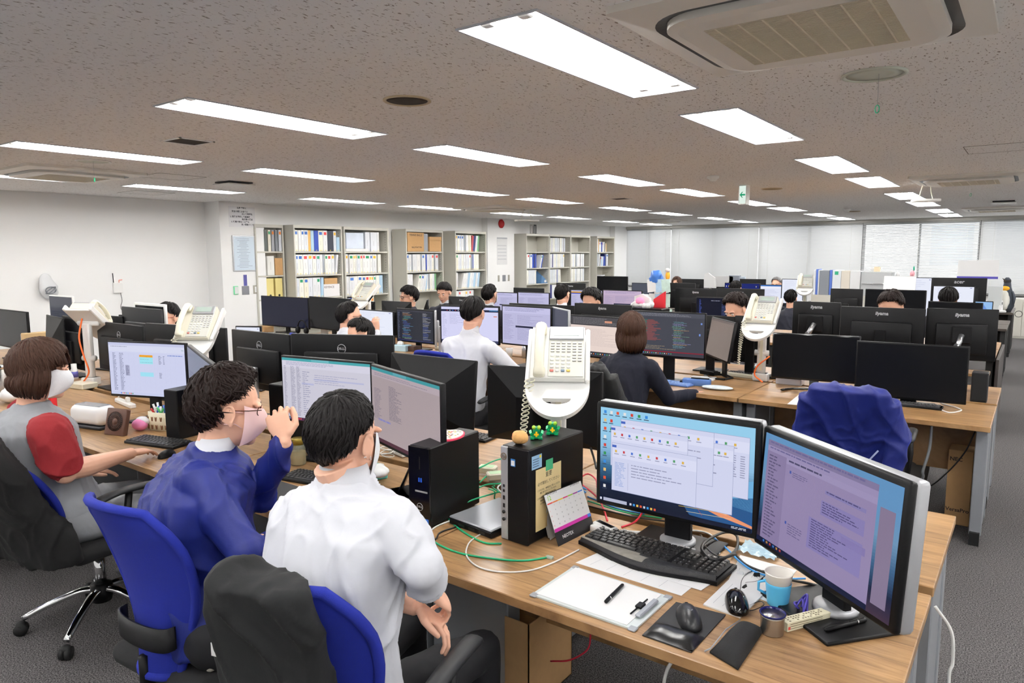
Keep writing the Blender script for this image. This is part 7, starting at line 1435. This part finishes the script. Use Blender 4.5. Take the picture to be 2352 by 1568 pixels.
# --- woman in grey vest and red sleeves
_e3,_w3=D_(150,1085,2.86),onZ(303,1040,.775)
person('woman with brown bob, white mask, grey vest and red short sleeves',V(-3.38,1.205,1.185),R(-29),R(-8),R(0),V(-3.41,1.16,1.045),V(-3.41,1.15,.86),V(-3.34,1.22,.55),R(-10),
 [(D_(118,992,2.86),_e3,_w3,onZ(385,1024,.75)-_w3,V(0,.1,1),.3,-1),
  (V(-3.59,1.21,.97),V(-3.68,1.30,.77),V(-3.56,1.40,.66),V(.2,.95,-.1),V(0,.1,1),.3,1)],
 RED,('bob',1000,.3,HBR,1.13),sleeve='short',vest=GVS,maskm=MASKW,pants=GVS,amp=.01,seed=12,sw=.215,asz=1.2,depth=1.3,voxel=.0035,cv=.007)
# --- seated people on the middle island
q=onD(1087,722,5.15); person('man in white shirt seen from behind before the web page monitor',q,R(16),R(-18),R(0),q+V(-.0,-.04,-.13),q+V(0,-.08,-.32),V(q.x,q.y-.13,.52),R(5),
 [(q+V(.18,-.06,-.235),q+V(.34,.08,-.42),q+V(.42,.36,-.44),V(.3,.9,0),V(0,0,1),.3,-1),(q+V(-.18,-.06,-.235),q+V(-.27,.08,-.42),q+V(-.2,.34,-.44),V(.1,.95,0),V(0,0,1),.3,1)],WSH,('short',300,.1,HB),collar=WSH,pants=TRO,voxel=.006,cv=.011,seed=21,sw=.215)
q=onD(1450,762,4.85); person('woman with dark bob and navy sweater seen from behind',q,R(28),R(-6),R(0),q+V(0,-.03,-.13),q+V(0,-.06,-.31),V(q.x,q.y-.12,.52),R(0),
 [(q+V(.16,-.04,-.235),q+V(.26,.06,-.44),q+V(.36,.28,-.435),V(.6,.8,0),V(0,0,1),.3,-1),(q+V(-.16,-.04,-.235),q+V(-.22,.08,-.42),q+V(-.1,.32,-.43),V(.1,.95,0),V(0,0,1),.3,1)],SWE,('long',420,.05,HBR,1.1),pants=TRO,voxel=.006,cv=.01,seed=22,sw=.195,collar=SWE)
q=onD(805,728,6.0); person('man with glasses and hand near his face, in profile before the white screen',q,R(-35),R(-4),R(0),q+V(-.02,-.04,-.13),q+V(-.03,-.08,-.31),V(q.x-.05,q.y-.12,.52),R(-20),
 [(q+V(.15,-.1,-.235),q+V(.26,.0,-.42),q+V(.17,.14,-.12),V(-.1,-.1,.9),V(.3,-.9,0),.7,-1),(q+V(-.19,.0,-.235),q+V(-.2,.12,-.42),q+V(0,.3,-.42),V(.6,.8,0),V(0,0,1),.3,1)],WSH,('short',300,.1,HB),collar=WSH,pants=TRO,glass=BLK,voxel=.006,cv=.012,seed=23)
def seated_away(px,py,D,yaw,label,top,hs,pitch=0.,face_=False,mk=None,gl=None,vx=.009,skin=None,sc=1.,by=None,seed=30,col=None,armz=-.42):
    """a person seen mostly over a monitor; yaw 180 faces the camera side"""
    q=onY(px,py,D); y=R(yaw); bf=V(-math.sin(R(by if by is not None else yaw)),math.cos(R(by if by is not None else yaw)),0); rr_=V(bf.y,-bf.x,0); Bz=q.z
    nkp=q-V(0,0,.14)-bf*.03; pel=V(q.x,q.y,.5)-bf*.12
    arms=[(nkp+rr_*.17-V(0,0,.1),nkp+rr_*.24+bf*.1-V(0,0,.3),V(nkp.x,nkp.y,.78)+rr_*.14+bf*.36,bf,V(0,0,1),.3,-1),(nkp-rr_*.17-V(0,0,.1),nkp-rr_*.24+bf*.1-V(0,0,.3),V(nkp.x,nkp.y,.78)-rr_*.14+bf*.36,bf,V(0,0,1),.3,1)]
    return person(label,q,y,pitch,0,nkp,nkp-V(0,0,.18)-bf*.03,pel,math.atan2(-bf.x,bf.y),arms,top,hs,skin=skin,pants=TRO,voxel=vx,cv=.014,seed=seed,maskm=mk,glass=gl,faced=face_,collar=col,hscale=sc)
seated_away(826,772,3.42,sc=1.0,yaw=175,label='person with short black hair just above the wide monitor back',top=BGE,hs=('short',200,.2,HB),pitch=R(-20),face_=True,seed=31)
seated_away(384,730,3.2,sc=1.06,yaw=200,label='man with black fringe and thin red glasses behind the phone',top=BGE,hs=('fringe',220,.2,HB),pitch=R(-4),face_=True,gl=mat('red_frame',rgb(180,40,40),.3),vx=.006,seed=32)
seated_away(938,682,6.42,sc=1.1,yaw=150,label='man with black fringe and thin glasses before the bookshelf',top=SUIT,hs=('fringe',240,0.,HB,1.04),pitch=R(-8),face_=True,gl=BLK,vx=.006,seed=33)
seated_away(1020,672,6.5,sc=1.0,yaw=195,label='man in navy suit jacket looking down before the bookshelf',top=SUIT,hs=('fringe',240,0.,HB),pitch=R(-20),face_=True,vx=.006,seed=34,col=WSH)
seated_away(1126,678,7.25,sc=1.08,yaw=2,label='man in dark suit and mask seen from behind before purple screens',top=SUIT,hs=('short',240,0.,HB,1.04),pitch=R(0),vx=.007,mk=MASKW,seed=35,col=WSH)
seated_away(1293,677,7.2,sc=1.0,yaw=0,label='man with short black hair, back turned, before gold topped screen',top=WSH,hs=('short',240,0.,HB,1.02),pitch=R(-4),vx=.007,seed=36,col=WSH)
seated_away(1358,694,6.4,sc=1.1,yaw=180,label='person with spiky black hair visible only to the forehead',top=BGE,hs=('spiky',240,.3,HB,1.06),pitch=R(-25),face_=True,vx=.008,seed=37)
seated_away(1690,712,6.45,sc=1.12,yaw=160,label='person with wavy dark hair bowing behind the tilted phone',top=WSH,hs=('curly',260,.8,HDB,1.12),pitch=R(-28),face_=True,vx=.007,seed=38)
seated_away(1783,654,12.6,sc=1.0,yaw=180,label='grey haired man whose forehead shows above bright screen',top=SUIT,hs=('short',160,0.,HG,1.02),pitch=R(-8),face_=True,vx=.01,seed=39)
seated_away(1816,686,10.35,sc=1.0,yaw=10,label='person with dark grey hair before the far white screen',top=SUIT,hs=('short',140,0.,HB),pitch=0,vx=.012,seed=40)
seated_away(1554,651,12.65,sc=1.0,yaw=180,label='person with brown hair far back beside the white bag',top=SUIT,hs=('long',120,0.,HBR,1.05),pitch=R(-5),face_=True,vx=.012,seed=41)
seated_away(1690,665,10.35,sc=1.0,yaw=0,label='dark haired person low before the dark blue desktop screen',top=SUIT,hs=('short',120,0.,HB),pitch=R(-10),vx=.012,seed=42)
seated_away(2178,688,10.3,sc=1.15,yaw=0,label='person with glossy black hair before the bright screen at right',top=SUIT,hs=('fringe',200,0.,HB,1.06),pitch=R(-10),vx=.01,seed=43)
seated_away(2046,706,6.42,sc=1.05,yaw=180,label='person whose hair tips show above the middle iiyama back',top=BGE,hs=('spiky',200,.2,HDB,1.02),pitch=R(-35),face_=True,vx=.009,seed=44)
# ---------------------------------------------------------------- chairs
MESHB=mat('blue_mesh_fabric',rgb(8,32,146),.8,var=.25,vs=700,bump=.5,bs=1200); MESHY=mat('yellow_mesh_fabric',rgb(230,176,30),.8,bump=.4,bs=900); SEATM=mat('black_seat_fabric',rgb(22,22,24),.9,bump=.3,bs=500)
def office_chair(x,y,rz,label,fab=MESHB,group='office mesh chairs',arms=True,seatz=.46,top=1.02,lean=.1):
    t=thing('office_chair',label,'chair',(x,y,0),rz,group)
    for k in range(5):
        a=2*PI*k/5+.3; d=V(math.cos(a),math.sin(a),0); l=nb(CHR); l.tube(spline([d*.03+V(0,0,.16),d*.1+V(0,0,.155),d*.22+V(0,0,.115),d*.31+V(0,0,.075)],4),[.021,.021,.0205,.02,.0195,.019,.0185,.018,.0175,.017,.0165,.016,.016][:13],10,flat=.8); leg=l.build('leg',t)
        c=nb(RUB); P=d*.32; tn=V(-d.y,d.x,0)
        for s in(-1,1): c.cyl(P+tn*s*.012+V(0,0,.028)-tn*.008,P+tn*s*.012+V(0,0,.028)+tn*.008,.0275,16)
        c.ell((P.x,P.y,.045),(.022,.022,.02),n=12,k=8); c.build('caster',leg)
    nb(BLK).lathe([(.04,.1),(.05,.14),(.045,.18),(.02,.19)],20).build('hub',t); nb(CHR).cyl((0,0,.15),(0,0,.34),.024,16).build('gas_column',t); nb(BLK).rbox(-.1,.1,-.12,.1,.33,.385,.02,2).build('tilt_mechanism',t)
    nb(SEATM).rbox(-.24,.24,-.22,.25,seatz-.075,seatz,.035,3).build('seat',t)
    # back: curved shell with padded rim
    def bp(u,v): # u -1..1, v 0..1
        z=.44+v*(top-.44); w=[.085,.1,.118,.14,.162,.18,.193,.2,.198,.18,.13][min(9,int(v*10))]; _q=[.085,.1,.118,.14,.162,.18,.193,.2,.198,.18,.13]; _f=v*10-min(9,int(v*10)); w=w*(1-_f)+_q[min(9,int(v*10))+1]*_f+.008; yb=-.235-.05*v-lean*v+.05*math.sin(PI*v*1.1)*0.8-(.03*max(0,v-.8)*5*.6)
        return V(u*w,yb+.05*u*u,z+(.015*(1-u*u) if v>.9 else 0))
    b=nb(fab); vs=[];fs=[];NU,NV=14,18
    for s in(0,1):
        for i in range(NU+1):
            for j in range(NV+1): p=bp(-1+2*i/NU,j/NV); vs.append(p+V(0,-.006 if s else .006,0))
    n1=(NU+1)*(NV+1)
    for s in(0,1):
        for i in range(NU):
            for j in range(NV): a=s*n1+i*(NV+1)+j; fs.append((a,a+1,a+NV+2,a+NV+1))
    b.add(vs,fs,True)
    rim=[bp(-1,j/NV) for j in range(NV+1)]+[bp(-1+2*i/NU,1) for i in range(1,NU+1)]+[bp(1,1-j/NV) for j in range(1,NV+1)]+[bp(1-2*i/NU,0) for i in range(1,NU+1)]
    b.tube(rim,.014,8); b.build('backrest',t,fix=False)
    b=nb(BLK); b.tube([V(0,-.1,.36),V(0,-.2,.37),V(0,-.235,.42),V(0,-.24,.5)],[.022,.022,.02,.014],8); b.build('back_support',t)
    if arms:
        for s in(-1,1):
            a=nb(BLK); a.tube([V(s*.2,-.02,.4),V(s*.27,-.02,.42),V(s*.28,-.02,.56),V(s*.275,0,.66)],[.015,.018,.016,.015],8); pad=nb(BLK2); pad.tube(spline([V(s*.275,-.15,.655),V(s*.28,-.05,.675),V(s*.28,.08,.672),V(s*.27,.15,.655)],4),[.02]+[.028]*11+[.018],10,flat=.5); a.build('arm_post',t); pad.build('armrest',t)
    return t
def coat(x,y,rz,label,m,w=.25,z0=.5,z1=1.05,sleeves=True,seed=1,th=.07,name='jacket',xs=0.,lean=.12,parts=()):
    t=thing(name,label,'jacket',(x,y,0),rz); b=nb(m); S=[]
    for k in range(9):
        v=k/8; z=z0+(z1-z0)*v; ww=w*(1+.12*(1-v))*(1 if v<.9 else .93); S.append((V(xs,-.252-(.05+lean)*v+.012*math.sin(v*5),z),V(ww,0,0),V(0,th*(1-.35*v),0)))
    S.append((V(xs,-.29-lean,z1+.025),V(w*.8,0,0),V(0,th*.45,0))); b.loft(S,36,e=.7)
    if sleeves:
        for s in(-1,1): b.tube([V(xs+s*w*.9,-.3-lean*.8,z1-.05),V(xs+s*w*1.06,-.33,z1-.25),V(xs+s*w*1.0,-.36,z0+.02)],[.055,.062,.05],12)
    fuse(b,'cloth',m,.009,t,4,wr(seed,.013,7.,(1,1,.35)))
    for pn,pb in parts: pb.build(pn,t)
    return t
COATK=mat('charcoal_coat',rgb(17,18,20),.85,bump=.2,bs=60); COATB=mat('black_coat',rgb(12,12,13),.9,bump=.2,bs=60); PUFF=mat('black_puffer',rgb(18,19,21),.6)
office_chair(-1.36,1.155,R(15),'blue mesh chair of the white shirt man, with grey armrest in front',lean=.05,top=.975)
coat(-1.36,1.155,R(15),'charcoal jacket draped over the left of the nearest blue chair',COATK,w=.14,z0=.40,z1=.99,sleeves=False,seed=5,xs=.005,lean=.05,th=.068,parts=[('care_tag',nb(PAPER).box(-.135,-.115,-.355,-.35,.80,.83))])
c2=office_chair(-2.06,1.165,R(4),'blue mesh chair with black strap beneath the blue jacket man',lean=.02,top=.975)
solo('seat_cushion',nb(mat('woven_cushion',rgb(206,202,190),.9,var=.3,vs=120)).rbox(-.2,.2,-.16,.2,0,.035,.015,2),'pale woven cushion on the seat under the blue jacket man','cushion',(-2.06,1.165,.462),R(4))
_b=nb(BLK); _n=14; _p=[V(-.128*math.cos(PI*k/_n),-.215-.05*math.sin(PI*k/_n)**.6,0) for k in range(_n+1)]
_b.add([p+V(0,0,.545) for p in _p]+[p+V(0,0,.615) for p in _p]+[p*.97+V(0,0,.545) for p in _p]+[p*.97+V(0,0,.615) for p in _p],[(k,k+1,16+k,15+k) for k in range(14)]+[(30+k,45+k,46+k,31+k) for k in range(14)]+[(15+k,16+k,46+k,45+k) for k in range(14)],True); _b.build('strap',c2)
office_chair(-3.36,1.36,R(6),'chair with chrome base under the woman, covered by a black coat',lean=.16,top=.9)
coat(-3.36,1.36,R(6),'large black coat hanging over the chair back of the woman',COATB,w=.25,z0=.42,z1=.94,seed=6,sleeves=False,lean=.16,th=.105)
q=onY(1950,1000,4.2); office_chair(-.78,4.42,R(4),'chair at the right middle desk wearing a blue work jacket',lean=.08,top=.93)
coat(-.78,4.42,R(4),'royal blue work jacket hung on the chair at the right middle desk',NVJ,w=.215,z0=.5,z1=.955,seed=7,th=.075,parts=[('zip_pocket',nb(mat('reflect',rgb(170,180,214),.4),T3(.12,-.375,.6)@RY(R(35))).box(-.004,.004,-.004,0,-.05,.05))])
office_chair(-2.28,4.12,R(4),'yellow mesh chair of the navy sweater woman',MESHY,lean=.06,top=.96); coat(-2.28,4.12,R(4),'black padded coat over the yellow chair',PUFF,w=.24,z0=.55,z1=.99,seed=9,th=.08)
office_chair(-3.32,3.86,R(3),'blue mesh chair behind the white shirt man at middle desk',lean=.06,top=1.0)
office_chair(-4.75,3.9,R(-10),'blue mesh chair of the man with hand near his face',lean=.06)
office_chair(-4.45,1.15,R(30),'blue mesh chair at the left edge of the picture, mostly cut off')
